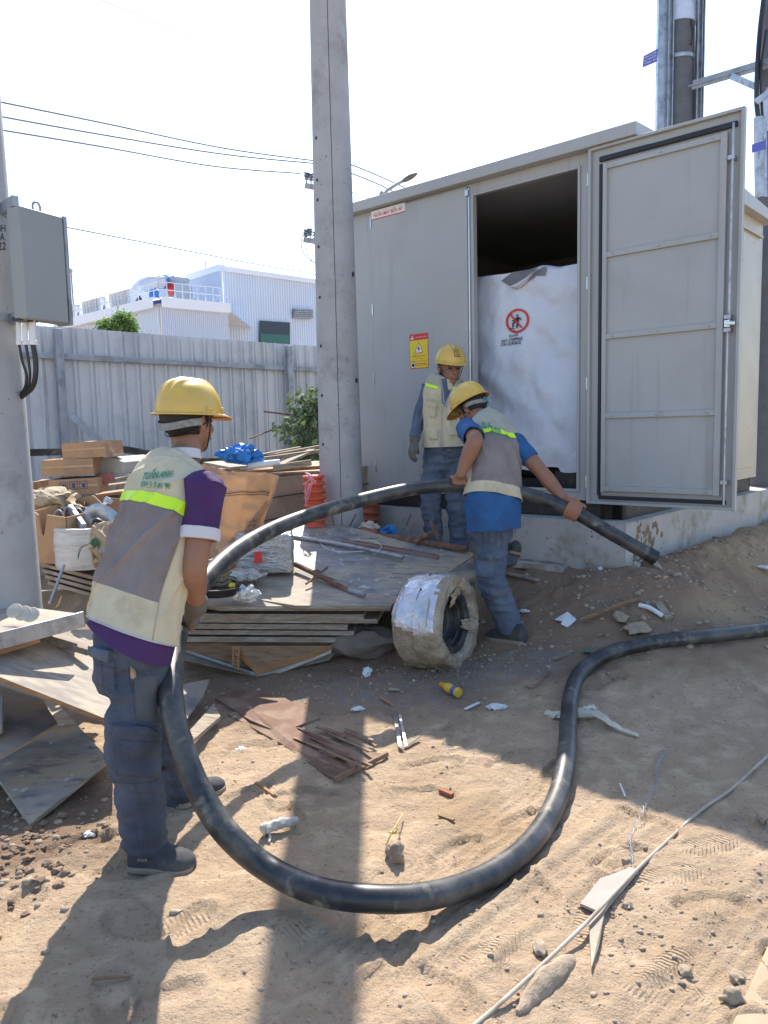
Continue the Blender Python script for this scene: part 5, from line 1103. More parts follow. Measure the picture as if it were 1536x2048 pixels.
# ---------------------------------------------------------------- wrapped coil
CO = thing('wrapped_coil', 'tyre-shaped coil in dirty torn wrapping standing on edge by the boards', 'wrapped coil', PG(872, 1338))
gC = PG(885, 1340); ax = Vector((.84, -.54, .05)).normalized()       # axle
cz = gC.z + .265; cc = Vector((gC.x - .02, gC.y + .12, cz)); ux = Vector((0, 0, 1)); ux = (ux - ax * ux.dot(ax)).normalized(); vx = ax.cross(ux)
def corf(kind):
    def fn(u, v):
        a_ = u * 2 * math.pi; t_ = v * 2 * math.pi; R0, r_r, r_a = .232, .050, .150
        ct, st_ = math.cos(t_), math.sin(t_); se = (abs(ct) ** 4 + abs(st_) ** 4) ** .25; ct, st_ = ct / se, st_ / se
        n_ = noise.noise(Vector((math.cos(a_) * 2.2, math.sin(a_) * 2.2, t_ * .9))) * .022 + abs(noise.noise(Vector((math.cos(a_) * 5, math.sin(a_) * 5, t_ * 2.5)))) * .014 + noise.noise(Vector((math.cos(a_) * 14, math.sin(a_) * 14, t_ * 6))) * .006
        rr_ = R0 + (r_r + n_) * ct; return cc + (ux * math.cos(a_) + vx * math.sin(a_)) * rr_ + ax * ((r_a + n_ * .5) * st_)
    return fn
b = B(); b.grid(corf(0), 96, 40); b.m = []
fcn = corf(0)
for j in range(40):
    for i in range(96):
        u_, v_ = (i + .5) / 96, (j + .5) / 40; p = fcn(u_, v_); k_ = noise.noise(Vector((p.x * 5, p.y * 5, p.z * 5)))
        top = (p.z - cz) > .03 + .06 * k_ and v_ < .5 or False
        outer = math.cos(v_ * 2 * math.pi) > .3
        a_deg = (u_ * 360) % 360
        white = ((p.z - cz) > .02 + .07 * k_) and ((p - cc).dot(ax) < .12)
        b.m.append(1 if white else 0)
link(b, 'wrapping', [M_wrapdirt, M_wrapwhite], CO, ang=80)
b = B()
for k in range(7):
    rr_ = .168 - (k % 2) * .012; off = -.12 + k * .036
    b.tube([cc + (ux * math.cos(a_) + vx * math.sin(a_)) * rr_ + ax * off for a_ in np.linspace(0, 2 * math.pi, 40)], .030, 8, cap=False)
link(b, 'black_hose', M_pipe, CO)
b = B()
for k, (a0, w_) in enumerate(((.2, .5), (4.4, .5))):
    b = B(); b.grid(lambda u, v: cc + (ux * math.cos(a0 + w_ * (u - .5)) + vx * math.sin(a0 + w_ * (u - .5))) * lerp(.21, .10, v) + ax * (.165 - .05 * v + .03 * noise.noise(Vector((u * 4 + k, v * 4, 0)))), 8, 8); link(b, 'torn_film', M_wrapdirt, CO)
b = B()
for k in (0, 4): b.tube([cc + (ux * math.cos(a_) + vx * math.sin(a_)) * (.296 - .012 * (abs(k - 2) == 2)) + ax * (-.12 + .05 * k + .01 * math.sin(a_ * 3 + k)) for a_ in np.linspace(0, 2 * math.pi, 60)], .0025, 4, cap=False)
link(b, 'binding_strap', M_sack, CO)

# ---------------------------------------------------------------- the thick black hose
HR = .0415
def on(x, y): p = PG(x, y, HR * .9); return (p.x, p.y, g1(p.x, p.y) + HR * .86)
hp = [tuple(PY(1303, 1112, 4.55)), tuple(PY(1225, 1068, 4.60)), tuple(PY(1145, 1022, 4.66)), tuple(PY(1075, 994, 4.72)), tuple(PY(1000, 977, 4.76)), tuple(PY(915, 971, 4.78)), tuple(PY(830, 977, 4.72)), tuple(PY(740, 996, 4.6)),
      tuple(PY(640, 1024, 4.38)), tuple(PY(550, 1057, 4.08)), tuple(PY(470, 1103, 3.72)), tuple(PY(410, 1160, 3.38)), tuple(PY(368, 1225, 3.1)), tuple(PY(349, 1290, 2.81)), tuple(PY(343, 1345, 2.64)), tuple(PY(343, 1400, 2.54)), tuple(PY(357, 1475, 2.48)),
      tuple(PY(393, 1570, 2.42)), tuple(PY(450, 1662, 2.36)), tuple(PY(530, 1733, 2.34)), tuple(PY(630, 1780, 2.24)), tuple(PY(740, 1797, 2.2)), tuple(PY(850, 1793, 2.24)), tuple(PY(950, 1764, 2.36)),
      on(1030, 1716), on(1085, 1655), on(1118, 1585), on(1133, 1510), on(1137, 1440), on(1143, 1385), on(1165, 1340), on(1215, 1308), on(1290, 1287), on(1370, 1276), on(1450, 1268), on(1536, 1258), on(1640, 1244), on(1800, 1225)]
HOSE = thing('black_hose', 'thick black plastic hose looping from the bending man round to the foreground and off right', 'hose', hp[25])
HP = sp3(hp, 10); b = B(); b.tube(HP, HR, 28); link(b, 'hose_pipe', M_pipe, HOSE)
b = B(); d0 = (HP[0] - HP[1]).normalized(); b.tube([HP[0] - d0 * .03, HP[0] + d0 * .028, HP[0] + d0 * .034], [HR + .004, HR + .004, HR - .004], 24); link(b, 'end_cap', M_blackp, HOSE)

# ---------------------------------------------------------------- ground litter
def stone(x, y, d, label, m=M_stone, seed=0, name='stone', cat='stone', amp=.3, group=None):
    p = PG(x, y); b = B(); b.lump(p + Z * d[2] * .55, d, amp, 1.6, 3, seed, Matrix.Rotation(seed, 3, 'Z')); return solo(b, name, m, label, cat, group, ang=60)
stone(790, 1715, (.033, .03, .038), 'knobbly brown stone standing in the sun inside the hose loop', seed=1)
b = B(); b.tube(sp3([PG(772, 1690, .03), PG(785, 1662, .05), PG(806, 1628, .02)], 4), .0025, 5); b.tube(sp3([PG(772, 1690, .03), PG(790, 1655, .07), PG(800, 1670, .01)], 4), .003, 5); b.lump(PG(788, 1664, .05), (.018, .008, .006), .2); solo(b, 'dry_twig', mat('straw', (.50, .40, .14), .8, bump=0), 'dry yellow twig curling over the knobbly stone', 'twig')
stone(1255, 1728, (.018, .016, .014), 'small round stone next to the braided wire', seed=2); stone(930, 1905 - 0, (.028, .02, .012), 'flat dark stone in the shadow of the hose', seed=3, m=M_clod) if 0 else None
stone(1370, 1945, (.02, .018, .012), 'pale stone near the bottom right edge', seed=4); stone(1475, 1960, (.022, .022, .014), 'larger pale stone at the right edge by the slab', seed=5)
stone(1465, 2000, (.028, .02, .02), 'stone touching the concrete slab edge, lower right', seed=6); stone(1255, 1815, (.018, .015, .012), 'small stone right of the broken slate', seed=7)
stone(1080, 1902, (.03, .018, .014), 'dark stone left of the cane in the foreground', seed=8, m=M_clod); stone(1524, 1640, (.022, .02, .018), 'small stone at the right edge in shadow', seed=9)
stone(1275, 1262, (.10, .06, .03), 'flat lump of broken rock on the slope before the plinth', seed=10); stone(1240, 1240, (.06, .04, .03), 'smaller lump of broken rock left of the flat one', seed=11)
stone(965, 1245, (.02, .02, .015), 'small stone near the bending man', seed=12); stone(815, 1330, (.02, .015, .012), 'small stone near the coil', seed=13)
stone(1200, 1140, (.02, .018, .014), 'white pebble against the plinth foot', m=M_white, seed=14)
b = B(); P = [PG(1036, 2026), PG(1062, 1996), PG(1092, 1966), PG(1122, 1940), PG(1144, 1918), PG(1125, 1940), PG(1085, 1975), PG(1060, 2030)]
Pc = sp3(P[:5], 10); b.tube([p + Z * .004 + Vector((.012 * noise.noise(p * 20), 0, 0)) for p in Pc], [(.034 * math.sin(.25 + 2.7 * i / len(Pc)) + .008 * noise.noise(p * 18), .026 * math.sin(.25 + 2.7 * i / len(Pc)) + .006 * noise.noise(p * 25)) for i, p in enumerate(Pc)], 9, round_=True)
solo(b, 'clay_ridge', M_stone, 'long clod of dried clay alongside the cane in the foreground', 'clay clod')
b = B(); c = [PG(1538, 1885), PG(1600, 1850), PG(1600, 2100), PG(1440, 2100), PG(1490, 1990)]; b.slab([p + Z * .006 for p in c], .06, 0, 0); solo(b, 'concrete_slab', mat('dusty_slab', (.38, .275, .18), .9, bump=.5), 'corner of a dusty concrete slab, bottom right', 'slab', bevel=.008)
# cane
b = B(); b.tube(sp3([PG(920, 2075, .012), PG(1010, 1998, .016), PG(1100, 1915, .02), PG(1180, 1838, .03), PG(1265, 1748, .02), PG(1345, 1672, .012), PG(1400, 1622, .01), PG(1460, 1580, .01), PG(1510, 1535, .012), PG(1570, 1480, .012)], 6), .0058, 10); solo(b, 'long_cane', mat('pale_cane', (.40, .34, .27), .6, var=.15, bump=.2, c2=(.27, .22, .17), c2s=7), 'long pale flexible cane running across the lower right corner', 'cane')
b = B(); b.slab([PG(*q) + Z * .014 for q in ((1160, 1815), (1180, 1790), (1200, 1765), (1262, 1742), (1275, 1748), (1245, 1785), (1195, 1830))], .01, 0, 0); solo(b, 'broken_slate', mat('grey_slate', (.36, .31, .27), .8, bump=.3), 'broken flat grey slate under the cane', 'slate', smooth=False)
b = B(); b.slab([PG(*q) + Z * .016 for q in ((1272, 1748), (1210, 1830), (1198, 1900), (1183, 1945), (1180, 1900), (1178, 1850), (1230, 1790))], .012, 0, 0); solo(b, 'split_wood', M_ply2, 'split sliver of wood under the broken slate', 'wood sliver', smooth=False)
b = B()
W1 = [PG(*q, .008) for q in ((1262, 1745), (1262, 1710), (1258, 1682), (1268, 1655), (1285, 1620), (1300, 1590), (1312, 1565), (1310, 1540), (1322, 1515), (1330, 1505))]; W1 = sp3(W1, 14)
for ph in (0, math.pi): b.tube([p + Vector((.006 * math.cos(i * .9 + ph), .006 * math.sin(i * .9 + ph), .004 + .003 * math.sin(i * .9 + ph))) for i, p in enumerate(W1)], .0011, 5)
solo(b, 'twisted_wire', M_galvd, 'thin twisted silver wire meandering over the sand', 'wire')
# cloth strip beneath the hose
b = B()
for k in range(4):
    pts = [PG(1092 + k * 4, 1425 + k * 3, .01), PG(1125, 1432 - k * 2, .02), PG(1165, 1420 + k * 5, .03), PG(1195, 1425 + k * 3, .03 + .01 * k), PG(1225, 1447 + k * 2, .02), PG(1250, 1462, .015), PG(1276, 1470 + k, .008)]
    b.tube([p + Vector((.008 * noise.noise(p * 30 + Vector((k, 0, 0))), .01 * noise.noise(p * 26), .008 * noise.noise(p * 35))) for p in sp3(pts, 6)], [(.017 - .00025 * i, .006) for i in range(37)], 8)
b.lump(PG(1180, 1420, .03), (.04, .03, .022), .5, 2, 3, 2); solo(b, 'knotted_rag', M_cloth, 'long knotted dirty rag lying under the hose', 'rag')
def flatbit(name, px, m, label, cat, t=.004, up=.01, curl=.01):
    P = [PG(*q) for q in px]; c = sum(P, Vector()) / len(P); P = [p + Z * (up + curl * noise.noise(p * 20) + curl * .3) for p in P]; b = B(); b.slab(P, t, 0, 0); return solo(b, name, m, label, cat, smooth=False)
p = flatbit('white_card', [(1109, 1245), (1135, 1228), (1153, 1243), (1135, 1258), (1122, 1254), (1124, 1247)], M_white, 'white torn card with small print on the slope right of the bending man', 'card')
b = B()
def bottle():
    a_ = PG(882, 1368, .03); c_ = PG(930, 1392, .03); d_ = (c_ - a_).normalized(); L_ = .165; M_ = d_.to_track_quat('Z', 'Y').to_matrix()
    t = thing('drink_bottle', 'yellow plastic drink bottle lying near the coil', 'bottle', a_)
    b = B(); b.lathe([(.012, .02), (.014, .03), (.026, .055), (.028, .07), (.027, .11), (.028, .15), (.024, .163), (.005, .165)], a_, 20, M_); link(b, 'bottle_body', mat('clear_yellow', (.62, .42, .05), .2, var=.2, bump=.2), t)
    b = B(); b.lathe([(.005, -.002), (.015, 0), (.015, .022), (.005, .023)], a_, 16, M_); link(b, 'cap', mat('orange_cap', (.75, .27, .02), .4, bump=0), t)
    b = B(); b.lathe([(.0285, .115), (.029, .118), (.029, .145), (.0285, .148)], a_, 20, M_, cap=False); link(b, 'label_band', mat('blue_label', (.16, .13, .3), .5, var=.6, scale=60, bump=0), t)
bottle()
crumple('plastic_cup_lid', PG(993, 1413, .01), (.05, .03, .012), M_clear, 'flattened translucent white plastic bag on the sand in shade', 'plastic bag', 21)
crumple('white_cup', PG(733, 1345, .02), (.025, .03, .025), M_white, 'small crushed white cup below the stack', 'cup', 22)
crumple('plastic_scrap', PG(715, 1418, .01), (.035, .02, .01), M_clear, 'thin plastic scrap at the edge of the sunny patch', 'plastic scrap', 23)
crumple('paper_scrap', PG(480, 1500, .01), (.022, .02, .012), M_white, 'crumpled white paper right of the hose near the boards', 'paper scrap', 24)
crumple('paper_scrap', PG(178, 1668, .01), (.022, .02, .01), M_white, 'white paper scrap left of the shoe of the man in purple', 'paper scrap', 25)
b = B(); a_ = PG(530, 1657, .025); c_ = PG(592, 1640, .025); b.tube(sp3([a_, a_.lerp(c_, .5) + Z * .004, c_], 6), [.021, .024, .020, .019, .022, .018, .021, .019, .017, .019, .015, .014, .010], 9, round_=True)
for i_, p_ in enumerate(b.v): b.v[i_] = p_ + Vector((noise.noise(p_ * 40), noise.noise(p_ * 40 + Vector((3, 0, 0))), noise.noise(p_ * 40 + Vector((0, 3, 0))))) * .006; 
for k in range(3): b.tube([a_ + Vector((-.002 * k, -.003, .0)) + Vector((0, math.cos(t_), math.sin(t_))) * (.022 - k * .006) for t_ in np.linspace(0, 6.2, 16)], .004, 6)
b.tube(sp3([PG(535, 1662, .01), PG(540, 1672, .006), PG(538, 1684, .004)], 4), .006, 6); solo(b, 'rolled_plastic', mat('milky_plastic', (.52, .48, .41), .4, var=.2, bump=.6), 'rolled-up milky white plastic sheet in the shadow by the hose', 'plastic roll')
def sc(x0, y0, x1, y1, w_, m, label, nm='wood_sliver', t_=.008, ctg='wood sliver', up=.01):
    b = B(); b.bar(PG(x0, y0, up), PG(x1, y1, up), w_, t_); solo(b, nm, m, label, ctg)
sc(512, 1565, 548, 1590, .012, M_plyraw, 'thin brown wood sliver in the sun patch beside the hose'); sc(880, 1580, 905, 1590, .018, MATS['red_brick'], 'brick chip in the middle of the sunny patch', 'brick_chip', .014, 'brick chip'); sc(878, 1630, 908, 1640, .016, M_woodb, 'dark brown chip below the brick chip')
sc(1106, 1318, 1146, 1303, .02, M_wood, 'short grey batten on the soil left of the hose bend', 'short_batten', .015, 'batten'); sc(1240, 1568, 1250, 1592, .006, M_white, 'tiny pale stick on the shaded sand'); sc(1315, 1207, 1338, 1240, .05, M_wood, 'pale timber offcut on the slope at right', 'timber_offcut', .03, 'offcut')
sc(960, 1120, 1130, 1138, .09, M_conc2, 'long whitish concrete strip lying along the plinth foot', 'concrete_strip', .04, 'concrete strip'); sc(1010, 1145, 1075, 1160, .05, M_ply2, 'thin board scrap before the plinth foot', 'board_scrap', .012, 'board scrap')
sc(778, 1378, 800, 1380, .02, M_ply2, 'leaf-like pale wood chip on the gravel'); sc(760, 1395, 785, 1410, .014, M_plyraw, 'reddish wood chip on the gravel')
sc(930, 1418, 958, 1405, .016, M_white, 'narrow whitish strip left of the flattened bag', 'plastic_strip', .004, 'strip'); sc(185, 1958, 260, 1952, .008, M_woodb, 'thin dark stick in the foreground sand at left', 'stick', .006, 'stick')
b = B(); b.tube(sp3([PG(1200, 1310, .02), PG(1216, 1304, .02)], 3), .02, 12); solo(b, 'grey_tube_end', M_galvd, 'short grey tube end just behind the hose bend', 'tube end')
b = B(); b.tube(sp3([PG(1050, 1372, .01), PG(1068, 1374, .01), PG(1090, 1352, .014), PG(1098, 1340, .01)], 4), .005, 5); solo(b, 'dark_twig', M_woodb, 'crooked dark twig left of the hose bend', 'twig')
b = B(); b.tube(sp3([PG(1160, 1240, .02), PG(1200, 1225, .03), PG(1250, 1205, .03), PG(1280, 1198, .02)], 4), .012, 6); solo(b, 'brown_root', M_woodb, 'brown root lying on the slope in front of the plinth', 'root')
b = B(); b.tube(sp3([PG(1278, 1210, .02), PG(1300, 1216, .03), PG(1325, 1232, .02)], 5), .014, 8); solo(b, 'white_cable_piece', M_white, 'bent piece of white cable on the slope', 'cable piece')
b = B(); b.lump(PG(1270, 1133, .02), (.035, .03, .03), .4, 2, 3, 8); 
for k in range(7): b.tube(sp3([PG(1270, 1130, .03), PG(1285 + k * 3, 1120 - k, .05), PG(1300 + k * 4, 1126 + k * 2, .03)], 4), .003, 5)
solo(b, 'frayed_rope', M_cloth, 'frayed rope knot at the corner foot of the plinth', 'rope')
crumple('plastic_scrap', PG(1048, 1222, .01), (.035, .03, .01), M_clear, 'clear plastic scrap beside the leg of the bending man', 'plastic scrap', 31)
crumple('green_wrapper', PG(1180, 1302, .01), (.045, .03, .008), mat('green_wrap', (.10, .17, .11), .5, var=.6, scale=40, bump=.2), 'green and clear wrapper near the hose bend', 'wrapper', 32)
crumple('plastic_scrap', PG(1528, 1135, .02), (.05, .05, .012), M_clear, 'plastic scrap at the far right on the bank', 'plastic scrap', 33)
# aluminium strips
b = B(); b.bar(PG(790, 1428, .02), PG(800, 1492, .015), .018, .004); b.bar(PG(800, 1492, .015), PG(806, 1496, .02), .02, .004); b.bar(PG(800, 1430, .03), PG(812, 1492, .015), .012, .004); solo(b, 'folded_metal_strip', M_chrome, 'folded bright metal strip at the tip of the broken board', 'metal strip'); 
b = B(); b.bar(PG(808, 1494, .012), PG(838, 1472, .02), .02, .004); solo(b, 'bent_lath', M_wood, 'small bent lath right of the folded metal strip', 'lath')
# broken brown board with splinters
b = B(); OUT = [(455, 1432), (560, 1490), (650, 1552), (668, 1562), (700, 1552), (765, 1512), (700, 1500), (640, 1480), (560, 1445), (500, 1420)]
P = [PG(*q) for q in OUT]; c_ = sum(P, Vector()) / len(P); b.slab([p + Z * .012 for p in P], .008, 0, 1); BB = thing('broken_hardboard', 'broken reddish-brown hardboard sheet splintering in the soil below the stack', 'hardboard', c_)
M_hb = mat('hardboard', (.19, .105, .07), .9, var=.2, scale=6, bump=.4, c2=(.26, .18, .12), c2s=5)
link(b, 'sheet', [M_hb, M_woodb], BB, smooth=False)
r9 = random.Random(5)
for i in range(16):
    x0, y0 = lerp(580, 700, r9.random()), lerp(1455, 1520, r9.random()); L_ = r9.uniform(30, 85); b = B(); b.bar(PG(x0, y0, .02), PG(x0 + L_, y0 + L_ * .42, .022 + r9.uniform(0, .02)), r9.uniform(.006, .02), .003); link(b, 'splinter', M_hb if i % 3 else M_woodb, BB)
b = B(); b.bar(PG(633, 1453, .03), PG(752, 1492, .02), .022, .006); link(b, 'raised_strip', M_hb, BB)
b = B(); b.bar(PG(775, 1508, .015), PG(668, 1560, .015), .012, .02); link(b, 'edge', M_woodb, BB)
b = B(); P = [PG(*q) for q in ((430, 1400), (470, 1385), (560, 1395), (640, 1440), (560, 1470), (500, 1445))]; b.slab([p + Z * .014 for p in P], .008, 0, 0); solo(b, 'brown_hardboard', M_hb, 'flat brown hardboard sheet partly covered by soil left of the broken one', 'hardboard', smooth=False)
for i in range(12):
    x, y = r9.uniform(640, 780), r9.uniform(1490, 1530) - 10 * 0; 
M_clodd = mat('dark_clod', (.20, .135, .09), .95, var=.25, bump=.5)
# dark clods at the lower left
b = B()
for i in range(90):
    x, y = r9.gauss(60, 60), r9.gauss(1690, 50)
    if x > 240 or y < 1600: continue
    s = r9.uniform(.006, .02); p = PG(x, y); b.lump(p + Z * s * .2, (s, s * .8, s * .6), .35, 1.7, 2, i)
o = link(b, 'soil_crumbs', M_clodd, None); o['kind'] = 'stuff'
# ---------------------------------------------------------------- people
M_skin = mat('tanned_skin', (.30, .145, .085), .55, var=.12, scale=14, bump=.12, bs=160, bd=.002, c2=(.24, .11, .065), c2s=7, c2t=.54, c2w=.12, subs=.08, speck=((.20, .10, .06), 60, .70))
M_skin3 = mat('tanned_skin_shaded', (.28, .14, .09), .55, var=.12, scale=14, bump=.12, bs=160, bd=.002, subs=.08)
M_hair = mat('black_hair', (.012, .010, .010), .6, bump=.8, bs=220, bd=.004)
M_helm = mat('yellow_helmet_shell', (.64, .42, .08), .32, var=.10, scale=9, bump=.06, bs=60, c2=(.56, .38, .10), c2s=6, c2t=.57, speck=((.30, .20, .07), 55, .71))
M_helm2 = mat('orange_helmet_inside', (.55, .20, .03), .5, var=.1, bump=.0)
M_purple = mat('purple_knit', (.055, .018, .095), .85, var=.15, bump=.3, bs=150, bd=.002)
M_cuff = mat('white_knit_cuff', (.58, .56, .58), .85, bump=.3, bs=160, var=.06)
M_bluesh = mat('royal_blue_shirt', (.014, .09, .25), .75, var=.15, scale=12, bump=.25, bs=120, bd=.002, c2=(.018, .075, .19), c2s=9)
M_worksh = mat('faded_blue_workshirt', (.08, .11, .165), .85, var=.18, scale=12, bump=.3, bs=120, bd=.003, c2=(.13, .155, .20), c2s=10)
M_denim = mat('worn_denim', (.046, .058, .085), .9, var=.25, scale=9, bump=.35, bs=260, bd=.0015, c2=(.085, .10, .135), c2s=6, c2t=.55, c2w=.12, speck=((.12, .13, .15), 30, .71))
M_denim2 = mat('light_denim', (.10, .125, .17), .9, var=.25, scale=9, bump=.35, bs=260, bd=.0015, c2=(.055, .075, .12), c2s=5, c2t=.55, c2w=.12)
M_denimd = mat('dark_denim_dirty', (.085, .09, .10), .9, var=.2, scale=9, bump=.3, bs=260, bd=.0015)
M_thread = mat('denim_stitching', (.075, .085, .105), .8, bump=0)
M_cream = mat('cream_vest_cloth', (.56, .49, .335), .85, var=.08, scale=8, bump=.25, bs=110, bd=.002, c2=(.46, .385, .25), c2s=5, c2t=.58)
M_grey = mat('grey_vest_cloth', (.37, .36, .29), .85, var=.08, scale=8, bump=.25, bs=110, bd=.002)
M_mesh = mat('vest_mesh_cloth', (.20, .165, .155), .9, var=.12, scale=7, bump=.5, bs=330, bd=.002, c2=(.27, .235, .22), c2s=5, c2t=.55, c2w=.15)
M_trim = mat('vest_trim', (.42, .42, .46), .8, bump=.1)
M_neon = mat('fluorescent_tape', (.60, .95, .02), .35, var=.05, bump=.12, bs=240, bd=.001)
M_green = mat('green_lettering', (.02, .26, .15), .7, var=.15, bump=0)
M_glove = mat('grey_work_glove', (.125, .11, .095), .9, var=.2, scale=20, bump=.5, bs=200, bd=.002)
for m_ in (M_cream, M_grey, M_mesh): wrinkle(m_, 7, .012, 20, .005)
for m_ in (M_purple, M_bluesh, M_worksh): wrinkle(m_, 10, .010, 28, .004)
for m_ in (M_denim, M_denim2): wrinkle(m_, 9, .014, 26, .006)
M_shoe = mat('charcoal_shoe_cloth', (.045, .045, .05), .85, var=.2, bump=.4, bs=220, bd=.002, c2=(.085, .08, .075), c2s=8)
M_sole = mat('dusty_sole', (.27, .215, .16), .85, var=.15, bump=.3)
M_strapw = mat('grey_harness', (.22, .23, .22), .7, var=.3, scale=60, bump=.1)

def remesh(b, vox, it=4, fac=.5):
    me = bpy.data.meshes.new('t'); me.from_pydata([tuple(p) for p in b.v], [], b.f); o = bpy.data.objects.new('t', me); col.objects.link(o)
    m = o.modifiers.new('r', 'REMESH'); m.mode = 'VOXEL'; m.voxel_size = vox
    s = o.modifiers.new('s', 'SMOOTH'); s.iterations = it; s.factor = fac
    dg = bpy.context.evaluated_depsgraph_get(); dg.update(); e = bpy.data.meshes.new_from_object(o.evaluated_get(dg))
    r = B(); r.v = [v.co.copy() for v in e.vertices]; r.f = [list(p.vertices) for p in e.polygons]; r.m = [0] * len(r.f); r.n = [v.normal.copy() for v in e.vertices]
    bpy.data.objects.remove(o); bpy.data.meshes.remove(me); bpy.data.meshes.remove(e); return r
def disp(b, fn):
    for i, p in enumerate(b.v): b.v[i] = p + b.n[i] * fn(p)
def chain(b, pts, rad, side=None, k=5, n=14):
    P = spline([(*p, *(r if isinstance(r, tuple) else (r, r))) for p, r in zip(pts, rad)], k)
    b.tube([Vector(q[:3]) for q in P], [(max(q[3], .002), max(q[4], .002)) for q in P], n, side=side, round_=True)
def ell(b, c, d, M, sub=3): b.lump(c, d, 0, 1, sub, 0, M)
def frame(F, U=Z):
    F = Vector(F).normalized(); S = F.cross(U).normalized(); U2 = S.cross(F).normalized(); return Matrix((S, F, U2)).transposed()      # cols: right, forward, up
def head(b, c, M, s=1.):
    P = lambda x, y, z: c + M @ (Vector((x, y, z)) * s)
    ell(b, P(0, -.012, .03), (.076 * s, .096 * s, .088 * s), M); ell(b, P(0, .025, -.03), (.063 * s, .068 * s, .068 * s), M); ell(b, P(0, .05, -.085), (.032 * s, .034 * s, .026 * s), M)
    ell(b, P(0, .0, -.06), (.055 * s, .055 * s, .045 * s), M); ell(b, P(.036, .055, -.02), (.025 * s, .026 * s, .024 * s), M); ell(b, P(-.036, .055, -.02), (.025 * s, .026 * s, .024 * s), M)
    chain(b, [P(0, .086, .02), P(0, .10, .0), P(0, .108, -.022)], [.008 * s, .010 * s, .014 * s]); ell(b, P(.012, .098, -.025), (.008 * s,) * 3, M, 2); ell(b, P(-.012, .098, -.025), (.008 * s,) * 3, M, 2)
    chain(b, [P(-.05, .066, .03), P(-.02, .086, .034), P(.02, .086, .034), P(.05, .066, .03)], [.009 * s] * 4)
    chain(b, [P(-.022, .082, -.053), P(0, .092, -.05), P(.022, .082, -.053)], [.006 * s, .0085 * s, .006 * s]); chain(b, [P(-.018, .08, -.064), P(0, .088, -.065), P(.018, .08, -.064)], [.006 * s, .009 * s, .006 * s])
    for sx in (-1, 1):
        Me = M @ Matrix.Rotation(sx * R(-20), 3, 'Z'); ell(b, P(sx * .078, -.008, -.005), (.008 * s, .018 * s, .031 * s), Me); chain(b, [P(sx * .083, -.015, -.02), P(sx * .090, -.022, .01), P(sx * .084, -.004, .026)], [.005 * s] * 3)
def hair(c, M, parent, s=1., front=.03, low=-.075):
    b = B(); t = B(); ell(t, Vector((0, -.016, .028)), (.085, .104, .096), Matrix.Identity(3), 4)
    for f in t.f:
        q = sum((t.v[i] for i in f), Vector()) / 3
        if q.z < low + .03 * abs(q.x) / .08 or (q.y > front and q.z < .045) or (q.y > front - .03 and abs(q.x) > .05 and q.z < -.02): continue
        b.f.append(list(f))
    used = sorted({i for f in b.f for i in f}); mp = {u: k for k, u in enumerate(used)}
    b.v = [c + M @ (t.v[u] * s * (1 + .035 * noise.noise(t.v[u] * 60) + .02 * noise.noise(t.v[u] * 150))) for u in used]; b.f = [[mp[i] for i in f] for f in b.f]; b.m = [0] * len(b.f)
    link(b, 'hair', M_hair, parent)
def eyes(c, M, parent):
    for sx in (-1, 1):
        b = B(); P = lambda x, y, z: c + M @ Vector((x, y, z)); ell(b, P(sx * .031, .075, .008), (.014, .009, .0055), M, 2); link(b, 'eye', M_blk, parent)
        b = B(); b.tube([P(sx * .014, .0915, .027), P(sx * .032, .088, .032), P(sx * .05, .075, .026)], .0035, 6); link(b, 'eyebrow', M_hair, parent)
    b = B(); P = lambda x, y, z: c + M @ Vector((x, y, z)); b.tube([P(-.022, .0885, -.058), P(0, .0965, -.056), P(.022, .0885, -.058)], .0035, 6); link(b, 'lips', mat('lip_colour', (.20, .07, .055), .5, bump=0) if 'lip_colour' not in MATS else MATS['lip_colour'], parent)
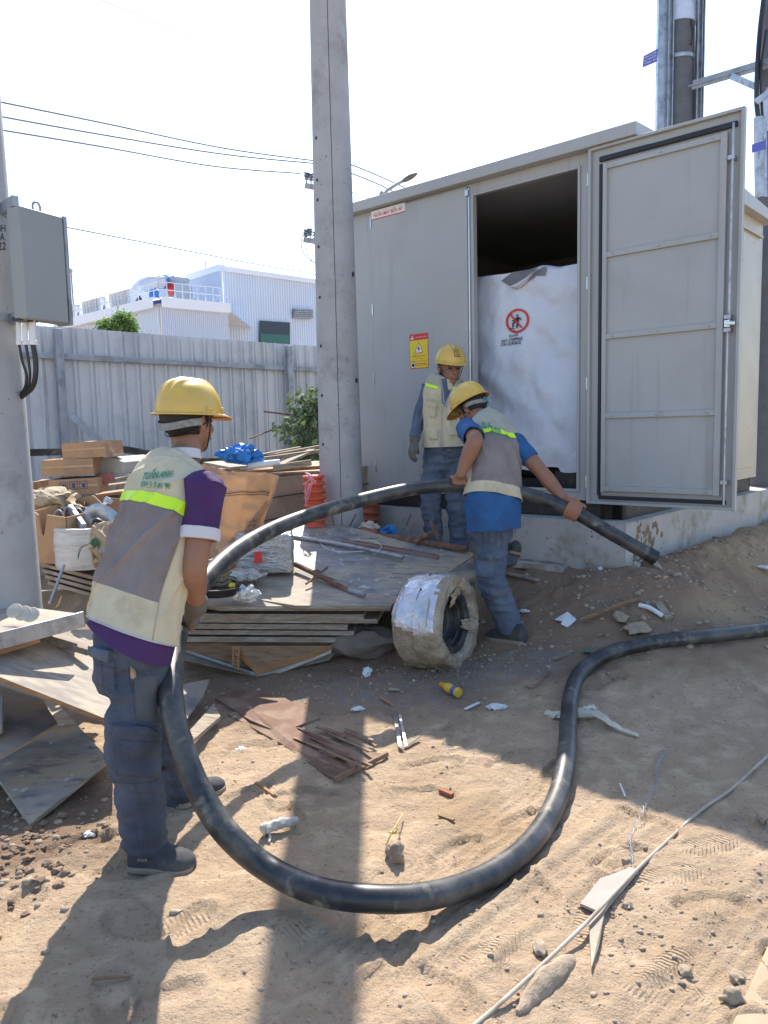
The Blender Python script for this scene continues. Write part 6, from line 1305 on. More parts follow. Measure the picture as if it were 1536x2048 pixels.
def helmet(c, M, parent, emblem=False, knob=None):
    L_, W_, H_ = .134, .112, .126; rs = []; n = 160
    def dome(ph, th, k):
        cp_, sp_ = math.cos(ph), math.sin(ph); x = W_ * k * cp_ ** .72 * math.sin(th); y = L_ * k * cp_ ** .72 * math.cos(th); z = H_ * k * sp_ ** .95
        if k == 1:
            r_ = max(math.exp(-((x) / .011) ** 2), math.exp(-((abs(x) - .034) / .008) ** 2)) * .010 * sst(.12, .45, sp_) * float(sst(-.145, -.10, y) if y < 0 else sst(.13, .08, y)); z += float(r_)
            z += 0
        return c + M @ Vector((x, y, z))
    for i in range(11, -1, -1): rs.append([dome(R(i * 8.1), 2 * math.pi * j / n, .965) for j in range(n)])
    def fl(dz, e, j):
        th = 2 * math.pi * j / n; f = max(0, math.cos(th)); ex = e * (.010 + .048 * f ** 2.2 + .006 * max(0, -math.cos(th))); x = (W_ + ex * .7) * math.sin(th); y = (L_ + ex) * math.cos(th)
        return c + M @ Vector((x, y, dz - .014 * e * f ** 2))
    rs.append([fl(-.004, 0.2, j) for j in range(n)]); rs.append([fl(-.006, .97, j) for j in range(n)]); rs.append([fl(-.004, 1.02, j) for j in range(n)]); rs.append([fl(-.001, .97, j) for j in range(n)]); rs.append([fl(.002, .3, j) for j in range(n)])
    for i in range(0, 22): rs.append([dome(R(i * 4.25), 2 * math.pi * j / n, 1) for j in range(n)])
    b = B(); b.rings(rs); h = link(b, 'helmet', [M_helm], parent, ang=70)
    b = B(); rs2 = [[fl(-.0075, .94, j) for j in range(n)], [fl(-.0075, .25, j) for j in range(n)]]; b.rings(rs2, cap=False); link(b, 'brim_underside', M_helm2, h)
    for th in (R(90), R(-90), R(48), R(-48)):
        b = B(); Ml = M @ Matrix.Rotation(-th, 3, 'Z'); p = c + M @ Vector((W_ * 1.0 * math.sin(th), L_ * 1.0 * math.cos(th), .018)); b.box(p, (.036, .010, .014), Ml); link(b, 'accessory_slot', M_helm, h, bevel=.003)
    b = B()
    for zz, ww in ((-.03, .013),):
        rr = [[c + M @ Vector(((.090 + d) * math.sin(t_), -.012 + (.108 + d) * math.cos(t_), zz - .022 * abs(math.cos(t_ - math.pi)) ** 2 + dz * ww)) for dz, d in ((-1, 0), (1, 0), (1, .003), (-1, .003))] for t_ in np.linspace(R(95), R(265), 24)]
        b.rings(rr)
    link(b, 'nape_strap', M_strapw, h)
    b = B(); b.tube(sp3([c + M @ Vector(q) for q in ((.10, .03, -.0), (.088, .0, -.035), (.07, -.055, -.07), (0, -.092, -.085), (-.07, -.055, -.07), (-.088, 0, -.035), (-.10, .03, 0))], 5), .003, 5); b.tube(sp3([c + M @ Vector(q) for q in ((.10, .02, 0), (.082, .025, -.07), (.045, .045, -.125), (0, .06, -.14), (-.045, .045, -.125), (-.082, .025, -.07), (-.10, .02, 0))], 5), .003, 5); link(b, 'chin_strap', M_blackp, h)
    if knob:
        b = B(); q = c + M @ Vector((.0, -.117, -.045)); b.lathe([(.001, -.004), (.02, -.004), (.022, .006), (.016, .010), (.001, .010)], q, 16, M @ Matrix.Rotation(R(90), 3, 'X')); link(b, 'adjuster_knob', mat('green_knob', (.03, .20, .15), .5, bump=.2), h)
    if emblem:
        b = B()
        def ep(x, y, o=.004):      # on the front of the dome
            ph = R(18) + y; th = x; p = dome(ph, th, 1); return p + (p - c).normalized() * o
        out = [(-.20, 0), (.20, 0), (.20, .42), (.14, .55), (0, .62), (-.14, .55), (-.20, .42)]
        def poly(o, pts, m): b.add([ep(x, y, o) for x, y in pts], [tuple(range(len(pts)))], m)
        poly(.0075, out, 1); poly(.0085, [(x * .86, .035 + y * .885) for x, y in out], 0)
        ring = [(.12 * math.cos(a), .36 + .13 * math.sin(a)) for a in np.linspace(0, 2 * math.pi, 17)[:-1]]; poly(.0095, ring, 1); poly(.0102, [(x * .82, .36 + (y - .36) * .82) for x, y in ring], 0)
        star = [((.095, .028)[i % 2] * math.cos(i * math.pi / 4), .36 + (.10, .03)[i % 2] * math.sin(i * math.pi / 4)) for i in range(8)]; poly(.0109, star, 1)
        write(b, 'EVN', lambda x, y: ep(-.11 + .22 * x, .07 + .09 * y, .0095), .03, 1)
        link(b, 'front_emblem', [M_helm, M_blk], h, smooth=False)
    return h
def grip(b, C, t, a, wrist, sgn=1, s=1., fing=(1, 1.06, 1, .86), rr=HR):
    t = t.normalized(); a = (a - t * a.dot(t)).normalized(); w_ = t.cross(a) * sgn
    def pt(ang, off, al): return C + (a * math.cos(R(ang)) + w_ * math.sin(R(ang))) * (rr + off) + t * al
    chain(b, [wrist, wrist.lerp(pt(0, .02, 0), .5), pt(-8, .020, 0)], [(.026 * s, .021 * s), (.034 * s, .019 * s), (.040 * s, .016 * s)], side=t)
    chain(b, [pt(-22, .016, .0), pt(8, .016, 0), pt(30, .014, 0)], [(.040 * s, .014 * s), (.042 * s, .014 * s), (.040 * s, .011 * s)], side=t)
    for i in range(4):
        al = (i - 1.5) * .0215 * s; L_ = fing[i]
        chain(b, [pt(20, .013, al), pt(52, .013, al * 1.05), pt(52 + 38 * L_, .0105, al * 1.05), pt(52 + 72 * L_, .0095, al), pt(52 + 98 * L_, .0095, al)], [.0105 * s, .0105 * s, .0098 * s, .009 * s, .008 * s], n=10)
    chain(b, [pt(-15, .016, -.030 * s), pt(-38, .015, -.046 * s), pt(-64, .0125, -.050 * s), pt(-90, .011, -.046 * s)], [.013 * s, .0125 * s, .011 * s, .009 * s], n=10)
def relaxed(b, wrist, d, palmn, thumb, s=1.):
    d = d.normalized(); palmn = (palmn - d * palmn.dot(d)).normalized(); sd = d.cross(palmn).normalized(); sd = sd if sd.dot(thumb) > 0 else -sd
    chain(b, [wrist, wrist + d * .05, wrist + d * .09], [(.026 * s, .018 * s), (.04 * s, .016 * s), (.041 * s, .014 * s)], side=sd)
    for i, L_ in enumerate((.075, .083, .077, .06)):
        o = wrist + d * .088 + sd * ((1.5 - i) * .022); c1 = d * L_ * .4 + palmn * .006; chain(b, [o, o + c1, o + c1 + (d * .85 + palmn * .5).normalized() * L_ * .32, o + c1 + (d * .85 + palmn * .5).normalized() * L_ * .32 + (d * .5 + palmn * .8).normalized() * L_ * .28], [.0105 * s, .010 * s, .009 * s, .0078 * s], n=10)
    o = wrist + d * .025 + sd * .03; chain(b, [o, o + (d * .6 + sd * .75) * .03, o + (d * .85 + sd * .45 + palmn * .2) * .06, o + (d + sd * .2 + palmn * .4) * .075], [.014 * s, .0125 * s, .0105 * s, .009 * s], n=10)
class Surf:      # torso-shaped cloth surface; u round the body (0 = right side, .25 = front, .75 = back), v hem to neck
    def __init__(s, rings, side0, side1, ex=2.5, fold=None, off=0.):
        s.P = np.array([[*PY(r[0], r[1], r[2]), r[3], r[4]] if not isinstance(r[0], Vector) else [*r[0], r[1], r[2]] for r in rings]); s.s0 = side0; s.s1 = side1; s.ex = ex; s.fold = fold; s.off = off; s.n = len(rings); s.tilt = 0.
        s.D = np.array(spline(list(s.P), 12)); s.L = len(s.D) - 1
    def __call__(s, u, v, o=0., fold=True):
        t = min(max(v, 0), 1) * s.L; i = min(int(t), s.L - 1); f = t - i; q = s.D[i] * (1 - f) + s.D[i + 1] * f; c = Vector(q[:3])
        ax_ = Vector(s.D[min(i + 4, s.L)][:3] - s.D[max(i - 4, 0)][:3]).normalized(); sd = s.s0.lerp(s.s1, v); sd = (sd - ax_ * sd.dot(ax_)).normalized(); fw = ax_.cross(sd).normalized()
        a = 2 * math.pi * u; ca, sa = math.cos(a), math.sin(a); k = (abs(ca) ** s.ex + abs(sa) ** s.ex) ** (-1 / s.ex); dn = (sd * (ca * .8) + fw * (sa * .8)).normalized()
        d_ = (s.fold(u, v) if (s.fold and fold) else 0)
        c = c - ax_ * (s.tilt * ca * k * (1 - v) ** 2)
        return c + sd * (ca * k * q[3]) + fw * (sa * k * q[4]) + dn * (o + s.off + d_)
def cloth(surf, v0, v1, nu, nv, mf, name, mats, parent, o=0., th=.005, sm=True):
    b = B(); vs = [surf(i / nu, lerp(v0, v1, j / nv), o) for j in range(nv + 1) for i in range(nu)]; inn = [surf(i / nu, lerp(v0, v1, e), o - th) for e in (0, .02) for i in range(nu)]
    fs, ms = [], []
    for j in range(nv):
        for i in range(nu): k = (i + 1) % nu; fs.append((j * nu + i, j * nu + k, (j + 1) * nu + k, (j + 1) * nu + i)); ms.append(mf((i + .5) / nu, lerp(v0, v1, (j + .5) / nv)))
    O = len(vs)
    for i in range(nu):
        k = (i + 1) % nu; fs += [(k, i, O + i, O + k), (O + k, O + i, O + nu + i, O + nu + k)]; ms += [mf((i + .5) / nu, v0)] * 2
    b.v = vs + inn; b.f = [list(f) for f in fs]; b.m = ms; return link(b, name, mats, parent, ang=80, smooth=sm), b
class Proj:
    def __init__(s, b): s.t = b.bvh()
    def __call__(s, x, y, o=.003):
        r = Vector(ray(x, y)).normalized(); h = s.t.ray_cast(Vector(CAM), r)
        if h[0] is None: return None
        n = h[1]; n = n if n.dot(r) < 0 else -n; return h[0] + n * o - r * (.3 * o)
def patch(b, pj, quad, o=.005, nu=10, nv=10, m=0, skirt=.008, bow=0.):
    G = {}
    for j in range(nv + 1):
        for i in range(nu + 1):
            u, v = i / nu, j / nv; x = lerp(lerp(quad[0][0], quad[1][0], u), lerp(quad[3][0], quad[2][0], u), v); y = lerp(lerp(quad[0][1], quad[1][1], u), lerp(quad[3][1], quad[2][1], u), v)
            e = min(i, nu - i, j, nv - j); p = pj(x, y, -skirt if e == 0 and skirt else o + bow * math.sin(u * 3.14) * math.sin(v * 3.14)); 
            if e == 0 and skirt:
                pass
            if p is not None: G[(i, j)] = len(b.v); b.v.append(p)
    for j in range(nv):
        for i in range(nu):
            k = [(i, j), (i + 1, j), (i + 1, j + 1), (i, j + 1)]
            if all(q in G for q in k): b.f.append([G[q] for q in k]); b.m.append(m)
def seam(b, pj, pts, r=.0014, o=.002, k=6, m=None):
    P = [pj(x, y, o) for x, y in [tuple(q) for q in spline(pts, k)]]; P = [p for p in P if p is not None]
    if len(P) > 1: b.tube(P, r, 5, m=m)
def plet(b, pj, s_, quad, bold=.01, o=.004, m=0):      # quad px: bl, br, tr, tl
    v, f = text_mesh(s_, bold); out = []
    for x, y in v:
        p = pj(lerp(lerp(quad[0][0], quad[1][0], x), lerp(quad[3][0], quad[2][0], x), y), lerp(lerp(quad[0][1], quad[1][1], x), lerp(quad[3][1], quad[2][1], x), y), o); out.append(p)
    ok = [i for i, p in enumerate(out) if p is not None]; mp = {i: k for k, i in enumerate(ok)}
    b.add([out[i] for i in ok], [[mp[i] for i in ff] for ff in f if all(i in mp for i in ff)], m)
def shoe(parent, heel, toe, w=.052, top=.085, ankle=None, m=M_shoe, up=Z, name='shoe'):
    d = (toe - heel); L_ = d.length; d.normalize(); s_ = d.cross(up).normalized(); u_ = s_.cross(d).normalized()
    prof = [(-.02, .60, .055, .0), (.03, .86, .095, 0), (.16, .92, .10, 0), (.34, .88, .092, 0), (.5, .92, .070, 0), (.68, 1.05, .055, 0), (.84, 1.0, .046, 0), (.96, .72, .034, 0), (1.01, .35, .022, 0)]
    P = spline(prof, 4); b = B(); rs = []; n = 20
    for (t, ww, hh, _) in P:
        c = heel + d * (t * L_); rs.append([c + s_ * (w * ww * math.cos(a)) + u_ * (.012 + (hh * top / .1 * max(0, math.sin(a)) ** .8 if math.sin(a) > 0 else .012 * math.sin(a))) for a in [2 * math.pi * j / n for j in range(n)]])
    b.rings(rs)
    for i, p in enumerate(b.v): b.v[i] = p + Vector((0, 0, .002 * noise.noise(p * 45)))
    sh = link(b, name, m, parent, ang=60)
    b = B(); rs = []
    for (t, ww, hh, _) in P:
        c = heel + d * (t * L_ * 1.0); e = w * ww * 1.10; rs.append([c - s_ * e - u_ * .004, c + s_ * e - u_ * .004, c + s_ * e + u_ * .017, c - s_ * e + u_ * .017])
    b.rings(rs); link(b, 'sole', M_sole, sh, bevel=.003)
    return sh
def folds(amp, f=(7, 7, 15), seed=0, knees=(), hem=None):
    def fn(p):
        q = Vector((p.x * f[0] + seed, p.y * f[1], p.z * f[2])); v = noise.noise(q); v2 = noise.noise(q * 2.3 + Vector((4, 4, 4)))
        r_ = amp * (1 - abs(v) * 3.2) * .8 + amp * .4 * v2
        for c, rad, a in knees:
            d = (p - c).length / rad
            if d < 1: r_ += a * (1 - d) * math.sin((p.z - c.z) * 75 + 3 * noise.noise(p * 8) + (p.x - c.x) * 25)
        if hem is not None and p.z < hem + .16: r_ += .005 * sst(.16, .02, p.z - hem) * math.sin((p.z - hem) * 70 + 4 * noise.noise(p * 7))
        return float(r_)
    return fn

# ================================================================ man in purple (foreground left)
W1 = thing('person', 'man in purple shirt, cream mesh vest and yellow helmet seen from behind', 'person', PG(330, 1735))
F = Vector((.5, .866, 0)); S = Vector((.866, -.5, 0)); HC = PY(378, 846, 2.93); HM = frame((.56, .83, -.03), Vector((.02, 0, 1)))
SHr = PY(408, 975, 2.70); EL = PY(390, 1140, 2.62); WRr = PY(392, 1213, 2.82); SHl = PY(292, 962, 2.95); ELl = PY(330, 1110, 3.08); WRl = PY(390, 1170, 3.16)
def hpt(Yt):      # nearest hose centre-line sample and tangent
    i = min(range(1, len(HP) - 1), key=lambda k: (HP[k] - Yt).length); return HP[i], (HP[i + 1] - HP[i - 1]).normalized()
ring1 = [(265, 1262, 2.62, .160, .120), (284, 1180, 2.67, .152, .115), (313, 1085, 2.73, .162, .118), (334, 1005, 2.79, .166, .116), (344, 965, 2.82, .150, .104), (354, 936, 2.845, .112, .086), (365, 914, 2.86, .066, .064)]
b = B(); head(b, HC, HM)
chain(b, [HC + HM @ Vector((0, -.02, -.05)), PY(374, 898, 2.89), PY(362, 925, 2.86)], [.056, .055, .066])
P_ = [(*PY(r[0], r[1], r[2]), r[3] * .86, r[4] * .84) for r in ring1]; Q_ = spline(P_, 4); b.tube([Vector(q[:3]) for q in Q_], [(q[3], q[4]) for q in Q_], 20, side=S, round_=True)
chain(b, [SHr, SHr.lerp(EL, .5), EL, EL.lerp(WRr, .35), WRr], [.045, .047, .042, .042, .029]); chain(b, [SHl, SHl.lerp(ELl, .5), ELl, WRl], [.045, .046, .041, .029])
C1, T1 = hpt(PY(352, 1252, 2.98)); grip(b, C1, T1, (WRr - C1) + Vector((.05, .0, 0)), WRr, 1, 1.0)
C2, T2 = hpt(PY(385, 1195, 3.15)); grip(b, C2, T2, (WRl - C2), WRl, -1, 1.0)
hipR, knR, anR = PY(284, 1300, 2.60), PY(264, 1480, 2.56), PY(293, 1700, 2.60); hipL, knL, anL = PY(242, 1300, 2.76), PY(318, 1455, 2.97), PY(368, 1600, 3.05)
for a_ in ((hipR, knR, anR), (hipL, knL, anL)): chain(b, [a_[0], a_[0].lerp(a_[1], .5), a_[1], a_[1].lerp(a_[2], .4), a_[2]], [.068, .058, .046, .044, .038])
body = remesh(b, .0045, 3); link(body, 'body', M_skin, W1)
hair(HC, HM, W1); eyes(HC, HM, W1); helmet(HC + HM @ Vector((0, .0, .034)), HM, W1)
# gloves over both hands
b = B(); grip(b, C1, T1, (WRr - C1) + Vector((.05, .0, 0)), WRr, 1, 1.28); chain(b, [WRr.lerp(EL, .12), WRr], [.040, .038]); g_ = remesh(b, .004, 2); disp(g_, lambda p: .005 + .003 * noise.noise(p * 40)); link(g_, 'glove', M_glove, W1)
b = B(); grip(b, C2, T2, (WRl - C2), WRl, -1, 1.22); chain(b, [WRl.lerp(ELl, .12), WRl], [.039, .036]); g_ = remesh(b, .004, 2); disp(g_, lambda p: .0025); link(g_, 'glove', M_glove, W1)
def fold1(u, v):
    r = 0.
    for (u0, v0, u1, v1, w_, a_) in ((.93, .70, .62, .12, .016, .020), (.93, .50, .66, .10, .013, .017), (.86, .62, .57, .25, .013, .015), (.90, .44, .60, .02, .010, .009), (.95, .40, .80, .08, .012, .007), (.80, .78, .60, .45, .012, .007), (1.03, .30, .92, .05, .015, .008), (.72, .70, .55, .5, .012, .007), (.90, .86, .70, .80, .02, .004)):
        du, dv = (u1 - u0), (v1 - v0); L2 = du * du * 1.0 + dv * dv; 
        for uu in (u, u + 1):
            t = ((uu - u0) * du + (v - v0) * dv) / L2; q = abs((uu - u0) * dv - (v - v0) * du) / math.sqrt(L2); r += a_ * math.exp(-abs(q) / (w_ * .75)) * float(sst(-.1, .2, t) * sst(1.1, .8, t))
    r += .010 * noise.noise(Vector((math.cos(u * 6.28) * 1.6, math.sin(u * 6.28) * 1.6, v * 3.))) + .004 * noise.noise(Vector((math.cos(u * 6.28) * 5, math.sin(u * 6.28) * 5, v * 9.)))
    return r
S1 = Surf(ring1, S, S, 2.4, fold1, .010); S1.tilt = .035
shirt = Surf([(258, 1285, 2.61, .160, .121), (265, 1262, 2.62, .155, .117), (275, 1220, 2.645, .145, .108)], S, S, 2.4, lambda u, v: .006 * noise.noise(Vector((math.cos(u * 6.28) * 2.5, math.sin(u * 6.28) * 2.5, 1))), .004); shirt.tilt = .035
sh_, _b = cloth(shirt, -.0, 1, 80, 16, lambda u, v: 0, 'shirt_hem', [M_purple], W1)
def mf1(u, v):
    u = u % 1
    if v > .475 - .06 * (((u - .52) % 1) / .495 if ((u - .52) % 1) < .5 else 1): return 0
    if v < .147: return 0
    if .535 < u < .93: return 1
    return 0
vest1, vb1 = cloth(S1, 0, 1, 200, 130, mf1, 'vest', [M_cream, M_mesh], W1)
p1 = Proj(vb1)
b = B()      # fluorescent tape follows the cloth
b.grid(lambda u, v: S1(lerp(.52, 1.015, u), .470 - .06 * u + .050 * v, .003), 70, 3); link(b, 'reflective_tape', M_neon, vest1, ang=80)
b = B(); plet(b, p1, 'TUẤN ANH', [(283, 961), (343, 955), (349, 934), (293, 938)], .03); plet(b, p1, '0913 5 81 91', [(282, 974), (338, 979), (340, 967), (284, 963)], .015); link(b, 'back_lettering', M_green, vest1, smooth=False)
b = B()
b.tube([S1(.932, v_, .001) for v_ in np.linspace(0.0, .46, 40)], .0013, 5); link(b, 'side_piping', M_sack, vest1)
b = B(); b.tube([S1(u_, .004, .000) for u_ in np.linspace(0, 1, 120)], .0032, 6); link(b, 'hem_piping', M_trim, vest1)
# collar and sleeves
b = B(); rr = []
for dz, r_ in ((-.012, .066), (.022, .060), (.024, .056), (-.01, .060)): rr.append([PY(366, 912, 2.86) + HM @ Vector((0, 0, 0)) + (S * (math.cos(t_) * r_ * 1.05) + F * (math.sin(t_) * r_)) + Vector((.12, .10, 1)).normalized() * (dz + .010 * math.cos(t_ + 1)) for t_ in np.linspace(0, 2 * math.pi, 33)[:-1]])
b.rings(rr, closed=True); link(b, 'collar', M_cuff, W1)
def sleeve(parent, A0, A1, A2, r0, r1, frac, m, cuffm=None, name='sleeve', cuff=.03, inner=None, k=.006, stripes=None):
    end = A0.lerp(A1, frac) if frac <= 1 else A1.lerp(A2, frac - 1); pts = [A0 + (A0 - A1).normalized() * .062, A0 + (A0 - A1).normalized() * .045, A0 + (A0 - A1).normalized() * .018, A0, A0.lerp(end, .5) if frac <= 1 else A0.lerp(A1, .9), end]
    P = spline([(*p, r) for p, r in zip(pts, (r0 * .15, r0 * .6, r0 * .92, r0, lerp(r0, r1, .5), r1))], 10); b = B(); n = 36; T0 = None; rs = []
    for i, q in enumerate(P):
        c = Vector(q[:3]); t = (Vector(P[min(i + 1, len(P) - 1)][:3]) - Vector(P[max(i - 1, 0)][:3])).normalized(); u = (S - t * S.dot(t)).normalized(); w_ = t.cross(u)
        rs.append([c + (u * math.cos(a) + w_ * math.sin(a)) * (q[3] + k * 2.0 * noise.noise(Vector((math.cos(a) * 1.7, math.sin(a) * 1.7, i * .10)))) for a in [2 * math.pi * j / n for j in range(n)]])
    c = Vector(P[-1][:3]); rs.append([c + (p - c) * .90 for p in rs[-1]]); c2 = Vector(P[-3][:3]); rs.append([c2 + (p - c2) * .86 for p in rs[-4]])
    b.rings(rs, cap=False); sl = link(b, name, m, parent, ang=80)
    if cuffm:
        b = B(); t = (end - A0.lerp(A1, .8)).normalized() if frac <= 1 else (end - A1).normalized(); c = end
        u = (S - t * S.dot(t)).normalized(); w_ = t.cross(u); rr = [[c + t * dz + (u * math.cos(a) + w_ * math.sin(a)) * (r1 + .008 + e + k * 2.0 * noise.noise(Vector((math.cos(a) * 1.7, math.sin(a) * 1.7, (len(P) - 1) * .10)))) for a in [2 * math.pi * j / n for j in range(n)]] for dz, e in ((-.012, .001), (-.010, .004), (cuff, .003), (cuff + .002, 0), (-.012, -.006))]
        b.rings(rr, closed=True); link(b, 'cuff', cuffm, sl)
    return sl
sleeve(W1, SHr, EL, WRr, .074, .060, .60, M_purple, M_cuff, cuff=.028); sleeve(W1, SHl, ELl, WRl, .066, .058, .58, M_purple, M_cuff)
# trousers
def trousers(parent, waist, S_, hips, kns, ans, rt, rk, rh, wr, m, vox=.008, amp=.011, seed=0, name='jeans', extra=None, side2=None):
    b = B(); P = spline([(*p, *r) for p, r in zip(waist, wr)], 4); b.tube([Vector(q[:3]) for q in P], [(q[3], q[4]) for q in P], 20, side=S_, round_=True)
    for h, k, a in zip(hips, kns, ans): chain(b, [h, h.lerp(k, .5), k, k.lerp(a, .5), a], [rt, lerp(rt, rk, .55), rk, lerp(rk, rh, .6), rh], side=S_)
    if extra: extra(b)
    r = remesh(b, vox, 5); hz = min(a.z for a in ans); disp(r, folds(amp, seed=seed, knees=[(k, .18, .006) for k in kns], hem=hz))
    if CLAMP:
        c0_, S0_, F0_, a0_, b0_, zz = CLAMP
        for i, p in enumerate(r.v):
            w_ = float(sst(zz - .13, zz, p.z))
            if w_ <= 0: continue
            d = p - c0_; x, y = d.dot(S0_), d.dot(F0_); k_ = math.sqrt((x / a0_) ** 2 + (y / b0_) ** 2)
            if k_ > 1: q = (1 / k_ - 1) * w_; r.v[i] = p + S0_ * (x * q) + F0_ * (y * q)
    o = link(r, name, m, parent, ang=80); return o, r
M_j1 = M_denim
CLAMP = (PY(262, 1270, 2.62), S, F, .146, .108, PY(262, 1300, 2.62).z)
tr1, tb1 = trousers(W1, [PY(262, 1255, 2.62), PY(258, 1300, 2.62), PY(262, 1345, 2.63)], S, [hipR + Vector((-.005, 0, 0)), hipL], [knR, knL], [anR + Z * .02, anL + Z * .01], .092, .090, .072, [(.135, .100), (.145, .112), (.142, .112)], M_j1)
pt1 = Proj(tb1)
b = B(); patch(b, pt1, [(218, 1452), (326, 1462), (320, 1560), (226, 1555)], .010, 12, 12, bow=.006); link(b, 'cargo_pocket', M_j1, tr1, ang=60)
b = B(); patch(b, pt1, [(216, 1440), (326, 1450), (322, 1488), (228, 1482)], .017, 12, 6, bow=.003); link(b, 'pocket_flap', M_j1, tr1, ang=60)
b = B(); patch(b, pt1, [(180, 1300), (236, 1318), (236, 1388), (196, 1378)], .007, 8, 8); link(b, 'back_pocket', M_j1, tr1, ang=60)
b = B(); patch(b, pt1, [(174, 1282), (232, 1296), (222, 1330), (180, 1312)], .015, 10, 6, bow=.005); link(b, 'pocket_flap', M_denim2, tr1, ang=60)
b = B(); patch(b, pt1, [(262, 1345), (320, 1345), (318, 1452), (268, 1446)], .004, 8, 10); link(b, 'thigh_panel', M_denimd, tr1, ang=60)
b = B(); patch(b, pt1, [(258, 1322), (272, 1340), (277, 1358), (260, 1362)], .010, 4, 4); link(b, 'folded_cloth', M_sack, tr1, ang=60)
b = B()
for q in ([(254, 1270), (256, 1330), (262, 1390), (270, 1450)], [(220, 1488), (240, 1492), (322, 1496)], [(196, 1330), (232, 1336)], [(262, 1362), (290, 1352), (306, 1340)], [(263, 1560), (280, 1600), (292, 1650), (288, 1700)], [(226, 1562), (270, 1568), (318, 1562)], [(318, 1300), (312, 1330)], [(206, 1318), (210, 1378)], [(340, 1530), (350, 1570), (372, 1600)], [(236, 1510), (236, 1548)], [(266, 1640), (275, 1690)]): seam(b, pt1, q, .0013, .002 if q[0][1] > 1545 or q[0][0] > 300 else .011)
link(b, 'stitching', M_thread, tr1)
hl, to = PG(266, 1728), PG(388, 1737); s_ = shoe(W1, hl, to, .053, .105)
b = B(); ps = None
b.grid(lambda u, v: hl.lerp(to, .24 + .2 * v) + (to - hl).normalized().cross(Z) * (.0505 * math.cos(lerp(.5, 2.9, u))) + Z * (.018 + .080 * math.sin(lerp(.35, 2.9, u)) ** .8 * (1 - .22 * v)), 14, 4); link(b, 'strap', M_shoe, s_)
b = B(); sdn = (to - hl).normalized(); out_ = sdn.cross(Z); write(b, 'ASIA', lambda x, y: hl.lerp(to, .20 + .17 * x) + out_ * (.056 - .003 * x) + Z * (.045 + .014 * y), .02); link(b, 'shoe_lettering', M_sole, s_, smooth=False)
shoe(W1, PG(350, 1612), PG(443, 1572), .05, .09)

# ================================================================ bending man in blue
W2 = thing('person', 'man in royal blue shirt bending over, holding the hose end with both bare hands', 'person', PG(1015, 1280))
F = Vector((-.42, .907, 0)).normalized(); S = Vector((F.y, -F.x, 0)); HC = PY(944, 818, 5.10); HM = frame((-.66, .58, -.48), Vector((-.15, .1, 1)))
ring2 = [(986, 998, 4.74, .178, .13), (988, 955, 4.79, .16, .12), (986, 912, 4.86, .165, .12), (982, 880, 4.92, .168, .112), (976, 856, 4.97, .145, .098), (968, 842, 5.01, .105, .08), (960, 831, 5.03, .062, .062)]
SHr, EL, WRr = PY(1028, 884, 4.90), PY(1083, 944, 4.80), PY(1128, 998, 4.70); SHl, ELl, WRl = PY(936, 858, 4.95), PY(950, 880, 4.70), PY(922, 948, 4.70)
b = B(); head(b, HC, HM); chain(b, [HC + HM @ Vector((0, -.02, -.05)), PY(955, 828, 5.05), PY(965, 845, 5.0)], [.056, .056, .066])
Q_ = spline([(*PY(r[0], r[1], r[2]), r[3] * .86, r[4] * .84) for r in ring2], 4); b.tube([Vector(q[:3]) for q in Q_], [(q[3], q[4]) for q in Q_], 20, side=S, round_=True)
chain(b, [SHr, SHr.lerp(EL, .5), EL, EL.lerp(WRr, .35), WRr], [.053, .052, .045, .046, .029]); chain(b, [SHl, SHl.lerp(ELl, .5), ELl, ELl.lerp(WRl, .35), WRl], [.053, .052, .048, .050, .031])
C1, T1 = hpt(PY(1146, 1022, 4.66)); grip(b, C1, T1, Vector((.05, -.35, .9)), WRr, -1, 1.05); C2, T2 = hpt(PY(914, 971, 4.78)); grip(b, C2, T2, Vector((.0, -.75, .65)), WRl, 1, 1.1)
hipR, knR, anR = PY(985, 1050, 4.74), PY(983, 1160, 4.70), PY(1024, 1262, 4.72); hipL, knL, anL = PY(972, 1050, 4.88), PY(962, 1062, 5.2), PY(1012, 1112, 5.12)
for a_ in ((hipR, knR, anR), (hipL, knL, anL)): chain(b, [a_[0], a_[0].lerp(a_[1], .5), a_[1], a_[1].lerp(a_[2], .4), a_[2]], [.068, .058, .046, .044, .038])
body = remesh(b, .0048, 2); link(body, 'body', M_skin, W2)
hair(HC, HM, W2, low=-.085); eyes(HC, HM, W2); helmet(HC + HM @ Vector((0, 0, .044)), HM, W2, knob=True)
def fold2(u, v):
    r = 0.
    for (u0, v0, u1, v1, w_, a_) in ((.62, .72, .82, .02, .018, .013), (.68, .68, .92, .02, .016, .012), (.74, .66, .98, .10, .014, .010), (.82, .62, 1.02, .22, .014, .010), (.56, .6, .70, .02, .015, .008), (.92, .60, 1.04, .4, .014, .008)):
        du, dv = (u1 - u0), (v1 - v0); L2 = du * du + dv * dv
        for uu in (u, u + 1):
            t = ((uu - u0) * du + (v - v0) * dv) / L2; q = abs((uu - u0) * dv - (v - v0) * du) / math.sqrt(L2); r += 1.3 * a_ * math.exp(-abs(q) / (w_ * .75)) * float(sst(-.1, .2, t) * sst(1.1, .8, t))
    return r + .010 * noise.noise(Vector((math.cos(u * 6.28) * 1.6, math.sin(u * 6.28) * 1.6, v * 3.))) + .004 * noise.noise(Vector((math.cos(u * 6.28) * 5, math.sin(u * 6.28) * 5, v * 9.)))
S2 = Surf(ring2, S, S, 2.4, fold2, .010)
shirt = Surf([(988, 1056, 4.74, .172, .13), (987, 1025, 4.74, .175, .132), (986, 998, 4.74, .172, .126), (988, 955, 4.79, .155, .115)], S, S, 2.3, lambda u, v: .010 * noise.noise(Vector((math.cos(u * 6.28) * 2, math.sin(u * 6.28) * 2, v * 3))), .004)
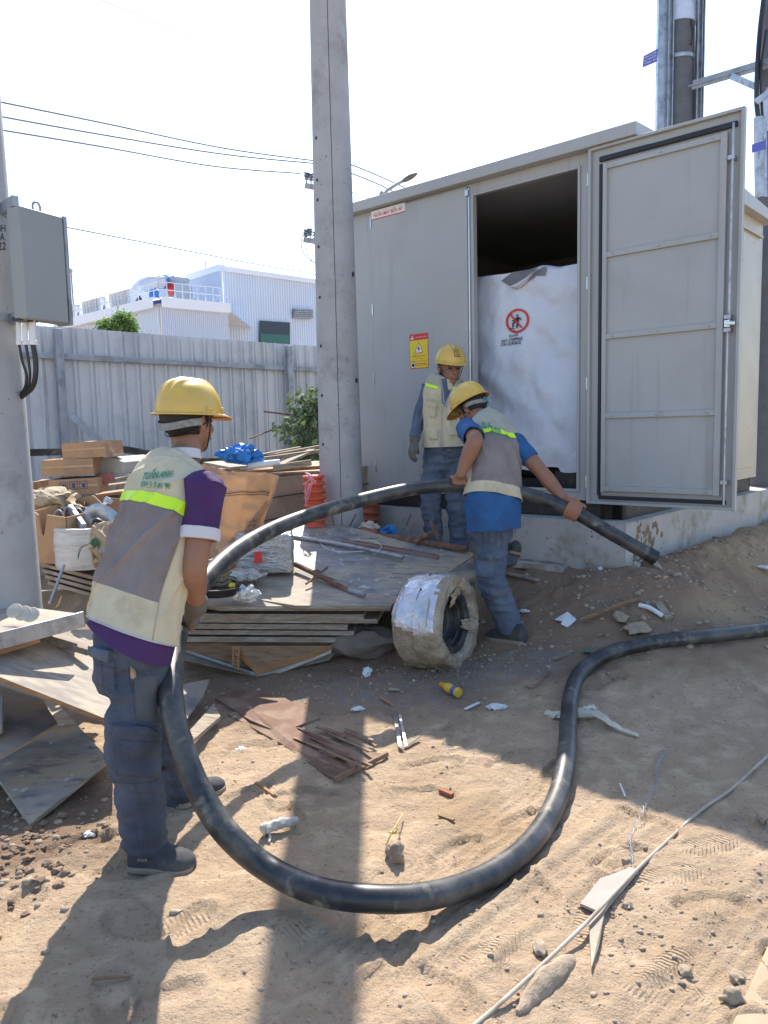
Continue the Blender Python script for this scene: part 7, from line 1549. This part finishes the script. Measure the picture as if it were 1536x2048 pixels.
cloth(shirt, 0, 1, 80, 20, lambda u, v: 0, 'shirt_hem', [M_bluesh], W2)
def mf2(u, v):
    if v > .50 - .09 * (((u - .53) % 1) / .47 if ((u - .53) % 1) < .5 else 1): return 2
    if v < .09: return 0
    if .53 < u % 1 < .98: return 1
    return 0
vest2, vb2 = cloth(S2, 0, 1, 160, 110, mf2, 'vest', [M_cream, M_mesh, M_grey], W2)
p2 = Proj(vb2)
b = B(); b.grid(lambda u, v: S2(lerp(.53, 1.02, u), .485 - .09 * u + .045 * v + .006 * math.sin(u * 22), .004), 70, 3); link(b, 'reflective_tape', M_neon, vest2, ang=80)
b = B(); plet(b, p2, 'TUẤN ANH', [(962, 853), (1002, 868), (1006, 854), (967, 839)], .03); plet(b, p2, '0913 5 81 91', [(980, 866), (1016, 879), (1018, 872), (982, 859)], .01); link(b, 'back_lettering', M_green, vest2, smooth=False)
b = B(); patch(b, p2, [(912, 905), (925, 905), (925, 928), (914, 926)], .012, 5, 5); 
if b.f: link(b, 'side_pocket', M_cream, vest2)
sl2 = sleeve(W2, SHl, ELl, WRl, .072, .070, .78, M_bluesh, None); sr2 = sleeve(W2, SHr, EL, WRr, .068, .058, .60, M_bluesh, None)
b = B(); a_ = (ELl - SHl).normalized()
pjs = PY(933, 866, 4.8)
CLAMP = None
tr2, tb2 = trousers(W2, [PY(986, 1010, 4.75), PY(986, 1040, 4.76), PY(984, 1065, 4.77)], S, [hipR, hipL], [knR, knL], [anR, anL], .092, .086, .078, [(.145, .115), (.150, .12), (.13, .11)], M_denim2, seed=3)
pt2 = Proj(tb2)
b = B(); patch(b, pt2, [(950, 1112), (990, 1112), (990, 1162), (951, 1160)], .012, 8, 8, bow=.005); link(b, 'cargo_pocket', M_denim2, tr2, ang=60)
b = B(); patch(b, pt2, [(948, 1104), (992, 1104), (991, 1120), (949, 1122)], .018, 8, 4); link(b, 'pocket_flap', M_denim2, tr2, ang=60)
b = B()
for q in ([(978, 1058), (978, 1085), (992, 1086), (993, 1058)], [(965, 1055), (966, 1100)], [(1003, 1060), (1004, 1100)], [(975, 1165), (992, 1215), (1010, 1250)]): seam(b, pt2, q, .0016, .003)
link(b, 'stitching', M_thread, tr2)
shoe(W2, PG(1050, 1286), PG(975, 1275), .05, .10)
hl = PY(1030, 1108, 5.02); to = PG(1000, 1132); shoe(W2, hl, to + Z * .02, .048, .085, up=Vector((.2, .75, .6)))

# ================================================================ man facing the camera by the kiosk
G3 = PG(890, 1098)
W3 = thing('person', 'man in faded blue work shirt and pocketed cream vest standing upright against the kiosk', 'person', G3)
F = Vector((.18, -.98, 0)).normalized(); S = Vector((F.y, -F.x, 0)); HC = PY(900, 738, 5.93); HM = frame((.30, -.94, -.12))
ring3 = [(890, 893, 6.0, .162, .126), (889, 855, 6.0, .148, .112), (889, 812, 6.0, .160, .112), (891, 782, 5.99, .165, .105), (893, 766, 5.98, .142, .09), (896, 757, 5.98, .10, .075), (898, 750, 5.97, .062, .060)]
SHr, EL, WRr = PY(860, 778, 6.0), PY(842, 832, 6.02), PY(829, 880, 5.92); SHl, ELl, WRl = PY(924, 778, 6.0), PY(958, 818, 6.0), PY(968, 852, 5.80)
b = B(); head(b, HC, HM); chain(b, [HC + HM @ Vector((0, -.02, -.05)), PY(899, 757, 5.96), PY(896, 772, 5.98)], [.054, .054, .06])
Q_ = spline([(*PY(r[0], r[1], r[2]), r[3] * .86, r[4] * .84) for r in ring3], 4); b.tube([Vector(q[:3]) for q in Q_], [(q[3], q[4]) for q in Q_], 20, side=S, round_=True)
chain(b, [SHr, EL, WRr], [.048, .04, .028]); chain(b, [SHl, ELl, WRl], [.048, .04, .028])
relaxed(b, WRr, Vector((-.25, -.25, -1)), Vector((.75, .35, 0)), Vector((0, -1, 0))); relaxed(b, WRl, Vector((.1, -.5, -.9)), Vector((-.6, .5, 0)), Vector((0, -1, 0)))
hipR, knR, anR = PY(868, 915, 6.02), PY(861, 1000, 6.0), PY(868, 1078, 6.02); hipL, knL, anL = PY(909, 915, 6.02), PY(912, 1005, 5.98), PY(918, 1085, 6.0)
for a_ in ((hipR, knR, anR), (hipL, knL, anL)): chain(b, [a_[0], a_[1], a_[2]], [.055, .045, .036])
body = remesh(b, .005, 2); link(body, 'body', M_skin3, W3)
hair(HC, HM, W3, front=.0, low=-.06); eyes(HC, HM, W3); helmet(HC + HM @ Vector((0, .004, .050)), HM, W3, emblem=True)
b = B(); relaxed(b, WRr, Vector((-.25, -.25, -1)), Vector((.75, .35, 0)), Vector((0, -1, 0)), 1.22); chain(b, [WRr.lerp(EL, .15), WRr], [.038, .036]); g_ = remesh(b, .0045, 1); disp(g_, lambda p: .002 + .002 * noise.noise(p * 40)); link(g_, 'glove', M_glove, W3)
b = B(); relaxed(b, WRl, Vector((.1, -.5, -.9)), Vector((-.6, .5, 0)), Vector((0, -1, 0)), 1.22); g_ = remesh(b, .0045, 1); disp(g_, lambda p: .002); link(g_, 'glove', M_glove, W3)
S3 = Surf(ring3, S, S, 2.4, lambda u, v: .016 * noise.noise(Vector((math.cos(u * 6.28) * 2.2, math.sin(u * 6.28) * 2.2, v * 3.))) + .012 * abs(noise.noise(Vector((math.cos(u * 6.28) * 4 + v * 2, math.sin(u * 6.28) * 4, v * 3.)))) + .005 * noise.noise(Vector((math.cos(u * 6.28) * 7, math.sin(u * 6.28) * 7, v * 12.))), .012)
vest3, vb3 = cloth(S3, 0, 1, 140, 90, lambda u, v: 1 if v > .62 else 0, 'vest', [M_cream, M_grey], W3)
p3_ = Proj(vb3)
def poly_patch(px, m, name, parent, o=.004, n=9, pj=None):
    b = B(); patch(b, pj, px, o, n, n, skirt=0); 
    if b.f: return link(b, name, m, parent, ang=80)
poly_patch([(882, 758), (914, 756), (890, 810), (884, 806)], M_worksh, 'shirt_front', W3, .004, 10, p3_)
poly_patch([(893, 752), (911, 752), (900, 782), (895, 778)], MATS['cream_vest_cloth'], 'undershirt', W3, .008, 8, p3_)
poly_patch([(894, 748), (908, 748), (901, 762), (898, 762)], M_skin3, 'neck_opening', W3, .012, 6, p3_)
for nm, q, m in (('chest_pocket', [(856, 805), (875, 806), (872, 838), (860, 838)], M_cream), ('chest_pocket', [(893, 810), (915, 812), (914, 842), (892, 842)], M_cream), ('lower_pocket', [(856, 856), (878, 856), (878, 882), (856, 880)], M_cream), ('lower_pocket', [(894, 850), (918, 850), (918, 874), (894, 874)], M_cream), ('name_tape', [(888, 806), (900, 808), (900, 815), (890, 814)], M_trim)):
    b = B(); patch(b, p3_, q, .010, 8, 8, bow=.004); link(b, nm, m, vest3, ang=60)
b = B(); patch(b, p3_, [(854, 799), (876, 802), (874, 818), (855, 816)], .017, 8, 4); link(b, 'pocket_flap', M_cream, vest3, ang=60)
b = B(); seam(b, p3_, [(887, 806), (884, 840), (882, 880), (881, 893)], .004, .004); seam(b, p3_, [(855, 797), (872, 800), (886, 804)], .003, .004); seam(b, p3_, [(882, 760), (886, 785), (888, 806)], .004, .005); seam(b, p3_, [(914, 758), (900, 788), (890, 806)], .004, .005); link(b, 'zip_and_trim', M_trim, vest3)
b = B(); patch(b, p3_, [(852, 766), (876, 773), (874, 779), (852, 772)], .006, 8, 2, skirt=0); patch(b, p3_, [(903, 774), (918, 774), (918, 780), (903, 781)], .006, 8, 2, skirt=0); link(b, 'reflective_tape', M_neon, vest3, ang=80)
sleeve(W3, SHr, EL, WRr, .063, .042, 1.9, M_worksh, None, k=.012); sleeve(W3, SHl, ELl, WRl, .063, .042, 1.9, M_worksh, None, k=.012)
tr3, tb3 = trousers(W3, [PY(889, 880, 6.01), PY(889, 905, 6.01), PY(889, 925, 6.02)], S, [hipR, hipL], [knR, knL], [anR, anL], .086, .076, .070, [(.158, .124), (.156, .122), (.130, .105)], M_denim2, seed=6)
pt3 = Proj(tb3); b = B()
for q in ([(888, 895), (890, 925)], [(850, 905), (856, 930)], [(925, 905), (920, 930)], [(866, 1000), (872, 1050)]): seam(b, pt3, q, .0018, .003)
link(b, 'stitching', M_thread, tr3)
b = B(); patch(b, pt3, [(893, 905), (918, 903), (919, 915), (895, 918)], .012, 8, 4); link(b, 'pocket_flap', M_denim2, tr3, ang=60)
for a_ in (anR, anL):
    g_ = Vector((a_.x, a_.y, g1(a_.x, a_.y))); shoe(W3, g_ + Vector((0, .07, 0)), g_ + Vector((.02, -.17, 0)), .048, .10, m=M_shoe)
